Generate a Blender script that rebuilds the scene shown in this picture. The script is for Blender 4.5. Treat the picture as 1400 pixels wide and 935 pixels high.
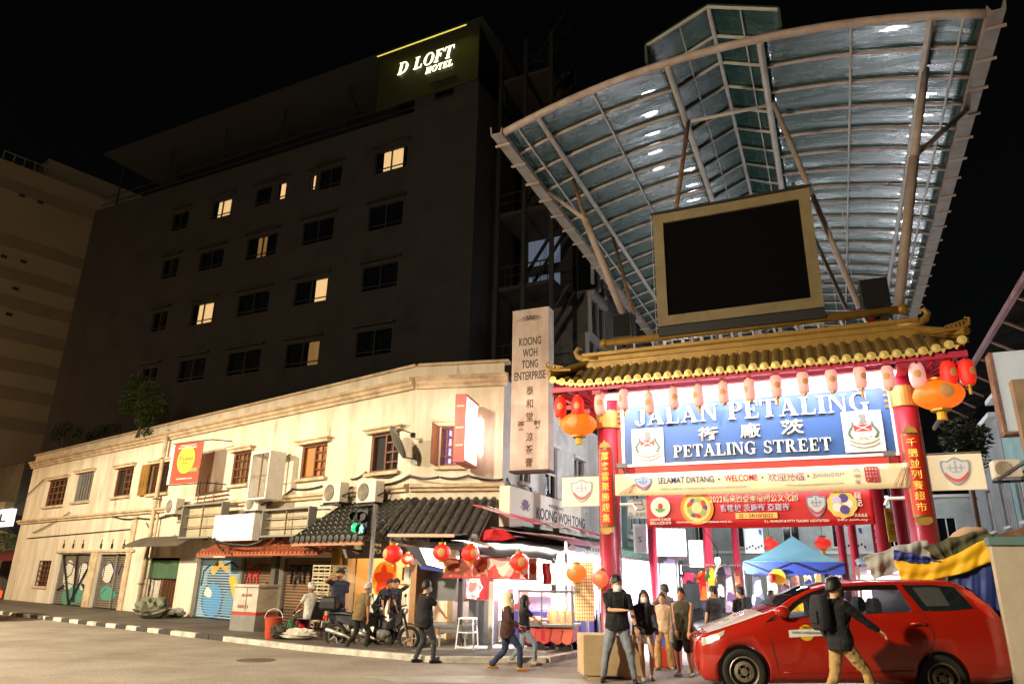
import bpy, bmesh, math, random
from mathutils import Vector, Matrix, Euler
R = math.radians
rnd = random.Random(7)
for o in list(bpy.data.objects): bpy.data.objects.remove(o)
SC = bpy.context.scene
COL = SC.collection
# ---------------------------------------------------------------- camera
CAMH, FPX, PITCH, ROLL = 1.6, 970.0, R(18.35), R(1.057)
cd = bpy.data.cameras.new("camera"); cam = bpy.data.objects.new("camera", cd); COL.objects.link(cam)
cd.sensor_width = 36.0; cd.lens = 36.0 * FPX / 1400.0; cd.clip_end = 2000
_fw = Vector((0, math.cos(PITCH), math.sin(PITCH))); _up = Vector((0, -math.sin(PITCH), math.cos(PITCH))); _rt = Vector((1, 0, 0))
RT = _rt * math.cos(ROLL) + _up * math.sin(ROLL); UP = -_rt * math.sin(ROLL) + _up * math.cos(ROLL); FW = _fw
m = Matrix(((RT.x, UP.x, -FW.x, 0), (RT.y, UP.y, -FW.y, 0), (RT.z, UP.z, -FW.z, CAMH), (0, 0, 0, 1)))
cam.matrix_world = m
SC.camera = cam
# ---------------------------------------------------------------- world, exposure
w = bpy.data.worlds.new("World"); SC.world = w; w.use_nodes = True
wn = w.node_tree.nodes; bg = wn["Background"]
sky = wn.new("ShaderNodeTexSky"); sky.sky_type = 'NISHITA'; sky.sun_disc = False
sky.sun_elevation = R(4); sky.sun_rotation = R(250); sky.altitude = 0
hs = wn.new("ShaderNodeHueSaturation"); hs.inputs['Saturation'].default_value = .35
w.node_tree.links.new(sky.outputs[0], hs.inputs['Color'])
w.node_tree.links.new(hs.outputs[0], bg.inputs[0]); bg.inputs[1].default_value = 0.0011
SC.view_settings.view_transform = 'Standard'
try: SC.view_settings.look = 'None'
except Exception: pass
SC.view_settings.exposure = 0.0; SC.view_settings.gamma = 1.0
SC.view_settings.use_curve_mapping = False
cy = SC.cycles
cy.use_denoising = True; cy.max_bounces = 6; cy.diffuse_bounces = 3; cy.glossy_bounces = 3
cy.transmission_bounces = 5; cy.transparent_max_bounces = 8; cy.sample_clamp_indirect = 4.0
cy.caustics_reflective = False; cy.caustics_refractive = False
try: cy.use_light_tree = True
except Exception: pass

def ray(px, py): return RT * ((px - 700) / FPX) - UP * ((py - 467.5) / FPX) + FW
EYE = Vector((0, 0, CAMH))
def ground(px, py, z=0.0):
    d = ray(px, py); return EYE + d * ((z - CAMH) / d.z)
class Frame:
    """a vertical-wall frame: local x runs right along the wall, y into it, z up"""
    def __init__(s, loc, rz):
        s.loc = Vector((loc[0], loc[1], 0)); s.rz = rz
        s.x = Vector((math.cos(rz), math.sin(rz), 0)); s.y = Vector((-math.sin(rz), math.cos(rz), 0))
    def at(s, px, py, off=0.0):
        d = ray(px, py); o = EYE - s.loc
        t = (off - o.dot(s.y)) / d.dot(s.y); p = o + d * t
        return Vector((p.dot(s.x), off, p.z))
    def atx(s, px, py, xx):
        d = ray(px, py); o = EYE - s.loc
        t = (xx - o.dot(s.x)) / d.dot(s.x); p = o + d * t
        return Vector((xx, p.dot(s.y), p.z))
    def loc_of(s, wp):
        o = Vector(wp) - s.loc; return Vector((o.dot(s.x), o.dot(s.y), wp[2]))
    def world(s, l): return s.loc + s.x * l[0] + s.y * l[1] + Vector((0, 0, l[2]))
def px_height(px, py, foot):
    """z at which the ray through a pixel passes above a ground point"""
    d = ray(px, py); f = Vector((foot[0], foot[1])); dh = Vector((d.x, d.y))
    t = f.dot(dh) / dh.dot(dh); return CAMH + d.z * t
# ---------------------------------------------------------------- materials
def lin(h):
    if isinstance(h, str):
        h = h.lstrip('#'); c = [int(h[i:i + 2], 16) / 255 for i in (0, 2, 4)]
        return tuple((x / 12.92 if x <= .04045 else ((x + .055) / 1.055) ** 2.4) for x in c) + (1,)
    return tuple(h[:3]) + (1,)
MATS = {}
def mat(name, col, rough=.6, metal=0., emit=None, es=0., grime=0., gscale=1.5, gcol=None, bump=0., bscale=20, alpha=None,
        trans=0., spec=.5, coat=0., stretch=(1, 1, 1), fleck=None):
    if name in MATS: return MATS[name]
    m = bpy.data.materials.new(name); m.use_nodes = True; MATS[name] = m
    nt = m.node_tree; N = nt.nodes; L = nt.links; b = N["Principled BSDF"]
    b.inputs['Base Color'].default_value = lin(col); b.inputs['Roughness'].default_value = rough
    b.inputs['Metallic'].default_value = metal; b.inputs['Specular IOR Level'].default_value = spec
    b.inputs['Coat Weight'].default_value = coat; b.inputs['Transmission Weight'].default_value = trans
    if alpha is not None: b.inputs['Alpha'].default_value = alpha
    if emit is not None:
        b.inputs['Emission Color'].default_value = lin(emit); b.inputs['Emission Strength'].default_value = es
    tc = N.new("ShaderNodeTexCoord"); mp = N.new("ShaderNodeMapping"); L.new(tc.outputs['Object'], mp.inputs[0])
    mp.inputs['Scale'].default_value = stretch
    if grime > 0:
        n1 = N.new("ShaderNodeTexNoise"); n1.inputs['Scale'].default_value = gscale; n1.inputs['Detail'].default_value = 9
        n1.inputs['Roughness'].default_value = .68; L.new(mp.outputs[0], n1.inputs['Vector'])
        cr = N.new("ShaderNodeValToRGB"); cr.color_ramp.elements[0].position = .36; cr.color_ramp.elements[1].position = .68
        L.new(n1.outputs[0], cr.inputs[0])
        mx = N.new("ShaderNodeMix"); mx.data_type = 'RGBA'
        g = lin(gcol) if gcol else tuple(x * .35 for x in lin(col)[:3]) + (1,)
        mu = N.new("ShaderNodeMath"); mu.operation = 'MULTIPLY'; mu.inputs[1].default_value = grime
        L.new(cr.outputs[0], mu.inputs[0]); L.new(mu.outputs[0], mx.inputs[0])
        mx.inputs[6].default_value = lin(col); mx.inputs[7].default_value = g
        L.new(mx.outputs[2], b.inputs['Base Color'])
        if emit is None and metal < .5:
            rr = N.new("ShaderNodeMapRange"); rr.inputs[3].default_value = max(.03, rough - .08); rr.inputs[4].default_value = min(1, rough + .15)
            L.new(n1.outputs[0], rr.inputs[0]); L.new(rr.outputs[0], b.inputs['Roughness'])
    if fleck:
        n3 = N.new("ShaderNodeTexNoise"); n3.inputs['Scale'].default_value = fleck[0]; n3.inputs['Detail'].default_value = 5; n3.inputs['Roughness'].default_value = .6
        L.new(mp.outputs[0], n3.inputs['Vector']); c3 = N.new("ShaderNodeValToRGB"); c3.color_ramp.elements[0].position = fleck[1]; c3.color_ramp.elements[1].position = fleck[2]
        L.new(n3.outputs[0], c3.inputs[0]); m3 = N.new("ShaderNodeMix"); m3.data_type = 'RGBA'; m3.blend_type = 'MULTIPLY'; L.new(c3.outputs[0], m3.inputs[0]); m3.inputs[7].default_value = lin(fleck[3])
        src = b.inputs['Base Color'].links[0].from_socket if b.inputs['Base Color'].links else None
        if src: L.new(src, m3.inputs[6])
        else: m3.inputs[6].default_value = lin(col)
        L.new(m3.outputs[2], b.inputs['Base Color'])
    if bump > 0:
        n2 = N.new("ShaderNodeTexNoise"); n2.inputs['Scale'].default_value = bscale; n2.inputs['Detail'].default_value = 6
        L.new(mp.outputs[0], n2.inputs['Vector'])
        bp = N.new("ShaderNodeBump"); bp.inputs['Strength'].default_value = bump; bp.inputs['Distance'].default_value = .02
        L.new(n2.outputs[0], bp.inputs['Height']); L.new(bp.outputs[0], b.inputs['Normal'])
    return m
def patterned(name, cols, scale=6, rough=.8, kind='VORONOI', emit=0.):
    """printed cloth / poster material: patches of several colours"""
    if name in MATS: return MATS[name]
    m = bpy.data.materials.new(name); m.use_nodes = True; MATS[name] = m
    nt = m.node_tree; N = nt.nodes; L = nt.links; b = N["Principled BSDF"]; b.inputs['Roughness'].default_value = rough
    tc = N.new("ShaderNodeTexCoord")
    nz = N.new("ShaderNodeTexNoise"); nz.inputs['Scale'].default_value = scale * .8; L.new(tc.outputs['Object'], nz.inputs['Vector'])
    mx = N.new("ShaderNodeMix"); mx.data_type = 'RGBA'; mx.inputs[0].default_value = .15
    L.new(tc.outputs['Object'], mx.inputs[6]); L.new(nz.outputs['Color'], mx.inputs[7])
    v = N.new("ShaderNodeTexVoronoi"); v.inputs['Scale'].default_value = scale; L.new(mx.outputs[2], v.inputs['Vector'])
    sp = N.new("ShaderNodeSeparateColor"); L.new(v.outputs['Color'], sp.inputs[0])
    cr = N.new("ShaderNodeValToRGB"); cr.color_ramp.interpolation = 'CONSTANT'
    e = cr.color_ramp.elements; e[0].color = lin(cols[0]); e[1].position = 1. / len(cols); e[1].color = lin(cols[1])
    for i, c in enumerate(cols[2:]):
        x = e.new((i + 2) / len(cols)); x.color = lin(c)
    L.new(sp.outputs[0], cr.inputs[0]); L.new(cr.outputs[0], b.inputs['Base Color'])
    if emit > 0:
        L.new(cr.outputs[0], b.inputs['Emission Color']); b.inputs['Emission Strength'].default_value = emit
    return m
# ---------------------------------------------------------------- mesh builder
class MB:
    def __init__(s): s.bm = bmesh.new(); s.sm = False
    def box(s, c, d, rot=None):
        v = []
        for sx in (-.5, .5):
            for sy in (-.5, .5):
                for sz in (-.5, .5):
                    p = Vector((d[0] * sx, d[1] * sy, d[2] * sz))
                    if rot is not None: p.rotate(rot)
                    v.append(s.bm.verts.new(p + Vector(c)))
        for f in ((0, 1, 3, 2), (4, 6, 7, 5), (0, 4, 5, 1), (2, 3, 7, 6), (0, 2, 6, 4), (1, 5, 7, 3)): s.bm.faces.new([v[i] for i in f])
        return s
    def b2(s, x0, y0, z0, x1, y1, z1):
        return s.box(((x0 + x1) / 2, (y0 + y1) / 2, (z0 + z1) / 2), (abs(x1 - x0), abs(y1 - y0), abs(z1 - z0)))
    def quad(s, *ps):
        s.bm.faces.new([s.bm.verts.new(Vector(p)) for p in ps]); return s
    def prism(s, poly, y0, y1):
        """polygon in local x,z extruded from y0 to y1"""
        a = [s.bm.verts.new((p[0], y0, p[1])) for p in poly]; b = [s.bm.verts.new((p[0], y1, p[1])) for p in poly]
        n = len(poly)
        try: s.bm.faces.new(a); s.bm.faces.new(list(reversed(b)))
        except ValueError: pass
        for i in range(n): s.bm.faces.new((a[i], b[i], b[(i + 1) % n], a[(i + 1) % n]))
        return s
    def prismx(s, poly, x0, x1):
        """polygon in local y,z extruded along x"""
        a = [s.bm.verts.new((x0, p[0], p[1])) for p in poly]; b = [s.bm.verts.new((x1, p[0], p[1])) for p in poly]
        n = len(poly); s.bm.faces.new(a); s.bm.faces.new(list(reversed(b)))
        for i in range(n): s.bm.faces.new((a[i], b[i], b[(i + 1) % n], a[(i + 1) % n]))
        return s
    def prismz(s, poly, z0, z1):
        a = [s.bm.verts.new((p[0], p[1], z0)) for p in poly]; b = [s.bm.verts.new((p[0], p[1], z1)) for p in poly]
        n = len(poly); s.bm.faces.new(a); s.bm.faces.new(list(reversed(b)))
        for i in range(n): s.bm.faces.new((a[i], b[i], b[(i + 1) % n], a[(i + 1) % n]))
        return s
    def rings(s, rs, cap=True, close=False):
        V = [[s.bm.verts.new(p) for p in r] for r in rs]; n = len(V[0])
        for i in range(len(V) - 1 + (1 if close else 0)):
            A, B = V[i], V[(i + 1) % len(V)]
            for j in range(n): s.bm.faces.new((A[j], A[(j + 1) % n], B[(j + 1) % n], B[j]))
        if cap and not close:
            s.bm.faces.new(list(reversed(V[0]))); s.bm.faces.new(V[-1])
        return s
    def tube(s, pts, r, n=8, cap=True, round_=False):
        pts = [Vector(p) for p in pts]
        rr = r if isinstance(r, (list, tuple)) else [r] * len(pts)
        rr = list(rr)
        if round_:
            d0 = (pts[0] - pts[1]).normalized(); d1 = (pts[-1] - pts[-2]).normalized()
            pre = [(pts[0] + d0 * rr[0] * k, rr[0] * math.sqrt(max(.02, 1 - k * k))) for k in (.97, .8, .45)]
            post = [(pts[-1] + d1 * rr[-1] * k, rr[-1] * math.sqrt(max(.02, 1 - k * k))) for k in (.45, .8, .97)]
            pts = [p for p, _ in pre] + pts + [p for p, _ in post]; rr = [q for _, q in pre] + rr + [q for _, q in post]
        rs = []; u = None
        for i, p in enumerate(pts):
            a = pts[max(0, i - 1)]; b = pts[min(len(pts) - 1, i + 1)]; t = (b - a)
            if t.length < 1e-9: t = Vector((0, 0, 1))
            t.normalize()
            if u is None:
                u = t.orthogonal()
            u = (u - t * u.dot(t))
            if u.length < 1e-6: u = t.orthogonal()
            u.normalize(); v = t.cross(u)
            rs.append([p + (u * math.cos(2 * math.pi * k / n) + v * math.sin(2 * math.pi * k / n)) * rr[i] for k in range(n)])
        return s.rings(rs, cap)
    def bar(s, a, b, w, h=None):
        a, b = Vector(a), Vector(b); h = h or w; t = (b - a).normalized()
        u = Vector((0, 0, 1)).cross(t)
        if u.length < 1e-4: u = Vector((1, 0, 0))
        u.normalize(); v = t.cross(u)
        return s.rings([[p + u * (w / 2 * i) + v * (h / 2 * j) for i, j in ((-1, -1), (1, -1), (1, 1), (-1, 1))] for p in (a, b)])
    def lathe(s, prof, c=(0, 0, 0), n=16, axis='z', lobes=0, depth=0):
        rs = []
        for r, z in prof:
            ring = []
            for k in range(n):
                a = 2 * math.pi * k / n; q = r * (1 + depth * abs(math.sin(lobes * a / 2)) - depth) if lobes else r
                x, y = q * math.cos(a), q * math.sin(a)
                p = {'z': (x, y, z), 'y': (x, -z, y), 'x': (z, x, y)}[axis]
                ring.append(Vector(p) + Vector(c))
            rs.append(ring)
        return s.rings(rs)
    def ell(s, c, r, n=12, m=8, rot=None):
        c = Vector(c); rs = []
        for i in range(m + 1):
            t = math.pi * (i + .02) / (m + .04) ; q = math.sin(t); z = -math.cos(t)
            ring = []
            for k in range(n):
                a = 2 * math.pi * k / n; p = Vector((r[0] * q * math.cos(a), r[1] * q * math.sin(a), r[2] * z))
                if rot is not None: p.rotate(rot)
                ring.append(c + p)
            rs.append(ring)
        return s.rings(rs)
    def torus(s, c, Rr, r, axis='y', n=24, k=8, a0=0., a1=2 * math.pi):
        full = abs(a1 - a0 - 2 * math.pi) < 1e-6; rs = []
        for i in range(n if full else n + 1):
            a = a0 + (a1 - a0) * i / n; ring = []
            for j in range(k):
                b = 2 * math.pi * j / k; q = Rr + r * math.cos(b); h = r * math.sin(b)
                p = {'y': (q * math.cos(a), h, q * math.sin(a)), 'z': (q * math.cos(a), q * math.sin(a), h), 'x': (h, q * math.cos(a), q * math.sin(a))}[axis]
                ring.append(Vector(p) + Vector(c))
            rs.append(ring)
        return s.rings(rs, cap=not full, close=full)
    def sheet(s, fn, nu, nv):
        V = [[s.bm.verts.new(fn(i / nu, j / nv)) for j in range(nv + 1)] for i in range(nu + 1)]
        for i in range(nu):
            for j in range(nv): s.bm.faces.new((V[i][j], V[i + 1][j], V[i + 1][j + 1], V[i][j + 1]))
        return s
    def build(s, name, m, parent=None, smooth=False, loc=None, rz=None, bevel=0., solid=0., fix=True):
        if fix: bmesh.ops.recalc_face_normals(s.bm, faces=s.bm.faces)
        me = bpy.data.meshes.new(name); s.bm.to_mesh(me); s.bm.free()
        if smooth:
            for p in me.polygons: p.use_smooth = True
        if m is not None: me.materials.append(m)
        o = bpy.data.objects.new(name, me); COL.objects.link(o)
        if parent is not None: o.parent = parent
        if loc is not None: o.location = loc
        if rz is not None: o.rotation_euler = (0, 0, rz)
        if solid:
            q = o.modifiers.new("s", 'SOLIDIFY'); q.thickness = solid; q.offset = 0
        if bevel:
            q = o.modifiers.new("b", 'BEVEL'); q.width = bevel; q.segments = 2; q.limit_method = 'ANGLE'; q.angle_limit = R(35)
        return o
def build_each(mb, name, m, parent=None):
    """every loose piece of the builder becomes an object of its own"""
    bm = mb.bm; bm.verts.index_update(); seen = set(); out = []
    for v0_ in list(bm.verts):
        if v0_ in seen: continue
        st_ = [v0_]; comp = []; seen.add(v0_)
        while st_:
            v = st_.pop(); comp.append(v)
            for e in v.link_edges:
                w_ = e.other_vert(v)
                if w_ not in seen: seen.add(w_); st_.append(w_)
        q = MB(); mp = {v: q.bm.verts.new(v.co) for v in comp}
        for f in {f for v in comp for f in v.link_faces}: q.bm.faces.new([mp[v] for v in f.verts])
        out.append(q.build(name, m, parent))
    bm.free(); return out
def tag(o, label, cat=None, group=None, kind=None):
    if label: o["label"] = label
    if cat: o["category"] = cat
    if group: o["group"] = group
    if kind: o["kind"] = kind
    return o
def thing(name, label, cat, loc=(0, 0, 0), rz=0., group=None, frame=None):
    o = bpy.data.objects.new(name, None); COL.objects.link(o); o.empty_display_size = .2
    if frame is not None: loc = (frame.loc.x, frame.loc.y, 0) if loc == (0, 0, 0) else frame.world(loc); rz = frame.rz + rz
    o.location = loc; o.rotation_euler = (0, 0, rz)
    return tag(o, label, cat, group)
def copy_tree(o, parent=None):
    c = o.copy(); COL.objects.link(c); c.parent = parent
    for ch in list(o.children): copy_tree(ch, c)
    return c
# lettering: text is turned into a mesh fitted into a rectangle (x0,z0,x1,z1) of its parent's wall plane, facing -y
TEXTS = []
def text(parent, s, x0, z0, x1, z1, y, m, bold=0., ext=.006, shear=0., name='lettering', rot=0., flip=False, turn=None):
    cu = bpy.data.curves.new(name, 'FONT'); cu.body = s; cu.size = 1; cu.offset = bold; cu.shear = shear; cu.resolution_u = 3
    cu.align_x = 'CENTER'
    o = bpy.data.objects.new(name, cu); COL.objects.link(o)
    TEXTS.append((o, parent, (x0, z0, x1, z1), y, m, ext, name, rot, turn)); return o
def finish_texts():
    bpy.context.view_layer.update(); dg = bpy.context.evaluated_depsgraph_get()
    for o, parent, (x0, z0, x1, z1), y, m, ext, name, rot, turn in TEXTS:
        me = bpy.data.meshes.new_from_object(o.evaluated_get(dg))
        me.materials.clear(); me.materials.append(m)
        vs = [v.co.copy() for v in me.vertices]
        if not vs: bpy.data.objects.remove(o); continue
        ax, bx = min(v.x for v in vs), max(v.x for v in vs); ay, by = min(v.y for v in vs), max(v.y for v in vs)
        cx, cz = (x0 + x1) / 2, (z0 + z1) / 2; ca, sa = math.cos(rot), math.sin(rot)
        for v, c in zip(me.vertices, vs):
            X = (c.x - ax) / max(1e-6, bx - ax) * (x1 - x0) + x0 - cx; Z = (c.y - ay) / max(1e-6, by - ay) * (z1 - z0) + z0 - cz
            v.co = (cx + X * ca - Z * sa, y, cz + X * sa + Z * ca)
        bm = bmesh.new(); bm.from_mesh(me)
        r = bmesh.ops.extrude_face_region(bm, geom=list(bm.faces))
        for e in r['geom']:
            if isinstance(e, bmesh.types.BMVert): e.co.y -= ext
        bmesh.ops.recalc_face_normals(bm, faces=bm.faces); bm.to_mesh(me); bm.free()
        q = bpy.data.objects.new(name, me); COL.objects.link(q); q.parent = parent
        if turn is not None: q.matrix_local = turn
        bpy.data.objects.remove(o)
    TEXTS.clear()
APPLY = []
def finish_mods():
    bpy.context.view_layer.update(); dg = bpy.context.evaluated_depsgraph_get(); out = []
    for o in list(COL.objects):
        if o.type == 'MESH' and o.modifiers: out.append((o, bpy.data.meshes.new_from_object(o.evaluated_get(dg))))
    for o, me in out:
        o.modifiers.clear(); o.data = me

# frames of the place
F = Frame((-14.59, 29.55), R(-39.2))          # long cream facade along the side road
_a = ground(570, 503, 7.35); _b = ground(690, 497, 7.35)
C = Frame((_a.x, _a.y), math.atan2(_b.y - _a.y, _b.x - _a.x)); CW = (_b - _a).length   # its angled corner bay
S = Frame((0, 0), R(-24))                     # market street: x across, y along
_h = ray(640, 490); HF = Frame((_h.x / _h.y * 28.5, 28.5), R(-26.5))                    # hotel wall
VG, VC, ZC = 16.44, 15.12, 13.18              # gate plane, front of canopy, canopy eaves
CORN = S.loc_of(_b)                           # shophouse corner in street frame
# ---------------------------------------------------------------- materials used all over
M = dict(
 cream=mat('cream_plaster', 'd4c9b4', .85, grime=.6, gscale=1.3, gcol='8a7658', bump=.3, bscale=9, stretch=(1, 1, .22), fleck=(1.7, .63, .72, 'a08c6e')),
 creamtrim=mat('cream_trim', 'c8b292', .85, grime=.65, gscale=2.2, gcol='6d563c', bump=.2),
 asphalt=mat('asphalt', '968d80', .8, grime=.85, gscale=.55, gcol='6e6456', bump=.5, bscale=45, fleck=(26, .42, .8, '9a9288')),
 paving=mat('pavement_concrete', '5e564c', .62, grime=.75, gscale=.8, gcol='2a2622', bump=.4, bscale=30),
 streetpave=mat('market_paving', '9a948c', .6, grime=.5, gscale=1., gcol='57524d', bump=.3, bscale=25),
 kblack=mat('kerb_black', '1c1a18', .7, grime=.5, gcol='55504a', gscale=5), kwhite=mat('kerb_white', 'c9c3b4', .7, grime=.7, gcol='5d564c', gscale=4),
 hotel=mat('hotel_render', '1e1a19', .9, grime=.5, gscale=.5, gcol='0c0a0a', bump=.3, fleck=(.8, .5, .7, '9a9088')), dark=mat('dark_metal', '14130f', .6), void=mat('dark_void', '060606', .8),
 tower=mat('tower_render', '756b57', .9, grime=.4, gscale=.3, gcol='6b5c46'), towerband=mat('tower_band', '665a4a', .9, grime=.3, gscale=.5),
 brown=mat('brown_wood', '6b3c1c', .6, grime=.5, gscale=4, gcol='2c170b'), shutter=mat('shutter_steel', '6e6658', .55, grime=.8, gscale=1.5, gcol='4e4436', bump=.1),
 shutterbrown=mat('shutter_brown', '705338', .6, grime=.6, gscale=1.2, gcol='3c2a1c'),
 tiledark=mat('dark_glazed_tile', '1c1e1a', .35, grime=.5, gscale=3, gcol='4a463c'), terra=mat('terracotta_tile', 'a0522f', .8, grime=.6, gscale=3, gcol='4c2a1c'),
 redtile=mat('red_roof_tile', '4a1c14', .8, grime=.4), glassdark=mat('dark_glass', '0a0c10', .08), glassgrey=mat('grey_glass', '4a4e50', .15),
 grey=mat('grey_metal', '7d7a74', .5, grime=.4, gscale=3), white=mat('white_paint', 'dedad2', .6, grime=.35, gscale=3, gcol='8c8578'),
 black=mat('black_plastic', '0b0b0c', .45), rust=mat('rusty_steel', '8a6a52', .7, grime=.8, gscale=6, gcol='3c1e10'),
 steel=mat('galvanised', 'a9a49a', .4, metal=.6, grime=.3), red=mat('gate_red', '8c1826', .4, grime=.2, gscale=2, coat=.2), gold=mat('gold_paint', '93702c', .45, metal=.3, grime=.35, gscale=4, gcol='6a4712'),
 green=mat('green_canvas', '3c5a3c', .8, grime=.5), lit_warm=mat('warm_lit', 'ffd9a0', .6, emit='ffc987', es=1.0, grime=.0))
def fr(f, r, off=0.):
    x0, y0, x1, y1 = r; mx, my = (x0 + x1) / 2, (y0 + y1) / 2
    return f.at(x0, my, off).x, f.at(mx, y1, off).z, f.at(x1, my, off).x, f.at(mx, y0, off).z     # x0,z0,x1,z1
# ---------------------------------------------------------------- ground
g = MB(); g.sheet(lambda u, v: Vector((-300 + 600 * u, -120 + 520 * v, 0)), 12, 12)
tag(g.build('road', M['asphalt']), 'asphalt road surface under the whole street corner', kind='structure')
# pavement along the long facade, rounding the corner; painted kerb blocks along its edge
kl = ground(-140, 822); k1 = ground(330, 878); k2 = ground(420, 889); k3 = ground(600, 905); k4 = ground(690, 897); k5 = ground(745, 905); k6 = ground(822, 892)
sideA = S.world((CORN.x + 1.7, CORN.y + .3, 0)); sideB = S.world((CORN.x + 1.7, 60, 0)); sideC = S.world((CORN.x - 1, 60, 0))
farL = F.world((-24, 1, 0))
edge = [kl, k1, k2, k3, k5, k6 + Vector((0.15, .6, 0))]
poly = [(p.x, p.y) for p in edge] + [(sideB.x, sideB.y), (sideC.x, sideC.y), (F.world((14, 5, 0)).x, F.world((14, 5, 0)).y), (farL.x, farL.y)]
tag(MB().prismz(poly, -.1, .10).build('pavement', M['paving']), 'wet concrete pavement along the shophouses', kind='structure')
mk = MB()
for lo, hi, w2 in ((ground(700, 925), ground(800, 905), .5),):
    pass
# market street paving, lighter slabs behind the gate
sp = [S.world((CORN.x + 1.7, 15.6, 0)), S.world((5.6, 15.6, 0)), S.world((5.6, 80, 0)), S.world((CORN.x + 1.7, 80, 0))]
tag(MB().prismz([(p.x, p.y) for p in sp], -.1, .004).build('market_street', M['streetpave']), 'pale paved market street behind the gate', kind='structure')
# kerb stones, painted black and white in turn
L0 = k1 - kl; nb = int(L0.length / .62); dirk = L0.normalized(); perp = Vector((-dirk.y, dirk.x, 0))
kb = MB(); kw = MB()
for i in range(nb):
    a = kl + dirk * (i * L0.length / nb + .01); b = kl + dirk * ((i + 1) * L0.length / nb - .01)
    t = kw if i % 2 else kb
    q = [a - perp * .13, b - perp * .13, b + perp * .03, a + perp * .03]
    if i > nb - 5: t = kb if i % 3 else kw
    t.prismz([(p.x, p.y) for p in q], -.05, .105 + rnd.uniform(0, .008))
tag(kb.build('kerb', M['kblack'], bevel=.012), 'black painted kerb blocks', kind='structure')
tag(kw.build('kerb', M['kwhite'], bevel=.012), 'white painted kerb blocks', kind='structure')
kk = MB()
pts = [k1, k2, k3, k5, k6 + Vector((.15, .6, 0)), S.world((CORN.x + 1.7 + .02, 17.2, 0))]
for a, b in zip(pts[:-1], pts[1:]):
    d = (b - a); d.normalize(); p2 = Vector((-d.y, d.x, 0))
    kk.prismz([(p.x, p.y) for p in (a - p2 * .13, b - p2 * .13 , b + p2 * .05, a + p2 * .05)], -.05, .107 + rnd.uniform(0, .006))
tag(kk.build('kerb', M['kwhite'], bevel=.015), 'worn pale kerb round the corner', kind='structure')
# road patches and manhole covers
for (px, py, r1) in ((350, 902, .36),):
    c = ground(px, py); mh = MB().lathe([(.001, 0), (r1, 0), (r1, .006), (.001, .006)], (c.x, c.y, .0), 20)
    tag(mh.build('manhole_cover', mat('iron', '5c5040', .6, metal=.2, grime=.5)), {455: 'dark iron manhole cover on the road before the motorcycles', 350: 'dark iron manhole cover on the road left of the red buckets', 860: 'dark iron manhole cover at the feet of the man in jeans'}[px], 'manhole cover')
pm = ground(690, 930)
pch = MB(); n = 14; pch.prismz([(pm.x + 2.2 * math.cos(6.28 * k / n) * (1 + .2 * math.sin(k * 2.3)), pm.y + .5 * math.sin(6.28 * k / n) * (1 + .2 * math.sin(k * 1.7))) for k in range(n)], -.02, .004)
tag(pch.build('road', M['streetpave']), 'paler repaired patch of road', kind='structure')

# ---------------------------------------------------------------- shophouse
SH = thing('corner_shophouse', 'long cream two storey corner shophouse with parapet and wooden windows', 'building', frame=F)
REL_C = (Matrix.Translation(F.loc) @ Matrix.Rotation(F.rz, 4, 'Z')).inverted() @ (Matrix.Translation(C.loc) @ Matrix.Rotation(C.rz, 4, 'Z'))
REL_S = (Matrix.Translation(F.loc) @ Matrix.Rotation(F.rz, 4, 'Z')).inverted() @ Matrix.Rotation(S.rz, 4, 'Z')
XL, XR, ZB, ZT = -14.26, 15.27, 3.75, 7.4
def wall_holes(mb, x0, x1, z0, z1, holes, depth, y=0.):
    xs = sorted(set([x0, x1] + [h[0] for h in holes] + [h[2] for h in holes])); zs = sorted(set([z0, z1] + [h[1] for h in holes] + [h[3] for h in holes]))
    for a, b in zip(xs[:-1], xs[1:]):
        for c, d in zip(zs[:-1], zs[1:]):
            mx, mz = (a + b) / 2, (c + d) / 2
            if a < x0 - 1e-6 or b > x1 + 1e-6: continue
            if any(h[0] < mx < h[2] and h[1] < mz < h[3] for h in holes): continue
            mb.quad((a, y, c), (b, y, c), (b, y, d), (a, y, d))
    for h in holes:
        a, c, b, d = h; e = y + depth
        mb.quad((a, y, c), (a, e, c), (a, e, d), (a, y, d)); mb.quad((b, y, c), (b, y, d), (b, e, d), (b, e, c))
        mb.quad((a, y, d), (a, e, d), (b, e, d), (b, y, d)); mb.quad((a, y, c), (b, y, c), (b, e, c), (a, e, c))
    return mb
fw = {k: fr(F, r) for k, r in dict(a=(65, 656, 89, 691), b=(104, 647, 125, 685), c=(158, 640, 180, 678), d=(207, 634, 232, 674), e=(318, 618, 341, 662), f=(412, 607, 446, 653), g=(507, 592, 545, 645)).items()}
cw = fr(C, (602, 583, 633, 637))
gf = {k: fr(F, r) for k, r in dict(sw=(50, 766, 67, 801), s1=(74, 757, 119, 829), s2=(128, 757, 173, 834), dr=(192, 762, 240, 840), s3=(264, 762, 372, 850), s4=(379, 762, 451, 864), shop=(472, 745, 560, 875)).items()}
gfh = {k: (h[0], .1, h[2], h[3]) for k, h in gf.items() if k != 'sw'}; gfh['sw'] = gf['sw']
wb = MB(); wall_holes(wb, XL, XR, 0, ZT, list(fw.values()) + list(gfh.values()), .3)
wb.quad((XL, 0, 0), (XL, 9, 0), (XL, 9, ZT), (XL, 0, ZT))
wb.build('wall', M['cream'], SH, fix=False)
cb = MB(); wall_holes(cb, 0, CW, 0, ZT, [cw], .25); o = cb.build('wall', M['cream'], SH, fix=False); o.matrix_local = REL_C
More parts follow.
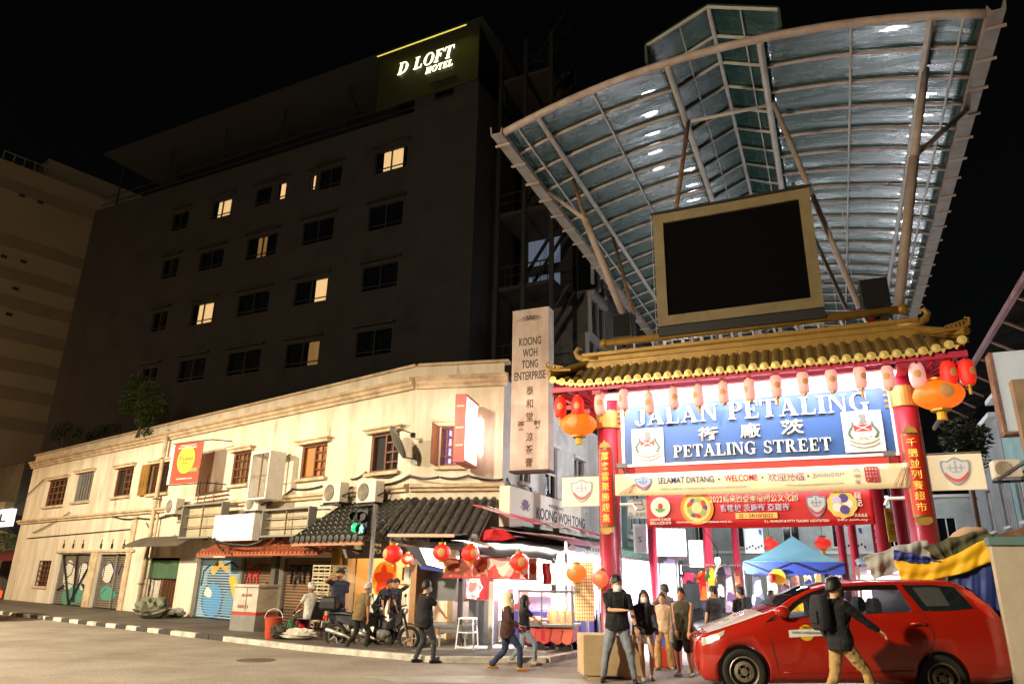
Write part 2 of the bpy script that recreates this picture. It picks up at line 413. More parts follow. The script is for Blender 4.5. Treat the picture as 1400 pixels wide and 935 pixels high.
# side wall on the market street
sidecol = mat('side_plaster', 'd5d2cb', .85, grime=.5, gscale=1.1, gcol='7d776c', bump=.2)
u0, v0 = CORN.x, CORN.y
swin = [(v0 + 1.2, 4.2, v0 + 2.0, 5.6), (v0 + 3.2, 3.9, v0 + 4.3, 5.6), (v0 + 6, 3.9, v0 + 7.1, 5.6), (v0 + 9, 3.9, v0 + 10, 5.6)]
sw_ = MB()
tmp = MB(); wall_holes(tmp, v0, v0 + 12, 0, 6.9, swin, -.25)
for v in tmp.bm.verts: v.co = Vector((u0 - .0 + v.co.y, v.co.x, v.co.z))
o = tmp.build('side_wall', sidecol, SH, fix=False); o.matrix_local = REL_S
for (a, c, b, d) in swin:
    q = MB().b2(u0 - .2, a, c, u0 - .17, b, d); o = q.build('side_window', M['glassdark'], SH); o.matrix_local = REL_S
    q = MB().b2(u0 + .003, a - .1, d, u0 + .12, b + .1, d + .1).b2(u0 + .003, a - .1, c - .1, u0 + .12, b + .1, c)
    for k in (0, .5, 1): q.b2(u0 - .1, a + (b - a) * k - .03, c, u0 - .05, a + (b - a) * k + .03, d)
    q.b2(u0 - .1, a, (c + d) / 2 - .03, u0 - .052, b, (c + d) / 2 + .03)
    o = q.build('side_window_frame', M['white'], SH); o.matrix_local = REL_S
# cornice, belt and parapet cap profiles (y out is negative)
def profile_run(name, prof, x0, x1, rel=None, m=M['creamtrim']):
    o = MB().prismx(prof, x0, x1).build(name, m, SH)
    if rel is not None: o.matrix_local = rel
ccor = [(-.003, 6.70), (-.10, 6.70), (-.10, 6.78), (-.17, 6.82), (-.17, 6.9), (-.26, 6.95), (-.26, 7.02), (-.003, 7.06)]
cap = [(-.07, 7.38), (-.07, 7.46), (.25, 7.46), (.25, 7.38)]
belt = [(-.003, 3.78), (-.12, 3.80), (-.12, 3.86), (-.2, 3.9), (-.2, 3.98), (-.003, 4.02)]
for nm, p in (('cornice', ccor), ('parapet_cap', cap), ('belt_course', belt)):
    profile_run(nm, p, XL - .12, XR - .02); profile_run(nm, p, .06, CW + .12, REL_C)
pr = MB()
for px in (183, 245):
    x = F.at(px, 760).x
o = MB().b2(F.at(181, 740).x - .2, -.07, .1, F.at(181, 740).x + .2, -.002, 3.75).build('pilaster', M['creamtrim'], SH)
for a, b in (('s1', 's2'),):
    MB().b2(gf['s1'][2] + .02, -.06, .1, gf['s2'][0] - .02, -.002, gf['s2'][3] + .1).build('pilaster', M['creamtrim'], SH)
MB().b2(gf['s1'][0] - .25, -.1, gf['s1'][3] + .05, gf['s2'][2] + .3, -.003, gf['s1'][3] + .14).build('ledge', M['creamtrim'], SH)
for i, px in enumerate((88, 101, 114, 139, 154, 170)):
    p = F.at(px, 743); MB().prism([(p.x - .1, p.z - .2), (p.x + .1, p.z - .2), (p.x + .1, p.z), (p.x + .03, p.z), (p.x + .03, p.z + .18), (p.x - .03, p.z + .18), (p.x - .03, p.z), (p.x - .1, p.z)], -.012, -.001).build('vent_slot', M['void'], SH)
a_ = fr(F, (38, 735, 180, 740)); MB().tube([(a_[0], -.03, a_[1] + .25), (a_[2], -.03, a_[3] + .25)], .025).build('cable', M['dark'], SH)
# roof
MB().prismx([(.3, 6.6), (9.6, 6.6), (9.6, 6.9), (5.4, 9.4), (.3, 7.0)], XL + .2, 12.5).build('roof', M['redtile'], SH)
MB().prismx([(.3, 6.7), (9, 6.7), (5, 9.0)], -.5, CW - .3).build('roof', M['redtile'], SH).matrix_local = REL_C
MB().b2(XL, 9.0, 0, 12, 9.2, 6.9).build('back_wall', M['cream'], SH)
MB().b2(XL + .1, .31, 3.3, 15.2, 8.9, 3.5).build('floor_slab', M['creamtrim'], SH)
# ---- windows
def window(key, r, style, rel=None):
    x0, z0, x1, z1 = r; w = x1 - x0
    f = MB(); t = .07
    f.b2(x0, .03, z0, x0 + t, .13, z1); f.b2(x1 - t, .03, z0, x1, .13, z1); f.b2(x0 + t, .03, z1 - t, x1 - t, .13, z1); f.b2(x0 + t, .03, z0, x1 - t, .13, z0 + t)
    if style in ('grid', 'half', 'open'):
        lo = x0 if style == 'grid' else x0 + w * .5
        f.b2(lo - .03, .04, z0 + t, lo + .03, .12, z1 - t) if style != 'grid' else None
        cols = 4 if style == 'grid' else 2
        for k in range(1, cols): f.b2(lo + (x1 - lo) * k / cols - .022, .05, z0 + t, lo + (x1 - lo) * k / cols + .022, .1, z1 - t)
        for k in range(1, 4): f.b2(lo + t * .5, .055, z0 + (z1 - z0) * k / 4 - .022, x1 - t, .095, z0 + (z1 - z0) * k / 4 + .022)
    elif style == 'bars':
        for k in range(1, 6): f.b2(x0 + w * k / 6 - .02, .05, z0 + t, x0 + w * k / 6 + .02, .1, z1 - t)
    o = f.build('window', M['grey'] if style == 'bars' and key == 'b' else M['brown'], SH)
    pm = {'a': M['glassdark'], 'b': M['glassgrey'], 'e': mat('dusty_pane', '7d6a44', .3, emit='5a3c14', es=.08, grime=.5), 'f': mat('amber_board', 'a5682a', .6, emit='b5641c', es=.25, grime=.4), 'chamfer': mat('bluish_pane', '5a5ab0', .3, emit='5660d0', es=.35, grime=.7, gscale=3, gcol='b02040')}.get(key, M['void'])
    p = MB().b2(x0 + .02, .14, z0 + .02, x1 - .02, .17, z1 - .02).build('pane', pm, o)
    l = MB().b2(x0 - .15, -.16, z1 + .002, x1 + .15, -.002, z1 + .1).b2(x0 - .22, -.22, z1 + .1, x1 + .22, -.002, z1 + .15).build('lintel', M['creamtrim'], o)
    s_ = MB().b2(x0 - .12, -.13, z0 - .1, x1 + .12, -.002, z0 - .002).build('sill', M['creamtrim'], o)
    if rel is not None: o.matrix_local = rel
    return o
for k, st in zip('abcdefg', ('grid', 'bars', 'half', 'bars', 'grid', 'half', 'half')): window(k, fw[k], st)
wc = window('chamfer', cw, 'grid', REL_C)
# open shutter leaf beside the fourth window
x0, z0, x1, z1 = fw['d']
lf = MB().box((x0 - .33, -.14, (z0 + z1) / 2), (.74, .05, z1 - z0 + .05))
for i in range(3):
    for j in range(4): lf.box((x0 - .33 + (i - 1) * .23, -.172, z0 + (j + .5) * (z1 - z0) / 4), (.17, .015, .23))
lf.build('shutter_leaf', mat('ochre_wood', '8a6420', .6, grime=.5, gcol='3e2a0e'), SH)
x0, z0, x1, z1 = cw
lf = MB().box((x0 - .05, -.3, (z0 + z1) / 2), (.04, .55, z1 - z0)); lf.build('shutter_leaf', M['brown'], SH).matrix_local = REL_C
# ---- roller shutters
def roller(key, r, m, name='roller_shutter'):
    x0, z0, x1, z1 = r; n = int((z1 - z0) / .085); pr = []
    for i in range(n):
        z = z0 + (z1 - z0) * i / n; h = (z1 - z0) / n
        pr += [(.22, z), (.20, z + h * .2), (.19, z + h * .5), (.20, z + h * .8)]
    pr += [(.22, z1), (.26, z1), (.26, z0)]
    o = MB().prismx(pr, x0, x1).build(name, m, SH)
    build_each(MB().b2(x0, .12, z0, x0 + .05, .215, z1).b2(x1 - .05, .12, z0, x1, .215, z1), 'guide_rail', M['grey'], o)
    return o
def blob(o, pts, m, y=.192, name='graffiti', n=4):
    """smooth painted outline: closed Catmull-Rom through the points"""
    P = []; k = len(pts)
    for i in range(k):
        p0, p1, p2, p3 = [Vector(pts[(i + j - 1) % k]) for j in range(4)]
        for s_ in range(n):
            t = s_ / n; P.append(.5 * ((2 * p1) + (p2 - p0) * t + (2 * p0 - 5 * p1 + 4 * p2 - p3) * t * t + (3 * p1 - p0 - 3 * p2 + p3) * t ** 3))
    return MB().prism([(p.x, p.y) for p in P], y, y + .011).build(name, m, o)
def fp(px, py): p = F.at(px, py); return (p.x, p.z)
gh = {k: h for k, h in gfh.items()}
r1 = roller('s1', gh['s1'], M['shutter']); r2 = roller('s2', gh['s2'], M['shutter'])
mt = mat('spray_teal', '3d8a78', .7); mw_ = mat('spray_pale', 'c8c4b0', .7); mpk = mat('spray_pink', 'b06a7a', .7); mkk = mat('spray_black', '14100c', .6); myl = mat('spray_yellow', 'c89a20', .7); mbl = mat('spray_blue', '3f7fb0', .7); mdb = mat('spray_navy', '20265e', .7)
blob(r1, [fp(*p) for p in ((84, 772), (92, 766), (97, 790), (88, 805), (80, 800))], mw_); blob(r1, [fp(*p) for p in ((106, 770), (115, 775), (112, 800), (103, 806), (101, 785))], mw_)
blob(r1, [fp(*p) for p in ((78, 812), (92, 800), (110, 812), (100, 824), (80, 826))], mt, .195)
blob(r2, [fp(*p) for p in ((136, 775), (144, 768), (149, 782), (141, 796), (133, 790))], mw_); blob(r2, [fp(*p) for p in ((131, 806), (140, 800), (152, 812), (144, 820), (132, 818))], mt)
blob(r2, [fp(*p) for p in ((158, 795), (166, 790), (168, 815), (158, 820))], mpk); blob(r2, [fp(*p) for p in ((163, 775), (170, 775), (170, 787), (163, 787))], myl)
brc = MB()
for a, b in (((83, 758), (89, 826)), ((117, 775), (89, 826)), ((102, 758), (95, 822)), ((74, 806), (83, 800)), ((108, 798), (112, 806))):
    a, b = F.at(*a), F.at(*b); brc.bar((a.x, .12, a.z), (b.x, .12, b.z), .06)
brc.build('brace_bars', mat('dark_rust', '1e1512', .7, grime=.4), r1)
MB().tube([(F.at(157, 758).x, .12, F.at(157, 758).z), (F.at(145, 832).x, .12, .12)], .03).build('lock_bar', M['grey'], r2)
x0, z0, x1, z1 = gh['s3']; xm = F.at(322, 800).x
r3 = roller('s3', (x0, z0, xm - .05, z1), mat('shutter_blue', '86a4b0', .55, grime=.4, gcol='50544c')); r4 = roller('s3', (xm + .05, z0, x1, z1), M['shutterbrown'])
MB().b2(xm - .05, .1, z0, xm + .05, .25, z1).build('shutter_post', M['grey'], SH)
blob(r3, [fp(*p) for p in ((270, 838), (268, 815), (278, 795), (290, 795), (298, 810), (294, 838), (283, 845))], mdb, .198)
blob(r3, [fp(*p) for p in ((272, 836), (271, 816), (279, 799), (289, 799), (295, 812), (291, 836), (282, 842))], mbl, .193)
blob(r3, [fp(*p) for p in ((292, 840), (296, 815), (306, 802), (314, 806), (316, 828), (308, 843), (298, 845))], mdb, .198)
blob(r3, [fp(*p) for p in ((295, 838), (299, 816), (306, 806), (312, 809), (313, 827), (306, 840), (299, 842))], mat('spray_slate', '4d7890', .7), .193)
blob(r3, [fp(*p) for p in ((276, 795), (280, 778), (292, 772), (304, 782), (309, 798), (300, 806), (284, 806))], mat('spray_deep', '1f3350', .7), .198)
blob(r3, [fp(*p) for p in ((281, 780), (288, 768), (300, 770), (307, 780), (300, 780), (294, 775), (286, 784))], myl, .193); blob(r3, [fp(*p) for p in ((306, 790), (314, 788), (318, 805), (312, 818), (309, 805))], myl, .190)
blob(r3, [fp(*p) for p in ((272, 812), (276, 802), (282, 808), (280, 816))], mw_, .190)
text(r4, 'RR', *[*fp(330, 800), *fp(350, 772)], .17, mat('spray_red', '9c1c14', .7), shear=.2, name='graffiti'); text(r4, 'ROMA', *[*fp(341, 777), *fp(363, 770)], .17, mkk, name='graffiti')
blob(r4, [fp(*p) for p in ((329, 828), (340, 815), (346, 822), (336, 836))], mpk)
for o_, P_ in ((r1, [[(82, 775), (88, 768), (95, 772), (92, 784), (84, 790)], [(100, 800), (106, 770), (113, 768), (116, 782), (110, 800)], [(78, 800), (84, 795), (96, 800), (104, 812)]]), (r2, [[(134, 790), (138, 772), (146, 768), (150, 780), (144, 796)], [(131, 812), (140, 802), (150, 810), (160, 806)], [(155, 785), (160, 772), (167, 780), (166, 800), (158, 812)]]), (r4, [[(326, 800), (332, 782), (338, 800)], [(352, 810), (358, 795), (364, 812)]]), (r3, [[(300, 772), (310, 768), (318, 775)], [(268, 800), (272, 780), (280, 772)]]) if 'r3' in globals() else (r1, [])):
    for P in P_: MB().tube([(fp(*p)[0], .192, fp(*p)[1]) for p in P], .03, 5).build('graffiti', (mkk, mt, mdb)[len(P) % 3], o_)
r5 = roller('s4', gh['s4'], M['shutterbrown']); a = fp(386, 803); b = fp(448, 772)
text(r5, 'TATTOO', a[0], a[1] + .12, b[0], b[1], .17, mkk, bold=.04, name='graffiti')
for x in (395, 414, 433): blob(r5, [fp(x, 796), fp(x + 4, 797), fp(x - 1, 806)], mkk, .192)
xq = fr(F, (372, 760, 379, 860)); MB().b2(xq[0] + .02, -.15, .1, xq[2] - .02, .0 - .003, 3.2).build('pillar', mat('grey_pillar', '57524a', .8, grime=.5), SH)
xq = fr(F, (452, 745, 471, 870)); MB().b2(xq[0] + .05, -.12, .1, xq[2] - .5, -.003, 3.3).build('pillar', mat('red_poster', '8a2a1c', .7, grime=.6, gcol='c08a50', gscale=6), SH)
MB().tube([(xq[2] - .28, -.12, .1), (xq[2] - .28, -.12, 3.2)], .19, 14).build('column', mat('brass_column', 'a58a4a', .4, metal=.4, grime=.4), SH, smooth=True)
# ground floor window with bars, grille door
x0, z0, x1, z1 = gf['sw']; q = MB()
for k in range(5): q.b2(x0 + (x1 - x0) * k / 4 - .02, .03, z0, x0 + (x1 - x0) * k / 4 + .02, .07, z1)
for k in range(6): q.b2(x0, .035, z0 + (z1 - z0) * k / 5 - .02, x1, .065, z0 + (z1 - z0) * k / 5 + .02)
o = q.build('barred_window', M['brown'], SH); MB().b2(x0, .2, z0, x1, .24, z1).build('pane', M['void'], o); MB().b2(x0 - .1, -.08, z0 - .1, x1 + .1, -.002, z0).build('sill', M['creamtrim'], o)
x0, z0, x1, z1 = gh['dr']; xm = x0 + (x1 - x0) * .5
MB().b2(x0, .15, z0, xm, .2, z1 - .75).build('door_panel', mat('flaked_white', 'b9b2a4', .8, grime=.7, gscale=4, gcol='5b5146'), SH)
q = MB()
for k in range(8): q.b2(xm + (x1 - xm) * k / 7 - .012, .1, z0, xm + (x1 - xm) * k / 7 + .012, .125, z1 - .75)
for k in range(16): q.b2(xm, .126, z0 + (z1 - .75 - z0) * k / 15 - .01, x1, .14, z0 + (z1 - .75 - z0) * k / 15 + .01)
o = q.build('grille_door', M['brown'], SH); MB().b2(xm, .2, z0, x1, .23, z1 - .75).build('door_back', mat('brown_back', '4a2e1c', .8, grime=.5), o)
MB().sheet(lambda u, v: Vector((x0 - .1 + (x1 - x0 + .5) * u, .02 + .05 * math.sin(u * 14), z1 - .75 + .65 * v)), 24, 4).build('green_sheet', M['green'], SH, solid=.01)
# ---- sheet metal awning, terracotta awning, dark tile awning
p0, p1 = fr(F, (190, 738, 268, 755), -.6)[::2]; zt = F.at(235, 745, -.6).z
aw = MB(); 
aw.sheet(lambda u, v: Vector((p0 + (p1 - p0) * u, -1.25 * v, zt + .35 - .42 * v * v + .012 * math.sin(u * 120))), 60, 8)
aw.build('metal_awning', mat('awning_tin', '6a6254', .5, metal=.3, grime=.5), SH, solid=.02)
def tile_slope(name, parent, m, x0, x1, zt, zb, dep, rel=None, pitch=.22, r=.075, rows=7, ends=True, endm=None, y0=-.01):
    """sloping roof of half-round cover tiles in courses over flat pans"""
    L_ = math.hypot(dep, zt - zb); n = max(2, int((x1 - x0) / pitch)); q = MB(); sl = (zb - zt) / dep
    q.prismx([(y0, zt - .05), (y0, zt), (y0 - dep, zb), (y0 - dep, zb - .05)], x0, x1)
    ec = MB()
    nv = Vector((0, sl, 1)).normalized() if False else Vector((0, (zb - zt), dep)).normalized()
    for i in range(n):
        x = x0 + (i + .5) * (x1 - x0) / n
        rs = []
        for k in range(rows):
            for e, rr in ((0, r * .9), (.97, r * 1.08)):
                t = (k + e) / rows; c = Vector((x, y0 - dep * t, zt + (zb - zt) * t))
                rs.append([c + Vector((math.cos(a), 0, 0)) * rr - Vector((0, nv.y, -nv.z)) * 0 + Vector((0, -nv.y * 0, 0)) + Vector((0, (zb - zt) / L_ * -0, 0)) + Vector((0, 0, 1)) * math.sin(a) * rr for a in [math.pi * j / 6 for j in range(7)]])
        q.rings(rs, cap=True)
        if ends:
            c = (x, y0 - dep - .004, zb + .01); ec.lathe([(.001, 0), (r * 1.15, 0), (r * 1.15, .03), (.001, .035)], c, 10, axis='y')
    o = q.build(name, m, parent)
    if rel is not None: o.matrix_local = rel
    if ends: ec.build('tile_end', endm or m, o)
    return o
ta = fr(F, (285, 735, 452, 760), -.6)
tile_slope('terracotta_awning', SH, M['terra'], ta[0], ta[2], F.at(370, 738, -.1).z, F.at(370, 757, -1.0).z, 1.0, pitch=.2, r=.07, rows=4, ends=False)
DX0 = F.at(436, 715, -.8).x
tile_slope('dark_tiled_awning', SH, M['tiledark'], DX0, 15.6, F.at(500, 688, 0).z, F.at(470, 736, -1.7).z, 1.7, pitch=.24, r=.085, rows=8)
ZA0, ZA1 = F.at(500, 688, 0).z, F.at(470, 736, -1.7).z
tile_slope('dark_tiled_awning', SH, M['tiledark'], -.15, CW - .1, ZA0 + .01, ZA1 + .01, 1.7, rel=REL_C, pitch=.24, r=.085, rows=8)
q = MB().b2(DX0 + .05, -1.68, ZA1 - .16, 15.5, -1.62, ZA1 - .04)
q.build('awning_fascia', mat('fascia_pink', 'a8785e', .7, grime=.4), SH)
q = MB()
for k in range(6): q.bar((DX0 + .1 + k * 1.3, -.02, ZA1 - .3), (DX0 + .1 + k * 1.3, -1.6, ZA1 - .1), .06)
build_each(q, 'awning_bracket', M['rust'], SH)
# ---- herbal shop front
x0, z0, x1, z1 = gh['shop']
sf = MB().b2(x0 - .1, .9, 0.1, x1 + 1.1, 1.0, 3.3); warmwall = mat('shop_wall_glow', 'd8b878', .7, emit='ffc880', es=1.0, grime=.2)  # stands in for lamplight: the back wall and its decor glow themselves
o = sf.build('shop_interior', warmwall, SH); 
MB().b2(x0, .3, .1, x0 + .05, .89, 3.3).b2(x1 + 1.05, .3, .1, x1 + 1.1, .89, 3.3).b2(x0, .3, 3.25, x1 + 1.05, .89, 3.29).build('shop_lining', mat('shop_lining', 'c9ab78', .7), SH)
hd = fr(F, (470, 740, 548, 763), -.25); hs_ = MB().b2(hd[0], -.3, hd[1], hd[2] + .3, -.2, hd[3]).build('shop_header', mat('grey_header', '6f6c68', .5, metal=.3, grime=.3), SH)
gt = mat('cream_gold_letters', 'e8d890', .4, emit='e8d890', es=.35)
a = F.at(482, 758, -.31); b = F.at(495, 743, -.31); text(hs_, '泰', a.x, a.z, b.x, b.z, -.302, gt, bold=.02)
a = F.at(507, 757, -.31); b = F.at(521, 742, -.31); text(hs_, '和', a.x, a.z, b.x, b.z, -.302, gt, bold=.02)
def fpp(px, py, y): p = F.at(px, py, y); return p
q = MB()
for (a, b, c, d) in ((484, 768, 492, 786), (550, 775, 556, 793)):
    l, r_ = F.at(a, d, .85), F.at(c, b, .85); q.b2(l.x, .83, l.z, r_.x, .89, r_.z)
o = q.build('framed_picture', mat('frame_brown', '6a2c10', .5), SH)
q = MB()
for (a, b, c, d) in ((505, 772, 509, 812), (537, 772, 541, 792)):
    l, r_ = F.at(a, d, .85), F.at(c, b, .85); q.b2(l.x, .84, l.z, r_.x, .89, r_.z)
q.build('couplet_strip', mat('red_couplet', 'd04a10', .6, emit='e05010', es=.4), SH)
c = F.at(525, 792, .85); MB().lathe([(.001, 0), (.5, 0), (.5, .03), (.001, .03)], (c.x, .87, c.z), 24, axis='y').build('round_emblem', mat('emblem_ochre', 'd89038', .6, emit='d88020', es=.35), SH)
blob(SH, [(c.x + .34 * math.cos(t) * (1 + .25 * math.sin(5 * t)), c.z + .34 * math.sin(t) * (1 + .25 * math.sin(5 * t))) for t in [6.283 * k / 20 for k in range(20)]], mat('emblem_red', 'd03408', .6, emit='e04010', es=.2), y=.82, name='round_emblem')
q = MB(); l, r_ = F.at(470, 850, 1.2), F.at(560, 815, 1.2)
q.b2(x0 + .2, .42, .1, x1 - .1, .75, 1.0).b2(x0 + .15, .38, 1.0, x1 - .05, .78, 1.06); q.build('shop_counter', mat('white_counter', 'd8d0c0', .4), SH)
# lamp inside the shop
def lamp(name, kind, loc, power, col, parent=None, size=.3, rot=None, spot=None, sizey=None, blend=.4):
    ld = bpy.data.lights.new(name, kind); ld.energy = power; ld.color = lin(col)[:3] if isinstance(col, str) else col
    if kind == 'AREA':
        ld.size = size
        if sizey: ld.shape = 'RECTANGLE'; ld.size_y = sizey
    else: ld.shadow_soft_size = size
    if kind == 'SPOT': ld.spot_size = spot; ld.spot_blend = blend
    o = bpy.data.objects.new(name, ld); COL.objects.link(o); o.location = loc
    if rot is not None: o.rotation_euler = rot
    if parent is not None: o.parent = parent
    return o
# ---------------------------------------------------------------- street lamps that light the road (real posts at the road side)
def street_lamp(x, y, h, aim, power, label, col='ffeccc', spill=0.):
    t = thing('street_lamp', label, 'street lamp', (x, y, 0), math.atan2(aim[1] - y, aim[0] - x), 'tall road lamps')
    MB().lathe([(.14, 0), (.14, .5), (.09, .52), (.06, h)], n=12).build('post', M['steel'], t, smooth=True)
    MB().tube([(0, 0, h - .05), (.5, 0, h + .12), (1.5, 0, h + .2)], .045).build('arm', M['steel'], t, smooth=True)
    MB().rings([[(1.3, -.12, h + .14), (1.3, .12, h + .14), (1.3, .12, h + .26), (1.3, -.12, h + .26)], [(2.1, -.16, h + .16), (2.1, .16, h + .16), (2.1, .16, h + .26), (2.1, -.16, h + .26)]]).build('lamp_head', M['grey'], t)
    MB().b2(1.45, -.1, h + .125, 2.0, .1, h + .138).build('lens', mat('lamp_lens', 'fff0d0', .3, emit='ffd9a0', es=6), t)
    if power: lamp('lamp_light', 'SPOT', (1.75, 0, h + .02), power, col, t, .22, (0, 0, 0), R(176), blend=.12)
    if spill: lamp('lamp_light', 'POINT', (2.3, 0, h + .1), spill, col, t, .25)
street_lamp(-24.0, 15.0, 8.6, (-10, 20), 28000, 'tall steel road lamp on the far side of the side road')
street_lamp(-12.0, 1.0, 8.6, (2, 12), 11000, 'tall steel road lamp behind the left edge of the view', spill=10000)
street_lamp(-42.0, 33.0, 9.0, (-24, 40), 3000, 'tall steel road lamp farther down the side road', col='ffc88a', spill=3000)
# ---------------------------------------------------------------- hotel
HT = thing('hotel_block', 'tall dark hotel tower with scattered lit windows behind the shophouse', 'hotel', frame=HF)
hx0 = HF.at(62, 590).x; hx1 = 0.0
ztop = HF.at(400, 205).z; ztr = HF.at(640, 115).z; zroof = HF.at(655, 30).z; xs_ = HF.at(567, 140).x
wins = [(513, 203, 557, 233, 1), (437, 229, 467, 257, 0), (350, 256, 371, 280, 0), (378, 249, 391, 273, 2), (290, 273, 317, 297, 1), (236, 290, 257, 314, 0), (424, 238, 432, 260, 2),
        (504, 278, 551, 312, 0), (414, 300, 456, 332, 0), (338, 322, 378, 352, 3), (273, 342, 305, 368, 0), (222, 354, 243, 380, 0),
        (495, 361, 544, 396, 0), (403, 382, 447, 415, 4), (325, 400, 367, 430, 0), (261, 414, 293, 443, 1), (208, 426, 228, 453, 0),
        (486, 450, 536, 487, 0), (390, 467, 436, 502, 5), (311, 479, 356, 512, 0), (244, 490, 280, 522, 0), (194, 502, 215, 522, 0), (594, 116, 621, 134, 0)]
HW = [fr(HF, w_[:4]) for w_ in wins]
for r_ in range(len(HW)):
    pass
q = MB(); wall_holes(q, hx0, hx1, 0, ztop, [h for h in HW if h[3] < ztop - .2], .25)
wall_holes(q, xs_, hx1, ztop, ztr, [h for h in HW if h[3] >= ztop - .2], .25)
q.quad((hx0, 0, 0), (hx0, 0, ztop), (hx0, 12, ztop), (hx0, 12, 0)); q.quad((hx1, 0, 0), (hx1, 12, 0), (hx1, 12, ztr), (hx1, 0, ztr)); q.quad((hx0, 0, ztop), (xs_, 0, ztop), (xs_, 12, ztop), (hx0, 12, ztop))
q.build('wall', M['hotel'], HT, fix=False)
curt = mat('lit_curtain', 'e8c890', .8, emit='ffd596', es=.62, grime=.5, gscale=7, gcol='8a6030', stretch=(3, 1, .1)); curt2 = mat('dim_curtain', '9a7a50', .8, emit='d0a060', es=.16, grime=.4, gscale=7, stretch=(3, 1, .1))
for (x0, z0, x1, z1), w_ in zip(HW, wins):
    k = w_[4]; f = MB(); t = .06
    f.b2(x0, .03, z0, x0 + t, .1, z1); f.b2(x1 - t, .03, z0, x1, .1, z1); f.b2(x0 + t, .03, z0, x1 - t, .1, z0 + t); f.b2(x0 + t, .03, z1 - t, x1 - t, .1, z1); f.b2(x0 + t, .04, z0 + (z1 - z0) * .18, x1 - t, .09, z0 + (z1 - z0) * .18 + .04)
    nd = 2 if x1 - x0 > 1.2 else 1
    for i in range(1, nd): f.b2(x0 + (x1 - x0) * i / nd - .03, .035, z0 + t, x0 + (x1 - x0) * i / nd + .03, .095, z1 - t)
    f.b2(x0 - .15, -.2, z1 + .15, x1 + .15, -.003, z1 + .24)
    o = f.build('window', M['dark'], HT)
    MB().b2(x0, .2, z0, x1, .23, z1).build('pane', M['glassdark'], o)
    seg = {1: (.22, .8), 2: (.25, .9), 3: (.3, .58), 4: (.58, 1.), 5: (.62, .95)}.get(k)
    if seg: MB().sheet(lambda u, v: Vector((x0 + (x1 - x0) * (seg[0] + (seg[1] - seg[0]) * u), .165 + .018 * math.sin(u * 40), z0 + .05 + (z1 - z0 - .1) * v)), 30, 1).build('curtain', curt if k in (1, 2, 4) else curt2, o)
# roof terrace, roof slab, sign panel
q = MB().b2(hx0, 3, ztop - .2, hx1 - .1, 11.9, ztop + 2.6); q.build('terrace_wall', M['void'], HT)
zr = HF.at(580, 53, -.45).z + .1; rl = HF.at(140, 222, -.4)
MB().b2(rl.x, -.45, zr - .12, .35, 9, zr).build('roof_slab', mat('roof_dark', '0c0b0a', .9), HT)
q = MB()
for i in range(6): x = hx0 + .5 + i * (xs_ - hx0 - 1) / 5; q.b2(x - .04, .9, ztop, x + .04, .98, zr - .12)
for z in (ztop + .5, ztop + 1.0): q.b2(hx0 + .1, .25, z, xs_, .3, z + .05)
q.build('terrace_railing', M['void'], HT)
sgp = fr(HF, (520, 70, 645, 128), -.05); pn = MB().b2(sgp[0], -.12, ztr + .02, hx1, -.02, zr - .13).build('sign_panel', mat('panel_olive', '22210f', .6, metal=.2), HT)
hm = mat('hotel_letters', 'fff8d8', .4, emit='fff6cc', es=2.2)
def hrect(x0, y0, x1, y1, off=-.2):
    a, b = HF.at(x0, y1, off), HF.at(x1, y0, off); return a.x, a.z, b.x, b.z
def quadtext(par, s, f, bl, br, h, y, m, **k):
    """text along the wall between two pixels of its baseline"""
    a, b = f.at(*bl, y), f.at(*br, y); return text(par, s, a.x, a.z, b.x, a.z + h, y, m, **k)
# ---------------------------------------------------------------- serif capitals built from strokes (unit height)
def _arc(cx, cy, rx, ry, a0, a1, w0, w1, n=14):
    """crescent stroke: thick at the sides (w0), thin at top and bottom (w1)"""
    O, I = [], []
    for i in range(n + 1):
        a = R(a0 + (a1 - a0) * i / n); k = abs(math.cos(a)); w = w1 + (w0 - w1) * k
        O.append((cx + rx * math.cos(a), cy + ry * math.sin(a))); I.append((cx + (rx - w) * math.cos(a), cy + (ry - w1 - (w - w1) * .15) * math.sin(a)))
    return [[O[i], O[i + 1], I[i + 1], I[i]] for i in range(n)]
def _st(x, w=.2, y0=0, y1=1, s=.09, top=True, bot=True):
    r = [[(x, y0), (x + w, y0), (x + w, y1), (x, y1)]]
    if top: r.append([(x - s, y1 - .055), (x + w + s, y1 - .055), (x + w + s, y1), (x - s, y1)])
    if bot: r.append([(x - s, y0), (x + w + s, y0), (x + w + s, y0 + .055), (x - s, y0 + .055)])
    return r
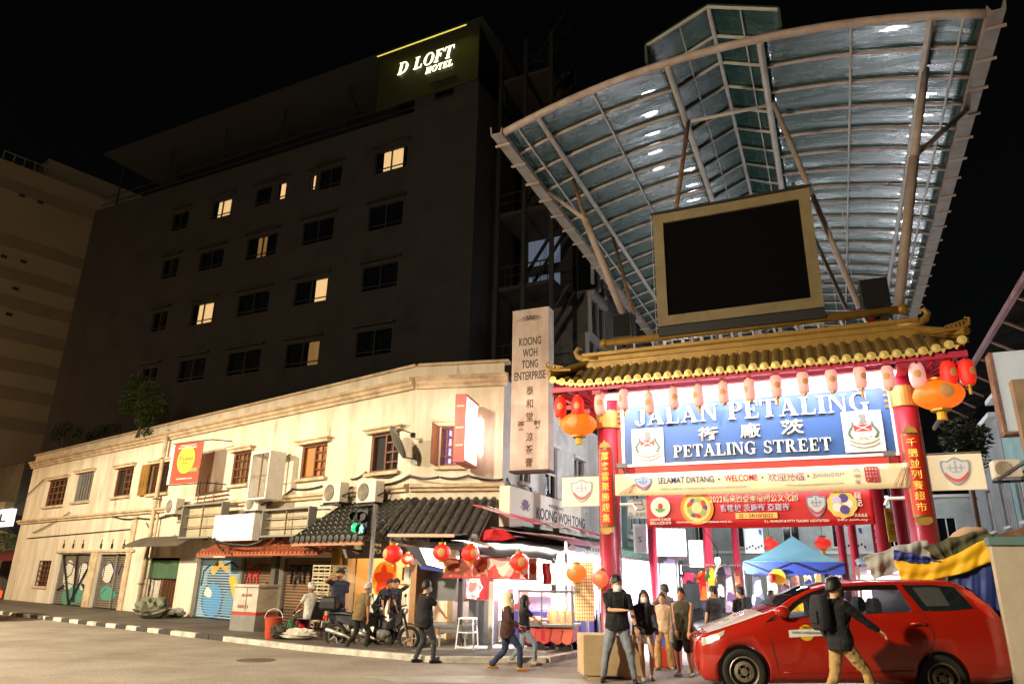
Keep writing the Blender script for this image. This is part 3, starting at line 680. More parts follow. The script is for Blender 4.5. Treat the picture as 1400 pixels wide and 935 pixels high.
def glyph(c):
    T, N = .2, .07; q = []
    if c == 'I': return _st(.09), .38
    if c == 'L': return _st(.09, top=True) + [[(.09, 0), (.7, 0), (.7, .06), (.09, .06)], [(.64, 0), (.7, 0), (.72, .28), (.68, .28)]], .76
    if c == 'E': return _st(.09) + [[(.09, 0), (.68, 0), (.68, .06), (.09, .06)], [(.62, 0), (.68, 0), (.72, .26), (.68, .26)], [(.09, .94), (.66, .94), (.66, 1), (.09, 1)], [(.6, 1), (.66, 1), (.68, .75), (.64, .75)], [(.25, .49), (.5, .49), (.5, .55), (.25, .55)], [(.47, .38), (.51, .38), (.51, .66), (.47, .66)]], .76
    if c == 'F': return _st(.09) + [[(.09, .94), (.66, .94), (.66, 1), (.09, 1)], [(.6, 1), (.66, 1), (.68, .75), (.64, .75)], [(.25, .49), (.5, .49), (.5, .55), (.25, .55)], [(.47, .38), (.51, .38), (.51, .66), (.47, .66)]], .72
    if c == 'T': return _st(.31, top=False) + [[(.02, .94), (.8, .94), (.8, 1), (.02, 1)], [(.02, 1), (.08, 1), (.04, .7), (.0, .7)], [(.74, 1), (.8, 1), (.82, .7), (.78, .7)]], .84
    if c == 'H': return _st(.09) + _st(.62) + [[(.29, .47), (.62, .47), (.62, .54), (.29, .54)]], .93
    if c == 'N': return [[(.12, 0), (.19, 0), (.19, 1), (.12, 1)], [(.76, 0), (.83, 0), (.83, 1), (.76, 1)], [(.12, 1), (.34, 1), (.83, .0), (.74, 0)], [(.02, 0), (.29, 0), (.29, .05), (.02, .05)], [(.02, .95), (.25, .95), (.25, 1), (.02, 1)], [(.66, .95), (.93, .95), (.93, 1), (.66, 1)]], .95
    if c == 'A': return [[(.1, 0), (.17, 0), (.44, 1), (.4, 1)], [(.34, 1), (.52, 1), (.86, 0), (.64, 0)], [(.2, .3), (.64, .3), (.62, .36), (.22, .36)], [(0, 0), (.28, 0), (.28, .05), (0, .05)], [(.55, 0), (.95, 0), (.95, .05), (.55, .05)]], .96
    if c == 'P': return _st(.09) + _arc(.36, .73, .36, .27, -90, 90, .2, .06) + [[(.29, .94), (.36, .94), (.36, 1), (.29, 1)], [(.29, .46), (.36, .46), (.36, .52), (.29, .52)]], .76
    if c == 'R': return _st(.09) + _arc(.36, .74, .34, .26, -90, 90, .2, .06) + [[(.29, .94), (.36, .94), (.36, 1), (.29, 1)], [(.29, .48), (.36, .48), (.36, .54), (.29, .54)], [(.36, .5), (.52, .52), (.84, 0), (.62, 0)], [(.6, 0), (.92, 0), (.92, .05), (.6, .05)]], .92
    if c == 'D': return _st(.09) + _arc(.36, .5, .5, .5, -90, 90, .2, .06) + [[(.29, .94), (.36, .94), (.36, 1), (.29, 1)], [(.29, 0), (.36, 0), (.36, .06), (.29, .06)]], .92
    if c == 'O': return _arc(.47, .5, .45, .52, 0, 360, .2, .055, 30), .96
    if c == 'G': return _arc(.47, .5, .45, .52, 50, 300, .2, .055, 24) + [[(.62, .0), (.8, .03), (.8, .42), (.62, .42)], [(.52, .39), (.9, .39), (.9, .44), (.52, .44)], [(.74, .86), (.79, .98), (.81, .66), (.78, .66)]], .94
    if c == 'S': return _arc(.35, .75, .28, .27, 20, 265, .17, .06) + _arc(.35, .26, .31, .28, -160, 85, .17, .06) + [[(.14, .62), (.27, .53), (.58, .36), (.46, .5)], [(.56, .78), (.6, .98), (.64, .7), (.6, .7)], [(.04, .33), (.08, .33), (.1, .03), (.05, .03)]], .72
    if c == 'J': return _st(.3, y0=.2, bot=False) + _arc(.24, .2, .26, .22, -180, 0, .17, .06) + [[(-.03, .22), (.13, .22), (.13, .30), (.0, .30)]], .6
    return [], .4
def serif_word(parent, s, x0, z0, x1, z1, y, m, ext=.05, shear=0., name='lettering'):
    adv = []; X = 0
    for c in s:
        g_, w_ = glyph(c); adv.append((X, g_)); X += w_ + .08
    tot = X - .08; q = MB(); k = 0
    for X, g_ in adv:
        for poly in g_:
            k += 1; e = .0004 * (k % 9)
            P = [((a + X + shear * b) / tot * (x1 - x0) + x0, b * (z1 - z0) + z0) for a, b in poly]
            ar = sum(P[i][0] * P[(i + 1) % 4][1] - P[(i + 1) % 4][0] * P[i][1] for i in range(len(P)) ) if len(P) == 4 else 1
            if ar < 0: P.reverse()
            q.prism(P, y - ext - e, y + .0002 * (k % 5))
    return q.build(name, m, parent)
a, b = HF.at(543, 102, -.2), HF.at(618, 78, -.2); serif_word(pn, 'D LOFT', a.x, (a.z + b.z) / 2 , b.x, (a.z + b.z) / 2 + (HF.at(580, 75, -.2).z - HF.at(580, 90, -.2).z), -.16, hm, .04, shear=.2)
a, b = HF.at(581, 100, -.2), HF.at(618, 90, -.2); serif_word(pn, 'HOTEL', a.x, (a.z + b.z) / 2, b.x, (a.z + b.z) / 2 + (HF.at(600, 83, -.2).z - HF.at(600, 90.5, -.2).z), -.16, hm, .04, shear=.2)
MB().b2(sgp[0], -.43, zr - .16, hx1 - .6, -.38, zr - .122).build('roof_strip_light', mat('strip_olive', 'f0e070', .5, emit='d8d050', es=.9), HT)
lamp('roof_glow', 'AREA', ((sgp[0] + hx1) / 2, -.7, zr - .2), 30, 'e8d850', HT, abs(sgp[0]) - 1, (R(-30), 0, 0), sizey=.2)
# beige tower, far left
TW = Frame((ground(100, 820).x * 1.0, 0), 0)
tp = ray(60, 400); tl = Vector((tp.x / tp.y * 50, 50)); TF = Frame((tl.x, tl.y), R(90 - 39))
t = thing('beige_tower', 'tall beige block with brown bands behind the hotel', 'building', frame=TF)
zz = TF.at(70, 243).z
MB().b2(-45, 0, 0, 40, 14, zz).build('wall', M['tower'], t)
q = MB()
for py in (270, 345, 388, 426, 467, 508, 546, 586):
    z = TF.at(60, py).z; q.b2(-45, -.05, z - .45, 40, -.002, z + .45)
q.build('floor_band', M['towerband'], t)
a = TF.at(66, 240); b = TF.at(135, 262); MB().b2(a.x, 1, zz, a.x + 14, 8, zz + 2.0).build('roof_room', M['tower'], t)
q = MB()
for k in range(5): q.bar((a.x - 3 + k * .7, .4, zz), (a.x - 3 + k * .7, .4, zz + .9), .06)
q.bar((a.x - 3, .4, zz + .9), (a.x, .4, zz + .9), .06); q.build('railing', M['grey'], t)
q = MB()
for px, py in ((30, 268), (55, 277), (5, 351), (32, 358), (21, 395), (12, 430)):
    p = TF.at(px, py); q.b2(p.x - .2, -.06, p.z - .12, p.x + .2, -.051, p.z + .12)
q.build('vent', M['void'], t)
# low dark building at the far left
lb = F.at(-150, 700); LB = thing('low_side_building', 'low dark side building with lit sign and red awning at far left', 'building', frame=F)
xe = F.at(34, 720, 3).x
q = MB().b2(xe - 30, 2.2, 0, xe, 12, F.at(0, 640, 2.2).z); q.build('wall', mat('dark_plaster', '5a544c', .9, grime=.6, gscale=.6, gcol='2c2824'), LB)
sg = fr(F, (-50, 699, 12, 721), 1.2); so = MB().b2(sg[0], 1.2, sg[1], sg[2], 1.5, sg[3]).build('lit_sign', mat('white_backlit', 'ffffff', .5, emit='ffffff', es=1.0), LB)
text(so, 'HOTEL', sg[0] + .4, sg[1] + .25, sg[2] - .5, sg[3] - .25, 1.19, mat('sign_navy', '2a3560', .5), bold=.02)
MB().b2(sg[0] - .3, 1.7, sg[1] - .3, xe - .2, 2.19, sg[3] + .6).build('fascia', mat('fascia_tan', '8a7a5a', .8, grime=.5), LB)
aw = F.at(-20, 757, .2); aw1 = F.at(37, 757, .2); zt = F.at(10, 750, 1).z; zb = F.at(10, 766, .2).z
MB().sheet(lambda u, v: Vector((aw.x - 2 + (aw1.x - aw.x + 2) * u, 2.15 - 2.0 * v, zt - (zt - zb) * v ** 1.6 - .25 * (max(0, u - .85) / .15) ** 2)), 16, 6).build('red_awning', mat('awning_maroon', '6a1414', .8, grime=.3), LB, solid=.03)
q = MB()
for k in range(5): q.b2(xe - 1.0 - k * 2.2, 2.1, 0.1, xe - .9 - k * 2.2, 2.19, 2.6)
q.build('door_post', M['grey'], LB)
MB().b2(xe - 2.9, 2.12, .1, xe - 1.05, 2.18, 2.5).build('door', M['void'], LB)
# fire escape and service wing right of the hotel
FE = thing('fire_escape_tower', 'black steel stair tower with balconies beside the hotel', 'fire escape', frame=HF)
fx0, fx1 = .4, HF.at(768, 300, 2.5).x; fy = 1.5
lev = [HF.at(700, y, fy).z for y in (195, 325, 415, 500)]; dz = (lev[0] - lev[3]) / 3
levels = [lev[3] + dz * k for k in range(-2, 5)]
MB().b2(fx0, fy + 3, 0, fx1, fy + 3.2, levels[-1] + 2).build('back_wall', mat('black_wall', '1d1c1a', .9), FE)
q = MB(); ra = MB()
for i, z in enumerate(levels):
    q.b2(fx0, fy, z - .18, fx1, fy + 2.9, z)
    for k in range(int((fx1 - fx0) / .35)): x = fx0 + .1 + k * .35; ra.b2(x, fy + .02, z, x + .025, fy + .05, z + .95)
    ra.b2(fx0, fy, z + .95, fx1, fy + .06, z + 1.0); ra.b2(fx0, fy, z + .5, fx1, fy + .05, z + .53)
    ra.bar((fx0 + .6, fy + .8, z), (fx0 + 3.2, fy + .8, z + dz), .12); ra.bar((fx0 + .6, fy + 1.7, z), (fx0 + 3.2, fy + 1.7, z + dz), .12)
build_each(q, 'landing', mat('rusty_dark', '22160f', .8, grime=.4), FE); ra.build('railing', mat('black_rail', '221f1c', .5, metal=.4), FE)
q = MB()
for x in (fx0 + .06, (fx0 + fx1) / 2, fx1 - .06): q.b2(x - .1, fy - .12, 0, x + .1, fy - .003, levels[-1] + 2)
build_each(q, 'post', M['dark'], FE)
dl = mat('dim_lit_door', '70809a', .5, emit='8a9cb8', es=.22, grime=.5, gscale=2, stretch=(6, 1, .2))
for py in (335, 400):
    a, b = HF.at(722, py + 30, fy + 2.9), HF.at(765, py - 28, fy + 2.9); MB().b2(a.x, fy + 2.93, a.z, b.x, fy + 2.99, b.z).build('lit_landing', dl, FE)
# concrete block with windows right of it, over the market shops
BF = Frame((S.world((u0 - .3, 0, 0)).x, S.world((u0 - .3, 0, 0)).y), S.rz)
CB = thing('concrete_block', 'grey weathered concrete block with framed windows behind the gate roof', 'building', loc=(0, 0, 0), rz=S.rz)
va, vb = S.atx(775, 400, u0 - .4).y, S.atx(852, 400, u0 - .4).y
zc = S.atx(780, 330, u0 - .4).z
concr = mat('old_concrete', '5b5751', .9, grime=.8, gscale=1.2, gcol='1f1d1b', bump=.4, bscale=12)
MB().b2(u0 - 6, v0 + 12.05, 0, u0 - .4, v0 + 34, max(11, zc)).build('wall', concr, CB)
q = MB(); pn_ = MB()
for (px, py, w_, h_) in ((818, 375, 1.8, 1.7), (815, 440, 1.8, 1.7), (832, 380, 1.8, 1.7), (812, 495, 1.8, 1.6)):
    p = S.atx(px, py, u0 - .35)
    pn_.b2(u0 - .395, p.y - w_ / 2, p.z - h_ / 2, u0 - .36, p.y + w_ / 2, p.z + h_ / 2)
    for yy in (-w_ / 2 - .1, -.04, w_ / 2): q.b2(u0 - .39, p.y + yy, p.z - h_ / 2, u0 - .25, p.y + yy + .1, p.z + h_ / 2)
    q.b2(u0 - .39, p.y - w_ / 2 - .15, p.z + h_ / 2, u0 - .1, p.y + w_ / 2 + .15, p.z + h_ / 2 + .18)
q.build('window', M['grey'], CB); pn_.build('pane', M['glassdark'], CB)
sl = gh['shop']; lamp('shop_light', 'AREA', ((sl[0] + sl[2]) / 2 + .3, (.6), 3.2), 90, 'ffd090', SH, 2.0, (0, 0, 0), sizey=1.0)
MB().b2(sl[0] + .2, -.5 + 1.0, 3.205, sl[2] + .6, .62, 3.245).build('shop_tube', mat('warm_tube', 'fff0d0', .4, emit='ffe0b0', es=5), SH)
pq = [S.world(p) for p in ((CORN.x - .5, CORN.y - .3, 0), (CORN.x + 2.2, 14.9, 0), (CORN.x + 2.2, 24, 0), (CORN.x - .2, 24, 0))]; k3b = ground(560, 897); pq = [k3b + Vector((0, .15, 0)), ground(690, 893) + Vector((0, .1, 0)), ground(745, 900) + Vector((0, .15, 0)), ground(818, 889) + Vector((0, .6, 0))] + pq[2:] 
tag(MB().prismz([(p.x, p.y) for p in pq], .05, .106).build('pavement', mat('corner_slab', 'a8a298', .6, grime=.5, gscale=1.2, gcol='6a645c', bump=.2)), 'pale concrete slab under the corner stall', kind='structure')
# ---------------------------------------------------------------- market gate
GF = Frame(S.world((-1.56, VG, 0)), S.rz)
GT = thing('market_gate', 'red and gold Chinese market gate with tiled roof and blue street name board', 'gate', frame=GF)
XP = 3.18
goldm = M['gold']; goldlit = mat('bright_gold', 'a07c34', .45, metal=.25, grime=.4, gscale=5, gcol='5c4218')
charm = mat('gold_characters', 'f0c850', .4, emit='f0c850', es=.25)
for sx in (-1, 1):
    p = MB().lathe([(.32, 0), (.32, .25), (.25, .32), (.25, 5.9)], (sx * XP, 0, 0), 24).build('pillar', M['red'], GT, smooth=True)
    zb = GF.at(832 if sx < 0 else 1240, 572 if sx < 0 else 540, -.25).z
    q = MB().lathe([(.262, zb - .22), (.275, zb - .2), (.275, zb + .2), (.262, zb + .22)], (sx * XP, 0, 0), 24)
    for k in range(4): q.box((sx * XP + (.31 if sx < 0 else -.31), -.05, zb - .17 + k * .12), (.1, .06, .05))
    q.build('gold_band', goldlit, p, smooth=False)
    r_ = (822, 612, 838, 722) if sx < 0 else (1240, 592, 1277, 708)
    if sx < 0: zt, zl = GF.at(829, 612, -.3).z, GF.at(829, 720, -.3).z
    else: zt, zl = GF.at(1247, 592, -.3).z, GF.at(1266, 706, -.3).z
    xx = sx * XP + (-.06 if sx < 0 else .03)
    # curved board following the pillar
    def bd(rad, half, za, zb_): return lambda u, v: Vector((sx * XP + rad * math.sin((u - .5) * 2 * half), -rad * math.cos((u - .5) * 2 * half), za + (zb_ - za) * v))
    b_ = MB().sheet(bd(.285, .62, zl, zt), 10, 1).build('couplet_board', mat('couplet_gold_edge', '7a5a20', .4, metal=.3), p, solid=.02)
    MB().sheet(bd(.302, .5, zl + .04, zt - .04), 10, 1).build('couplet_field', mat('couplet_red', 'c01808', .5), p, solid=.008)
    s_ = '萬客雲聚勝趕集' if sx < 0 else '千攤並列賽超市'; n = len(s_); h = (zt - zl - .16) / n
    for k, ch in enumerate(s_):
        zc_ = zt - .08 - h * (k + .5); text(p, ch, sx * XP - .09, zc_ - h * .4, sx * XP + .09, zc_ + h * .4, -.308, charm, bold=.008, ext=.006)
    MB().prism([(sx * XP - .14, zt + .01), (sx * XP + .14, zt + .01), (sx * XP + .1, zt + .1), (sx * XP + .03, zt + .14), (sx * XP, zt + .2), (sx * XP - .03, zt + .14), (sx * XP - .1, zt + .1)], -.31, -.27).build('gold_crown', goldlit, p)
    MB().prism([(sx * XP - .14, zl - .01), (sx * XP + .14, zl - .01), (sx * XP + .15, zl - .1), (sx * XP + .06, zl - .16), (sx * XP - .06, zl - .16), (sx * XP - .15, zl - .1)], -.31, -.27).build('gold_foot', goldlit, p)
# street name board
sg = fr(GF, (855, 580, 1221, 628)); sx0, sx1 = GF.at(855, 600).x, GF.at(1221, 590).x; sz0 = GF.at(1040, 627.5).z; sz1 = sz0 + 1.36
blue = mat('sign_blue', '2a4f82', .45, grime=.15, gscale=.8, gcol='2a4f88', stretch=(1, 1, .3))
sb = MB().b2(sx0, -.06, sz0, sx1, .1, sz1).build('name_board', blue, GT)
wm = mat('sign_white', 'f2f0ea', .4); lm = mat('letter_cream', 'efe6d2', .4)
MB().b2(sx0 - .07, -.1, sz0 - .06, sx1 + .07, -.02, sz0 - .001).b2(sx0 - .07, -.1, sz0, sx0 - .001, -.02, sz1).b2(sx1 + .001, -.1, sz0, sx1 + .07, -.02, sz1).build('board_frame', wm, sb)
def gword(s, x0, xr, yb0, yb1, hpx, par=sb, m=lm, y=-.065, ext=.055):
    a, b = GF.at(x0, yb0, y), GF.at(xr, yb1, y); z = (a.z + b.z) / 2; h = GF.at((x0 + xr) / 2, (yb0 + yb1) / 2 - hpx, y).z - GF.at((x0 + xr) / 2, (yb0 + yb1) / 2, y).z
    return serif_word(par, s, a.x, z, b.x, z + h, y, m, ext)
gword('JALAN PETALING', 870, 1190, 584, 559, 23)
gword('PETALING STREET', 922, 1138, 627, 613.5, 16.5)
for ch, r_ in (('街', (955, 584, 982, 603)), ('廠', (1012, 579, 1040, 598.5)), ('茨', (1068, 574, 1099, 594))):
    a = fr(GF, r_, -.066); text(sb, ch, a[0], a[1], a[2], a[3], -.064, lm, bold=.012, ext=.04)
mred = mat('crest_red', 'b8322e', .5); mgrey = mat('crest_grey', '6a7068', .5); mgrn = mat('crest_green', '4a6a58', .5); mpl = mat('crest_silver', 'c8ccc8', .4)
def P01(r_, pts): return [(r_[0] + (r_[2] - r_[0]) * a, r_[1] + (r_[3] - r_[1]) * b) for a, b in pts]
for r_ in ((864.5, 586, 907.6, 634.6), (1152.6, 562, 1208, 618)):
    a = fr(GF, r_, -.08); cp = MB().b2(a[0], -.12, a[1], a[2], -.065, a[3]).build('crest_plate', mat('crest_ivory', 'e4dccb', .5), sb)
    y = -.132
    MB().prism(P01(a, [(.28, .66), (.72, .66), (.74, .42), (.5, .3), (.26, .42)]), y, y + .011).build('crest_shield', mpl, cp)
    MB().prism(P01(a, [(.28, .66), (.72, .66), (.72, .5), (.28, .5)]), y - .008, y - .001).build('crest_shield', mred, cp)
    q = MB()
    for p_, e in (([(.3, .65), (.34, .65), (.7, .51), (.66, .51)], 0), ([(.66, .65), (.7, .65), (.34, .51), (.3, .51)], .001)): q.prism(P01(a, p_), y - .011 - e, y - .0085)
    for z_ in (.44, .36): q.prism(P01(a, [(.29, z_ - .04), (.5, z_ + .04), (.71, z_ - .04), (.71, z_ - .07), (.5, z_ + .01), (.29, z_ - .07)]), y - .010, y - .0005)
    q.build('crest_chevron', wm, cp)
    q = MB()
    for z_ in (.2, .29): q.prism(P01(a, [(.12, z_ + .02), (.3, z_ - .06), (.5, z_ - .09), (.7, z_ - .06), (.88, z_ + .02), (.88, z_ + .0), (.7, z_ - .08), (.5, z_ - .11), (.3, z_ - .08), (.12, z_)]), y, y + .011)
    q.build('crest_ribbon', mgrey, cp)
    q = MB()
    for k in range(9):
        for s_ in (-1, 1):
            t = k / 8; cx, cy = .5 + s_ * (.3 + .06 * math.sin(t * 5)), .35 + .36 * t; q.prism(P01(a, [(cx - .045, cy), (cx, cy - .03), (cx + .045, cy), (cx, cy + .03)]), y - .004 * (k % 2) - .001, y + .01)
    q.build('crest_foliage', mgrn, cp)
    blob(cp, P01(a, [(.42, .70), (.46, .80), (.4, .88), (.5, .93), (.62, .88), (.6, .78), (.64, .72), (.54, .68)]), mgrey, y=y, name='crest_figure')
# red framework round the board
q = MB()
q.b2(-XP + .25, -.09, sz0 - .42, XP - .25, .12, sz0 - .065).b2(-XP + .25, -.05, sz0 - .06, sx0 - .075, .12, 5.9).b2(sx1 + .075, -.05, sz0 - .06, XP - .25, .12, 5.9)
q.build('red_frame', mat('frame_red', 'b03224', .5, grime=.2), GT)
MB().b2(sx0 - .07, -.08, sz1 + .002, sx1 + .07, .1, 5.75).build('soffit_panel', mat('pink_panel', 'f0d8da', .6), GT)
# roof
EX0, EX1 = GF.at(750, 530, -1.0).x, GF.at(1327, 477, -1.0).x; ZE = 5.95; RX0, RX1 = GF.at(806, 500, 0).x, GF.at(1248, 445, 0).x; ZR = 6.66
brownt = mat('glazed_brown_tile', '6c5528', .4, grime=.4, gscale=5, gcol='2f2410')
for side in (-1, 1):
    q = MB(); ec = MB(); n = 38
    for i in range(n):
        x = EX0 + (i + .5) * (EX1 - EX0) / n
        tmax = 1.0
        if x < RX0: tmax = (x - EX0) / (RX0 - EX0)
        if x > RX1: tmax = (EX1 - x) / (EX1 - RX1)
        lift = .22 * max(0, (abs(x) - 3.4)) ** 2
        rs = []; rows = max(1, int(9 * tmax))
        def pos(t): return Vector((x, side * (1.0 - t), ZE + lift * (1 - t) + (ZR - ZE) * (t ** 1.25)))
        for k in range(rows):
            for e, rr in ((0, .085), (.96, .07)):
                c = pos((k + e) / rows * tmax); rs.append([c + Vector((math.cos(a) * rr, 0, math.sin(a) * rr)) for a in [math.pi * j / 6 for j in range(7)]])
        q.rings(rs)
        c = pos(0); ec.lathe([(.001, -.01), (.088, -.01), (.088, .03), (.05, .035), (.001, .045)], (c.x, c.y, c.z + .02) , 12, axis='y') if side < 0 else None
        x2 = x + (EX1 - EX0) / n / 2
        if i < n - 1 and side < 0: ec.prism([(x2 - .06, c.z), (x2 + .06, c.z), (x2, c.z - .1)], c.y - .03, c.y - .01)
        w2 = (EX1 - EX0) / n / 2
        q.rings([[pos(tmax * j / 5) + Vector((s_ * w2, 0, dz_)) for s_, dz_ in ((-1, -.04), (1, -.04), (1, .012), (-1, .012))] for j in range(6)])
    o = q.build('tiled_roof', brownt, GT)
    if side < 0: ec.build('tile_end', mat('pale_gold', 'd8c070', .4, metal=.2, grime=.3), o)
# hip ends
for ex, rx in ((EX0, RX0), (EX1, RX1)):
    lift = .22 * (abs(ex) - 3.4) ** 2
    q = MB(); q.quad((ex, -1, ZE + lift), (ex, 1, ZE + lift), (rx, 0, ZR), (rx, 0, ZR + .01)); q.build('hip_end', brownt, GT, solid=.03)
    h = MB(); n = 8
    for sd in (-1, 1):
        pts = []
        for k in range(n + 1):
            t = k / n; pts.append(Vector((rx + (ex - rx) * t, sd * t, ZR + .1 + (ZE + lift + .1 - ZR - .1) * t + .25 * max(0, t - .8))))
        h.tube(pts, .085, 8)
    h.build('hip_ridge', goldm, GT)
    # scrolled corner ornaments
    for sd in (-1,):
        o_ = MB(); s_ = 1 if ex > 0 else -1; b = Vector((ex - s_ * .3, sd * .95, ZE + lift + .2))
        for k in range(5):
            c = b + Vector((s_ * .07 * k, 0, .05 + .025 * k)); o_.torus(c, .06 - .005 * k, .018, 'y', 14, 6, R(-60), R(230))
        o_.tube([b + Vector((-s_ * .25, 0, 0)), b + Vector((s_ * .2, 0, .03)), b + Vector((s_ * .36, 0, .1)), b + Vector((s_ * .38, 0, .22)), b + Vector((s_ * .3, 0, .24))], [.04, .04, .035, .03, .02], 6)
        o_.build('corner_ornament', goldm, GT)
rp = MB(); rp.prismx([(-.14, ZR - .05), (-.14, ZR + .06), (-.09, ZR + .1), (-.09, ZR + .2), (-.13, ZR + .24), (-.13, ZR + .32), (.13, ZR + .32), (.14, ZR - .05)], RX0 - .15, RX1 + .1)
for k in range(32): x = RX0 + (RX1 - RX0) * (k + .5) / 32; rp.lathe([(.11, -.02), (.11, .02)], (x, -.13, ZR - .06), 10, 'y')
rp.build('main_ridge', goldlit, GT)
for ex, s_ in ((RX0 - .1, -1), (RX1 + .05, 1)):
    MB().tube([(ex - s_ * .35, 0, ZR + .2), (ex + s_ * .05, 0, ZR + .22), (ex + s_ * .2, 0, ZR + .3), (ex + s_ * .26, 0, ZR + .42), (ex + s_ * .2, 0, ZR + .52), (ex + s_ * .1, 0, ZR + .48)], [.12, .1, .08, .07, .055, .03], 10).build('ridge_curl', goldlit, GT, smooth=True)
# soffit, purlins and brackets
q = MB()
for s_ in (-1, 1):
    q.rings([[(EX0 + .05, s_ * .92, ZE - .03), (EX0 + .05, s_ * .02, ZR - .12), (EX0 + .05, s_ * .02, ZR - .16), (EX0 + .05, s_ * .92, ZE - .07)], [(EX1 - .05, s_ * .92, ZE - .03), (EX1 - .05, s_ * .02, ZR - .12), (EX1 - .05, s_ * .02, ZR - .16), (EX1 - .05, s_ * .92, ZE - .07)]])
q.b2(EX0 + .05, -.95, ZE - .14, EX1 - .05, -.88, ZE - .02)
q.build('soffit', mat('soffit_red', 'b02a48', .5), GT)
q = MB()
for s_ in (-1, 1):
    for dx in (.25, .55, .85, 1.1):
        q.bar((s_ * (XP + .15), 0, 5.55), (s_ * (XP + dx), -.86, ZE - .16), .05); q.bar((s_ * (XP + .15), 0, 5.3), (s_ * (XP + dx), 0, ZE - .1), .05)
    q.b2(s_ * XP - .1, -.9, 5.7, s_ * XP + .1, .9, 5.84); q.b2(s_ * (XP + .3), -.05, 5.6, s_ * (XP + 1.1), .05, 5.7)
q.b2(-XP, -.08, 5.76, XP, .1, 5.9)
q.build('roof_bracket', mat('bracket_red', 'a02038', .5), GT)
tubem = mat('fluorescent', 'ffffff', .4, emit='f8f4ff', es=22)
for k in range(12):
    x = -2.6 + (k % 6) * 1.04; yk = -.55 + .27 * (k // 6); q = MB().tube([(x - .48, yk, 5.72), (x + .48, yk, 5.72)], .02, 8).build('fluorescent_tube', tubem, GT)
    MB().b2(x - .52, yk - .05, 5.742, x + .52, yk + .05, 5.79).build('tube_housing', wm, q)
lamp('gate_light', 'AREA', (0, -.7, 5.66), 270, 'f4f2ff', GT, 6.2, (R(12), 0, 0), sizey=.12)
lamp('gate_glow', 'AREA', (0, -.35, 5.6), 130, 'fff0f6', GT, 6.0, (R(160), 0, 0), sizey=.1)
for s_ in (-1, 1):
    q = MB().b2(s_ * 2.75 - .11, -.45, sz0 - .12, s_ * 2.75 + .11, -.3, sz0 - .02).build('floodlight', M['grey'], GT); MB().bar((s_ * 2.75, -.1, sz0 - .2), (s_ * 2.75, -.36, sz0 - .1), .03).build('bracket_arm', M['grey'], q)
    MB().tube([(s_ * (XP - .25), -.02, 3.25), (s_ * (XP - .55), -.02, 3.25), (s_ * (XP - .62), -.02, 3.12)], .035).build('wall_lamp', M['white'], GT)
# gold rail above the roof with its stays
za, zb_ = GF.at(826, 470, .5), GF.at(1233, 423, .5); zp = (za.z + zb_.z) / 2
MB().tube([(za.x, .5, zp), (zb_.x, .5, zp)], .1, 14).ell((za.x, .5, zp), (.13, .13, .13)).ell((zb_.x, .5, zp), (.13, .13, .13)).build('gold_rail', goldlit, GT, smooth=True)
q = MB()
for k in range(14): x = za.x + .3 + k * (zb_.x - za.x - .6) / 13; q.bar((x, .5, zp - .1), (x + .12, .2, ZR + .1), .04)
q.tube([(za.x, .62, zp - .3), (zb_.x, .62, zp - .3)], .03)
q.build('rail_stay', M['white'], GT)
q = MB()
for s_ in (-1, 1): q.b2(s_ * XP - .1, .42, 5.9, s_ * XP + .1, .6, zp - .1)
build_each(q, 'rail_post', M['dark'], GT)
# ---------------------------------------------------------------- banners hung on the gate
def banner(name, label, cat, quad, off, m, thick=.012, wave=.03):
    x0, x1 = GF.at(quad[0], (quad[1] + quad[3]) / 2, off).x, GF.at(quad[4], (quad[5] + quad[7]) / 2, off).x
    z1 = (GF.at(quad[0], quad[1], off).z + GF.at(quad[4], quad[5], off).z) / 2; z0 = (GF.at(quad[2], quad[3], off).z + GF.at(quad[6], quad[7], off).z) / 2
    t = thing(name, label, cat, (0, 0, 0), frame=GF); t.location = GF.world(((x0 + x1) / 2, off, z0))
    hw, h = (x1 - x0) / 2, z1 - z0
    MB().sheet(lambda u, v: Vector((-hw + 2 * hw * u, 0.02 + wave * .5 * math.sin(u * 21 + v * 2) * (1 - v), h * v - .5 * wave * math.sin(u * math.pi) * (1 - v) * 2)), 60, 4).build('cloth', m, t, solid=thick, smooth=True)
    return t, hw, h
def shield(par, x0, z0, x1, z1, y, cols):
    r_ = (x0, z0, x1, z1)
    o = blob(par, P01(r_, [(.02, .86), (.25, .88), (.5, 1.0), (.75, .88), (.98, .86), (.96, .5), (.8, .2), (.5, 0), (.2, .2), (.04, .5)]), cols[0], y=y, name='shield_emblem')
    blob(o, P01(r_, [(.09, .80), (.28, .82), (.5, .92), (.72, .82), (.91, .80), (.89, .5), (.75, .24), (.5, .07), (.25, .24), (.11, .5)]), cols[1], y=y - .004, name='emblem_field')
    q = MB(); n = 10
    for k in range(n):
        t0, t1 = k / n, (k + 1) / n; f = lambda t, w_: (.13 + .74 * t, .48 - .25 * math.sin(math.pi * t) - w_)
        q.prism(P01(r_, [f(t0, 0), f(t0, .12), f(t1, .12), f(t1, 0)]), y - .008, y - .0055)
    q.build('emblem_ribbon', cols[2], o)
    q = MB()
    for a, b, c, d in ((.47, .5, .53, .88), (.3, .5, .345, .74), (.655, .5, .7, .74), (.2, .60, .8, .64), (.36, .45, .64, .49)):
        q.prism(P01(r_, [(a, b), (c, b), (c, d), (a, d)]), y - .0075 - .0005 * (b * 7 % 1), y - .0055)
    q.build('emblem_tower', cols[3], o)
    return o
shc = (mat('shield_slate', '7a84a4', .6), mat('shield_pale', 'c8d0de', .6), mat('shield_ribbon', 'd04858', .6), mat('shield_lines', '8490ae', .6))
creamb = mat('banner_cream', 'eee2bc', .7, grime=.25, gscale=1.2, gcol='e8d890')
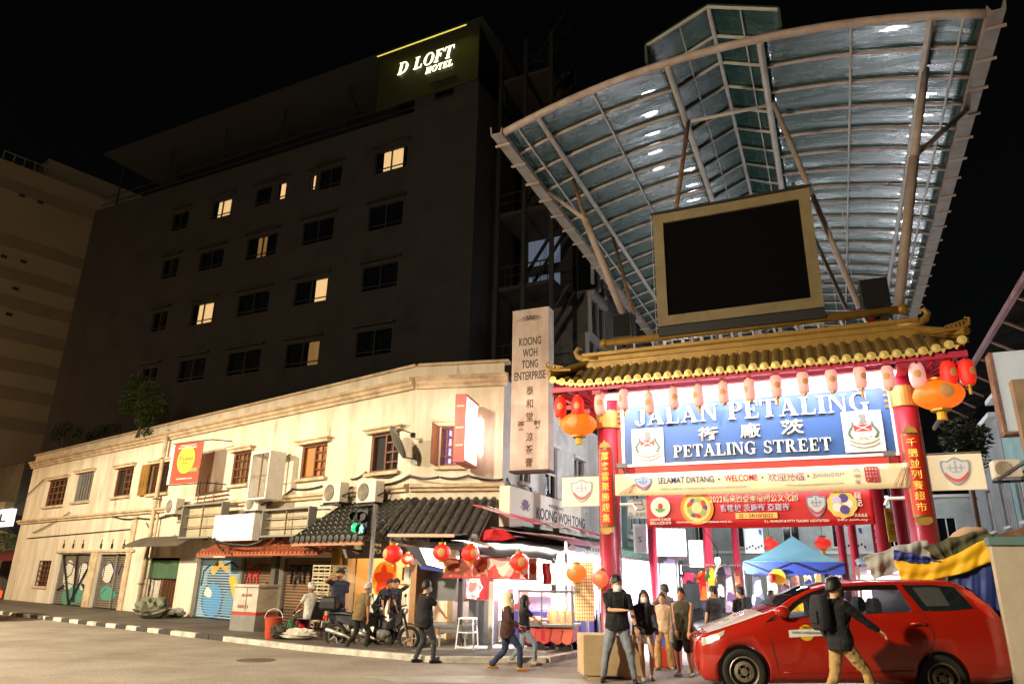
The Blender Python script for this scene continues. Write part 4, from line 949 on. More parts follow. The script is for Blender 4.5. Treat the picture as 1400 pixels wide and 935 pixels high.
t, hw, h = banner('welcome_banner', 'long cream welcome banner in four languages across the gate', 'banner', (841, 650, 841, 679, 1244, 630, 1244, 664), -.3, creamb)
navy = mat('ink_navy', '2c2a66', .6); crim = mat('ink_crimson', 'b01838', .6); inkg = mat('ink_grey', '8a8490', .6); mink = mat('ink_mauve', '9a6a80', .6)
shield(t, -hw + .47, .1, -hw + .86, h - .08, -.02, (mat('sh_blue', '6a86b0', .6), mat('sh_sky', 'a8bcd8', .6), shc[2], mat('sh_line', '5f7ea8', .6)))
def bx(px): return (px - 841) / (1244 - 841) * 2 * hw - hw
bxx = lambda px: GF.at(px, 660, -.33).x - GF.loc_of(t.location).x
text(t, 'SELAMAT DATANG', bxx(899), h * .48, bxx(976), h * .76, -.02, navy, bold=.007); text(t, 'WELCOME', bxx(991), h * .48, bxx(1036), h * .76, -.02, crim, bold=.007)
text(t, '欢迎光临', bxx(1050), h * .42, bxx(1100), h * .78, -.02, mink, bold=.005); text(t, 'நல்வரவு', bxx(1112), h * .46, bxx(1156), h * .76, -.02, inkg)
q = MB()
for px in (983, 1043, 1106): q.box((bxx(px), -.022, h * .6), (.035, .01, .035))
q.build('dot', navy, t)
text(t, "KUALA LUMPUR HAWKERS & PETTY TRADERS' ASSOCIATION", bxx(902), h * .2, bxx(1020), h * .28, -.02, inkg); text(t, 'PERSATUAN PENJAJA DAN PENIAGA KECIL KUALA LUMPUR', bxx(1074), h * .2, bxx(1154), h * .27, -.02, inkg)
for k, ch in enumerate('丙申年'): text(t, ch, bxx(1169), h * (.68 - .25 * k), bxx(1177), h * (.86 - .25 * k), -.02, inkg)
q = MB(); a, b = bxx(1185), bxx(1202)
for k in range(5):
    q.b2(a + (b - a) * k / 4 - .012, -.03, h * .28, a + (b - a) * k / 4 + .012, -.02, h * .86); q.b2(a, -.028 - .0003 * k, h * .28 + h * .58 * k / 4 - .012, b, -.021, h * .28 + h * .58 * k / 4 + .012)
q.build('red_seal', crim, t)
q = MB()
for s_ in (-1, 1):
    for k in range(3): q.bar((s_ * (hw - .12 - .1 * k), -.025, .04), (s_ * (hw - .45 - .02 * k) if s_ < 0 else (hw - .02 - .05 * k), -.025, h * (.5 if s_ < 0 else .8)), .018, .008)
q.build('red_stripe', crim, t)
rb = mat('banner_red', 'c4141c', .5, grime=.25, gscale=1.5, gcol='8a0c14')
t, hw, h = banner('festival_banner', 'red festival banner with emblem roundels below the cream banner', 'banner', (884, 680, 884, 722, 1194, 664, 1194, 713), -.12, rb, wave=.05)
bo = GF.loc_of(t.location).x; bxx = lambda px: GF.at(px, 695, -.15).x - bo; hz = lambda f: h * f
pale = mat('banner_white', 'f4f0e4', .6); yel = mat('banner_yellow', 'f0d070', .6); lav = mat('banner_lavender', 'c8c8f0', .6); pgr = mat('banner_mint', 'd0e8c8', .6)
c = (bxx(903), h * .6); MB().lathe([(.001, -.03), (.21, -.03), (.21, -.045), (.001, -.045)], (c[0], 0, c[1]), 24, 'y').build('roundel', pale, t) if False else None
def disc(par, x, z, r_, y, m, name='roundel', n=28): return blob(par, [(x + r_ * math.cos(6.2832 * k / n), z + r_ * math.sin(6.2832 * k / n)) for k in range(n)], m, y=y, name=name, n=1)
disc(t, *c, .22, -.035, pale); disc(t, *c, .16, -.041, mat('roundel_rim', 'e8e0d0', .6)); blob(t, [(c[0] - .03, c[1] + .08), (c[0] + .05, c[1] + .05), (c[0] + .04, c[1] - .06), (c[0], c[1] - .1), (c[0] - .05, c[1] - .02)], mat('roundel_red', 'c83018', .6), y=-.048, name='roundel_mark'); blob(t, [(c[0] - .12, c[1] - .04), (c[0] - .02, c[1] - .12), (c[0] + .12, c[1] - .05), (c[0], c[1] - .04)], mat('roundel_green', '5a9a58', .6), y=-.05, name='roundel_mark')
text(t, '2022马来西亚', bxx(888), hz(.16), bxx(917), hz(.25), -.03, pale, bold=.02); text(t, '国际关公文化节', bxx(888), hz(.05), bxx(917), hz(.14), -.03, pale, bold=.02)
c = (bxx(953), h * .55); disc(t, *c, .36, -.034, mat('halo_orange', 'f09030', .6)); disc(t, *c, .29, -.038, mat('halo_yellow', 'f8d880', .6))
for k in range(9):
    an = 6.283 * k / 9; blob(t, [(c[0] + .14 * math.cos(an) + .085 * math.cos(b), c[1] + .14 * math.sin(an) + .085 * math.sin(b)) for b in [6.283 * j / 8 for j in range(8)]], [mat('petal_blue', '5a4a9a', .6), mat('petal_red', 'c83a3a', .6), mat('petal_olive', 'a8b060', .6)][k % 3], y=-.044 - .003 * (k % 3), name='flower_motif')
disc(t, *c, .12, -.056, mat('petal_cream', 'e8d8a0', .6), 'flower_motif')
text(t, '2022馬來西亞國際關公文化節', bxx(971), hz(.68), bxx(1093), hz(.94), -.03, pgr, bold=.012)
text(t, '吉隆坡 茨廠街 亞羅街', bxx(985), hz(.42), bxx(1080), hz(.64), -.03, lav, bold=.012)
a = MB().b2(bxx(1005), -.04, hz(.2), bxx(1062), -.028, hz(.37)).build('date_strip', yel, t); text(t, '22 - 24/10/2022', bxx(1009), hz(.23), bxx(1056), hz(.34), -.042, crim, bold=.01)
text(t, 'PERSATUAN PENJAJA DAN PENIAGA KECIL K.L.', bxx(924), hz(.07), bxx(1000), hz(.14), -.03, pale, bold=.02); text(t, "K.L. HAWKERS & PETTY TRADERS' ASSOCIATION", bxx(1044), hz(.07), bxx(1132), hz(.15), -.03, pale, bold=.02)
shield(t, bxx(1103), hz(.2), bxx(1131), hz(.9), -.035, shc)
c = (bxx(1152), h * .58); blob(t, [(c[0] + (.27 + .02 * (k % 2)) * math.cos(6.283 * k / 20), c[1] + (.27 + .02 * (k % 2)) * math.sin(6.283 * k / 20)) for k in range(20)], yel, y=-.036, name='gold_burst')
for k in range(5): blob(t, [(c[0] + .12 * math.cos(k * 1.26) + .09 * math.cos(b), c[1] + .12 * math.sin(k * 1.26) + .09 * math.sin(b)) for b in [6.283 * j / 8 for j in range(8)]], [pale, mat('petal_blue', '5a4a9a'), lav][k % 3], y=-.042 - .002 * k, name='burst_motif')
text(t, '龍', bxx(1170), hz(.72), bxx(1180), hz(.92), -.03, pale, bold=.02); text(t, '記', bxx(1170), hz(.5), bxx(1180), hz(.7), -.03, pale, bold=.02)
text(t, '六一儿·茶一点点点点', bxx(1143), hz(.2), bxx(1185), hz(.3), -.03, pale, bold=.02); text(t, '24hr.com.my', bxx(1143), hz(.07), bxx(1185), hz(.16), -.03, pale, bold=.01)
# cream shield boards either side
for nm, rq, lab in ((0, (769, 652, 824, 692), 'cream shield board hung left of the gate, over the corner stall'), (1, (1269, 621, 1346, 670), 'cream shield board hung right of the gate, beside the plants')):
    a = fr(GF, rq, -.1); t = thing('shield_board', lab, 'sign', (0, 0, 0), frame=GF, group='cream shield boards on the gate'); t.location = GF.world(((a[0] + a[2]) / 2, -.1, a[1])); hw, h = (a[2] - a[0]) / 2, a[3] - a[1]
    MB().b2(-hw, -.03, 0, hw, .03, h).build('board', mat('board_cream', 'eadfc0', .6, emit='eadfc0', es=.12, grime=.1), t, bevel=.01)
    MB().tube([(-hw, 0, h + .03), (hw, 0, h + .03)], .012).build('hanger', M['steel'], t)
    shield(t, -hw * .55, h * .12, hw * .55, h * .92, -.045, (mat('sh_grey', '9aa0ac', .6), mat('sh_palegrey', 'd2d4d4', .6), mat('sh_rib2', 'd8605c', .6), mat('sh_line2', 'a4aab6', .6)))
# ---------------------------------------------------------------- lanterns
lred = mat('lantern_red', 'd8241c', .55, emit='e8301c', es=.55, grime=.15, gscale=6); lglare = mat('lantern_glare', 'dc988f', .55, emit='f4b4ac', es=.5); lorange = mat('lantern_orange', 'f06414', .5, emit='ff6a10', es=.9, grime=.2, gscale=4, gcol='c03808')  # the pale pink paints the tubes' white glare into red lanterns' colour
lmark = mat('lantern_mark', 'c89058', .6, emit='e0a060', es=.12); lcap = mat('lantern_cap', 'b08a30', .4, metal=.4); lgold = mat('tassel_gold', 'd09a20', .6, emit='d09a20', es=.15)
def lantern(kind, loc, w_, h_, label, m, group, hang=.15, frame_rz=S.rz, tassel=True, mark=True):
    t = thing('paper_lantern', label, 'lantern', loc, frame_rz, group)
    prof = []
    for k in range(13):
        a = math.pi * k / 12
        if kind == 'long': r_ = w_ / 2 * (.62 + .38 * math.sin(a) ** .6); z = -h_ / 2 * math.cos(a) if True else 0; z = h_ * (k / 12 - .5)
        else: r_ = w_ / 2 * max(.25, math.sin(a)); z = -h_ / 2 * math.cos(a)
        prof.append((r_, z))
    MB().lathe([(.01, prof[0][1])] + prof + [(.01, prof[-1][1])], (0, 0, 0), 28, lobes=14, depth=.045).build('shade', m, t, smooth=True)
    q = MB().lathe([(w_ * .2, h_ / 2 - .005), (w_ * .2, h_ / 2 + .04), (.01, h_ / 2 + .04)], n=12).lathe([(.01, -h_ / 2 - .035), (w_ * .2, -h_ / 2 - .035), (w_ * .2, -h_ / 2 + .004)], n=12); build_each(q, 'cap', lcap, t)
    q = MB().tube([(0, 0, h_ / 2 + .03), (0, 0, h_ / 2 + hang)], .008, 5); q.build('cord', M['dark'], t)
    if tassel: MB().lathe([(w_ * .05, -h_ / 2 - .03), (w_ * .09, -h_ / 2 - .06), (w_ * .1, -h_ / 2 - .06 - h_ * .25), (.01, -h_ / 2 - .061 - h_ * .25)], n=10).build('tassel', lgold, t)
    if mark:
        n = 14; rr = min(w_, h_) * .24; an0 = R(-75)
        q = MB()
        def fn(u, v):
            an = u * 6.2832; r2 = rr * v; x = r2 * math.cos(an); z = r2 * math.sin(an) * 1.1
            if kind == 'long': rad = w_ / 2 * 1.0 + .004
            else: rad = w_ / 2 * math.sqrt(max(.05, 1 - (z / (h_ / 2)) ** 2)) + .004
            return Vector((rad * math.sin(x / rad), -rad * math.cos(x / rad), z))
        q.sheet(fn, n, 2).build('printed_mark', lmark, t, rz=rnd.uniform(-.7, .7))
    return t
gx = lambda px, py, off: GF.world(GF.at(px, py, off))
ords = ['first', 'second', 'third', 'fourth', 'fifth', 'sixth', 'seventh', 'eighth', 'ninth', 'tenth', 'eleventh']
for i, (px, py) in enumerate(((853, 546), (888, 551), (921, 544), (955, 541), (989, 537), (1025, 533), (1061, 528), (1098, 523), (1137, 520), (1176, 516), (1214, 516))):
    lantern('long', gx(px, py, -.8), .27, .46, 'slim pale red lantern, %s from the left along the lit eaves' % ords[i], lglare, 'lanterns hanging from the gate eaves', hang=.35, tassel=i % 3 == 0)
for px, py, lab in ((766, 557, 'slim red lantern at the outer left corner of the gate roof'), (790, 556, 'slim red lantern above the big orange lantern on the left'), (821, 552, 'slim glare-pink lantern beside the top of the left pillar'),
                    (1254, 513, 'slim glare-pink lantern beside the top of the right pillar'), (1297, 511, 'slim red lantern above the big orange lantern on the right'), (1322, 509, 'slim red lantern at the outer right corner of the gate roof')):
    lantern('long', gx(px, py, -.75), .3, .5, lab, lglare if 'pink' in lab else lred, 'lanterns at the gate corners', hang=.3)
lantern('round', gx(791, 580, -.55), .86, .56, 'big flattened orange lantern left of the left gate pillar', lorange, 'big orange lanterns', hang=.5)
lantern('round', gx(1283, 540, -.55), .92, .58, 'big flattened orange lantern right of the right gate pillar', lorange, 'big orange lanterns', hang=.5)
# ---------------------------------------------------------------- canopy over the market street
CX = -1.445; KF = Frame(S.world((CX, VC, 0)), S.rz); HWD, RISE, LEN = 5.66, .91, 27.
RAD = (HWD ** 2 + RISE ** 2) / (2 * RISE)
def zc_(x): return ZC + RISE - (RAD - math.sqrt(RAD ** 2 - x * x))
CN = thing('street_canopy', 'high arched steel and glass canopy roof over the market street', 'canopy', frame=KF)
beige = mat('canopy_beige', 'a69a90', .6, grime=.55, gscale=2.5, gcol='7a4c34'); pgrey = mat('canopy_white', 'a8a49c', .6, grime=.4, gscale=3, gcol='6a5a4a')
def teal():
    m = mat('canopy_panel', '173a33', .24, spec=.8, grime=.3, gscale=2.5, gcol='10261f', coat=.8, stretch=(.25, 1, 1)); nt = m.node_tree; N = nt.nodes; b = N["Principled BSDF"]
    tc = N.new("ShaderNodeTexCoord"); mp = N.new("ShaderNodeMapping"); mp.inputs['Scale'].default_value = (.35, 2.2, .35); nt.links.new(tc.outputs['Object'], mp.inputs[0])
    n = N.new("ShaderNodeTexNoise"); n.inputs['Scale'].default_value = 2.2; n.inputs['Detail'].default_value = 3; n.inputs['Distortion'].default_value = .8
    nt.links.new(mp.outputs[0], n.inputs['Vector']); bp = N.new("ShaderNodeBump"); bp.inputs['Strength'].default_value = .22; bp.inputs['Distance'].default_value = .12
    nt.links.new(n.outputs[0], bp.inputs['Height']); nt.links.new(bp.outputs[0], b.inputs['Normal']); return m
tealm = teal()
SP = 1.1; NR = int(LEN / SP); BX = 1.12
def arc_pts(x0, x1, y, n=14, dz=0.): return [(x0 + (x1 - x0) * k / n, y, zc_(x0 + (x1 - x0) * k / n) + dz) for k in range(n + 1)]
MB().tube(arc_pts(-HWD, HWD, 0, 30), .1, 8).build('front_arch', beige, CN, smooth=True)
for k in range(1, NR + 1):
    MB().tube(arc_pts(-HWD, -BX, k * SP, 12), .042, 6).build('roof_rib', beige, CN, smooth=True); MB().tube(arc_pts(BX, HWD, k * SP, 12), .042, 6).build('roof_rib', beige, CN, smooth=True)
for s_ in (-1, 1):
    q = MB(); q.sheet(lambda u, v: Vector((s_ * (BX + (HWD - BX) * u), LEN * v, zc_(BX + (HWD - BX) * u) + .07 - .03 * abs(math.sin(v * LEN / SP * math.pi)))), 20, NR * 6)
    q.build('glazing_panel', tealm, CN, smooth=True, solid=.01)
    for x, r_, m in ((BX, .09, pgrey), (4.65, .08, pgrey), (3.1, .03, pgrey), (5.25, .03, pgrey)):
        MB().tube([(s_ * x, 0.02, zc_(x) - .06), (s_ * x, LEN, zc_(x) - .06)], r_, 8).build('long_beam', m, CN)
    g0 = MB().prism([(s_ * (HWD - .02), ZC + .1), (s_ * (HWD - .02), ZC - .12), (s_ * (HWD + .3), ZC - .12), (s_ * (HWD + .34), ZC + .16), (s_ * (HWD + .3), ZC + .16), (s_ * (HWD + .27), ZC - .07), (s_ * (HWD + .05), ZC - .07)], -.15, LEN).build('gutter', mat('gutter_grey', '8d8880', .6, grime=.5, gscale=2, gcol='6a4c38'), CN)
    q = MB()
    for k in range(NR): q.b2(s_ * (HWD - .06), k * SP + .3, ZC - .17, s_ * (HWD + .38), k * SP + .36, ZC - .122)
    build_each(q, 'gutter_bracket', beige, CN)
# raised ridge lantern
zl = ZC + RISE + .62; zk = zl + .68; MW = 1.62
for s_ in (-1, 1):
    MB().sheet(lambda u, v: Vector((s_ * MW * (1 - u), LEN * v - .1, zl + (zk - zl) * u + .06)), 4, NR * 2).build('ridge_glazing', tealm, CN, solid=.01)
    MB().b2(s_ * MW - .03, -.1, zl - .55, s_ * MW + .03, LEN, zl).build('ridge_fascia', mat('fascia_dark', '3c4440', .5, grime=.4), CN)
    for k in range(0, NR + 1): MB().tube([(s_ * MW, k * SP - .05, zl), (0, k * SP - .05, zk)], .045, 6).build('ridge_rafter', pgrey, CN)
    MB().tube([(s_ * .75, 0, zl + (zk - zl) * .54), (s_ * .75, LEN, zl + (zk - zl) * .54)], .025, 6).build('long_beam', pgrey, CN)
MB().tube([(0, -.05, zk - .02), (0, LEN, zk - .02)], .06, 8).build('ridge_beam', pgrey, CN)
def kf(v): return v - Vector((CX, VC, 0))
def kz(px, py, z): return S.loc_of(ground(px, py, z))
ZB_ = ZC + RISE - .1
def strut(a, b, r_, m): MB().tube([kf(a), kf(b)], r_, 10).build('strut', m, CN, smooth=True)
a = S.at(853, 432, 17.0); b = S.at(800, 300, 16.4); strut(a, b, .1, beige); strut(b, kz(750, 263, ZC - .1), .06, beige); strut(b, kz(784, 246, ZC + .2), .06, M['rust'])
a = S.at(1228, 424, 17.0); b = S.at(1250, 215, 16.4); strut(a, b, .11, beige); strut(b, kz(1322, 150, ZC - .1), .06, beige); strut(b, kz(1266, 95, ZC + .25), .085, beige)
strut(S.at(1175, 420, 17.2), kz(1057, 140, ZB_), .07, beige); strut(S.at(1158, 424, 18.2), kz(1085, 262, ZB_), .05, pgrey)
strut(S.at(924, 290, 16.9), kz(941, 166, ZB_), .06, M['rust']); strut(S.at(868, 436, 18.2), kz(838, 325, ZC + .2), .055, M['rust'])
strut(kz(945, 166, ZB_), kz(1056, 143, ZB_), .05, pgrey)
# columns of the canopy along the street
colred = mat('column_red', '9a1830', .45, grime=.3, gscale=3)
for i, (px, py, r_, lab) in enumerate(((892, 745, .12, 'thin red column behind the left end of the festival banner'), (968, 745, .13, 'dull red column behind the bright bulb'), (1006, 745, .11, 'thin red column left of the blue tent'), (1150, 740, .1, 'dark red column behind the right end of the festival banner'), (1166, 735, .1, 'second dark red column right of the blue tent'),
                              (1205, 720, .16, 'stout red column left of the yellow notice'), (1229, 700, .12, 'left one of the twin red columns beside the right pillar'), (1244, 700, .12, 'right one of the twin red columns beside the right pillar'))):
    v = (20.5, 22.5, 24, 21.5, 21.0, 20.2, 18.6, 18.9)[i]; p = S.at(px, py, v)
    t = thing('canopy_column', lab, 'column', S.world((p.x, v, 0)), S.rz, 'red columns along the market street')
    MB().lathe([(r_ * 1.3, .004), (r_ * 1.3, .3), (r_, .34), (r_, 8.0)], n=16).build('shaft', colred, t, smooth=True)
    MB().b2(-.25, -.25, 8.0, .25, .25, 8.08).build('cap_plate', colred, t)
# ---------------------------------------------------------------- dark video screen above the gate
v = 16.75
bl, br, tl_, tr = S.at(902, 447, v), S.at(1128, 418, v), S.at(890, 295, v), S.at(1105, 257, v)
x0, x1 = (bl.x + tl_.x) / 2, (br.x + tr.x) / 2; z0, z1 = (bl.z + br.z) / 2, (tl_.z + tr.z) / 2
VS = thing('video_screen', 'switched off black video screen in a tan frame over the gate', 'screen', S.world(((x0 + x1) / 2, v, z0)), S.rz); hw, h = (x1 - x0) / 2, z1 - z0
fm = mat('screen_frame', '8a7a56', .6, grime=.4, gscale=2, gcol='4e4430'); bw = .26
MB().b2(-hw, 0, 0, -hw + bw, .5, h).build('frame', fm, VS); MB().b2(hw - bw, 0, 0, hw, .5, h).build('frame', fm, VS); MB().b2(-hw + bw, 0.001, 0, hw - bw, .5, bw).build('frame', fm, VS); MB().b2(-hw + bw, 0.001, h - bw, hw - bw, .5, h).build('frame', fm, VS)
MB().b2(-hw + bw, .06, bw, hw - bw, .45, h - bw).build('display', mat('dead_display', '050406', .85, spec=.1, grime=.3, gscale=30), VS)
MB().b2(-hw - .05, -.05, h, hw + .05, .55, h + .06).build('top_cover', M['dark'], VS)
MB().b2(-hw, .02, -.25, hw, .48, -.02).build('under_box', M['dark'], VS)
q = MB()
for k in range(9): x = -hw + .1 + k * (2 * hw - .2) / 8; q.b2(x - .04, .2, -1.2, x + .04, .28, -.25)
q.b2(-hw, .15, -.62, hw, .3, -.56); q.build('support_frame', M['steel'], VS)
for (r_, lab) in (((836, 428, 864, 462), 'black speaker box on the left end of the gate rail'), ((1176, 380, 1216, 420), 'black speaker box on the right end of the gate rail')):
    a = fr(S, r_, 16.9); t = thing('speaker_box', lab, 'speaker', S.world(((a[0] + a[2]) / 2, 16.9, a[1])), S.rz, 'speaker boxes above the gate'); hw, h = (a[2] - a[0]) / 2, a[3] - a[1]
    MB().b2(-hw, 0, 0, hw, .45, h).build('cabinet', M['black'], t, bevel=.02); MB().b2(-hw + .04, -.015, .04, hw - .04, -.001, h - .04).build('grille', mat('grille_cloth', '060606', .9), t)
    MB().b2(-.05, .2, -.9, .05, .3, 0).build('stand_pole', M['dark'], t)
# ---------------------------------------------------------------- tall vertical sign and side sign on the shophouse
v = CORN.y - .55; a = fr(S, (699, 422, 750, 643), v); zt, zb = S.at(725, 422, v).z, S.at(725, 642, v).z
t = thing('vertical_sign', 'tall weathered white vertical signboard with dark lettering at the shophouse corner', 'sign', S.world(((a[0] + a[2]) / 2, v, zb)), S.rz); hw, h = (a[2] - a[0]) / 2, zt - zb
wsign = mat('weathered_sign', 'cbbcae', .7, grime=.6, gscale=1.6, gcol='8a5f48', stretch=(1, 1, .5), bump=.15)
MB().b2(-hw, 0, 0, hw, .4, h).build('board', wsign, t, bevel=.01)
ink = mat('faded_ink', '4a3c34', .7, grime=.4, gscale=12, gcol='9a8474'); rustink = mat('rust_ink', '6a4434', .7)
q = MB()
for k in range(9):
    an = R(20 + 140 * k / 8); c, s_ = math.cos(an), math.sin(an); q.prism([(c * .12 - s_ * .02, h * .915 + s_ * .05 + c * .0), (c * .12 + s_ * .02, h * .915 + s_ * .05), (c * .36 + s_ * .045, h * .915 + s_ * .17), (c * .40, h * .915 + s_ * .19), (c * .36 - s_ * .045, h * .915 + s_ * .17)], -.008 - .0003 * k, -.001)
q.build('fan_emblem', ink, t)
for k, (s_, w_) in enumerate((('KOONG', .3), ('WOH', .2), ('TONG', .22), ('ENTERPRISE', .42))):
    zz_ = h * (.76 - .073 * k); text(t, s_, -hw * w_ * 2.0, zz_, hw * w_ * 2.0, zz_ + h * .052, -.001, ink, bold=.012)
for k, ch in enumerate('泰和堂'): text(t, ch, -.1, h * (.445 - .08 * k), .1, h * (.5 - .08 * k), -.001, rustink, bold=.012)
for ch, x, zf in (('藥', -.24, .235), ('製', .22, .235)): text(t, ch, x - .1, h * zf, x + .1, h * (zf + .055), -.001, rustink, bold=.012)
for k, ch in enumerate('涼茶膏'): text(t, ch, -.1, h * (.165 - .075 * k), .1, h * (.22 - .075 * k), -.001, rustink, bold=.012)
q = MB()
for zf in (.1, .5, .9): q.bar((0, .4, h * zf), (-.1, .75, h * zf), .05)
build_each(q, 'wall_bracket', M['rust'], t); MB().b2(-hw - .02, -.02, -.05, hw + .02, .42, -.003).build('bottom_rail', mat('sign_rust', '3a2018', .7), t)
WF = Frame(S.world((u0, 0, 0)), S.rz + R(90))
off = -.45; xa, xb = WF.at(697, 690, off).x, WF.at(801, 720, off).x; zt = WF.at(750, 678, off).z; zb = (WF.at(697, 716, off).z + WF.at(800, 740, off).z) / 2; zt = (WF.at(697, 655, off).z + WF.at(800, 700, off).z) / 2
t = thing('side_sign', 'long cream shop signboard with fan emblem along the side wall', 'sign', WF.world((xa, off, zb)), WF.rz); Lx, h = xb - xa, zt - zb
MB().b2(0, 0, 0, Lx, .3, h).build('board', mat('side_sign_cream', 'd8cfbc', .65, grime=.2, gscale=1.2, gcol='9a8a74'), t, bevel=.01); MB().b2(-.03, -.02, -.06, Lx + .03, .32, -.003).build('bottom_rail', M['dark'], t)
sx = lambda px, py: WF.at(px, py, off - .01).x - xa; szz = lambda px, py: WF.at(px, py, off - .01).z - zb
text(t, 'KOONG WOH TONG', sx(734, 700), h * .33, Lx - .12, h * .64, -.001, mat('sign_slate', '2a2848', .6), bold=.012)
text(t, 'MENJUAL', sx(751, 685), h * .68, sx(771, 690), h * .8, -.001, mat('sign_slate', '3c3a58', .6)); text(t, '滋 補 涼 茶 龜 苓 膏', sx(735, 700), h * .12, Lx - .3, h * .24, -.001, mat('sign_pale_ink', 'b0a48c', .7))
cx_, cz_ = sx(719, 692), h * .5
q = MB()
for k in range(7):
    an = R(25 + 130 * k / 6); c, s_ = math.cos(an), math.sin(an); q.prism([(cx_ + c * .12 - s_ * .04, cz_ - .1 + s_ * .1), (cx_ + c * .12 + s_ * .04, cz_ - .1 + s_ * .1), (cx_ + c * .38 + s_ * .07, cz_ - .1 + s_ * .36), (cx_ + c * .38 - s_ * .07, cz_ - .1 + s_ * .36)], -.008 - .0003 * k, -.001)
q.build('fan_emblem', mat('fan_plum', '6a4a6a', .6), t)
q = MB()
for k in range(4): q.bar((Lx * (k + .5) / 4, .3, h + .0), (Lx * (k + .5) / 4, .448, h + .3), .04)
build_each(q, 'wall_bracket', M['dark'], t)
# ---------------------------------------------------------------- things on the long facade
def leaves(mb, c, r, n, size, rng, squash=1.):
    c = Vector(c)
    for _ in range(n):
        d = Vector((rng.gauss(0, 1), rng.gauss(0, 1), rng.gauss(0, 1))).normalized() * (rng.random() ** .4) * r; d.z *= squash
        p = c + d; u = Vector((rng.gauss(0, 1), rng.gauss(0, 1), rng.gauss(0, .6))).normalized(); v = u.orthogonal().normalized(); s_ = size * rng.uniform(.6, 1.3)
        mb.quad(p - u * s_, p + v * s_ * .45, p + u * s_, p - v * s_ * .45)
leafm = mat('leaf_green', '2e3f1a', .6, grime=.6, gscale=2, gcol='4c5a20'); leafd = mat('leaf_dark', '1c2a14', .6, grime=.5, gscale=3)
barkm = mat('bark', '5a4632', .9, grime=.5, gscale=5)
def plant(name, label, cat, loc, trunk, clumps, n, size, m, seed):
    t = thing(name, label, cat, loc); rg = random.Random(seed); q = MB()
    for pts, r_ in trunk: q.tube(pts, [r_ * (1 - .6 * k / (len(pts) - 1)) for k in range(len(pts))], 7)
    q.build('trunk', barkm, t, smooth=True); q = MB()
    tot = sum(c[1] ** 2 for c in clumps)
    for c, r_ in clumps: leaves(q, c, r_, int(n * r_ ** 2 / tot), size, rg)
    q.build('crown', m, t, fix=False); return t
b = F.world((F.at(190, 600).x, -.12, F.at(190, 598).z)); z0 = b.z
ax = lambda px, py, y=-.1: F.world((F.at(px, py, y).x, y, F.at(px, py, y).z)) - b
cl = [(ax(px, py, y), r_) for px, py, y, r_ in ((185, 540, -.1, .5), (205, 535, -.2, .5), (190, 522, 0, .42), (178, 555, -.2, .48), (212, 555, 0, .45), (200, 575, -.2, .45), (203, 592, -.1, .3), (172, 545, .1, .28), (222, 547, -.1, .22), (195, 560, -.5, .4))]
plant('rooftop_tree', 'bushy young tree sprouting from the shophouse parapet above the downpipe', 'tree', b, [([(0, 0, -.05), ax(194, 580), ax(190, 555), ax(192, 530)], .07), ([ax(194, 580), ax(205, 560), ax(210, 548)], .045), ([ax(192, 570), ax(178, 552)], .04)], cl, 2600, .075, leafm, 3)
for (pxs, lab, sd) in ((((88, 586, .5), (78, 595, .4), (104, 592, .35)), 'sparse dark shrub on the roof at the far left end of the shophouse', 5), (((140, 590, .4), (125, 598, .35), (158, 585, .3)), 'low dark shrub on the roof between the sparse shrub and the young tree', 6)):
    px0 = pxs[0][0]; b = F.world((F.at(px0, 605, .6).x, .6, 7.02)); ax2 = lambda px, py: F.world((F.at(px, py, .6).x, .6, F.at(px, py, .6).z)) - b
    plant('roof_shrub', lab, 'shrub', b, [([(0, 0, -.02), ax2(px0, pxs[0][1])], .05), ([(0, 0, .1), ax2(pxs[1][0], pxs[1][1])], .035)], [(ax2(a_, c_), r_) for a_, c_, r_ in pxs], 420, .07, leafd, sd)
# roadside pole / downpipe
a, c = F.at(194, 600, -.35), F.at(181, 838, -.35)
t = thing('tall_pipe', 'tall cream downpipe standing against the shophouse wall under the young tree', 'pipe', F.world((c.x, -.2, .1)), F.rz)
MB().tube([(0, 0, 0), (0, 0, 7.0)], .085, 12).build('pipe', M['creamtrim'], t, smooth=True); MB().tube([(.3, .05, .0), (.3, .05, 3.6)], .05, 10).build('side_pipe', M['creamtrim'], t, smooth=True)
q = MB()
for z in (1, 2.6, 4.2, 5.8): q.b2(-.11, -.1, z, .11, .19, z + .05)
q.build('pipe_clamp', M['rust'], t)
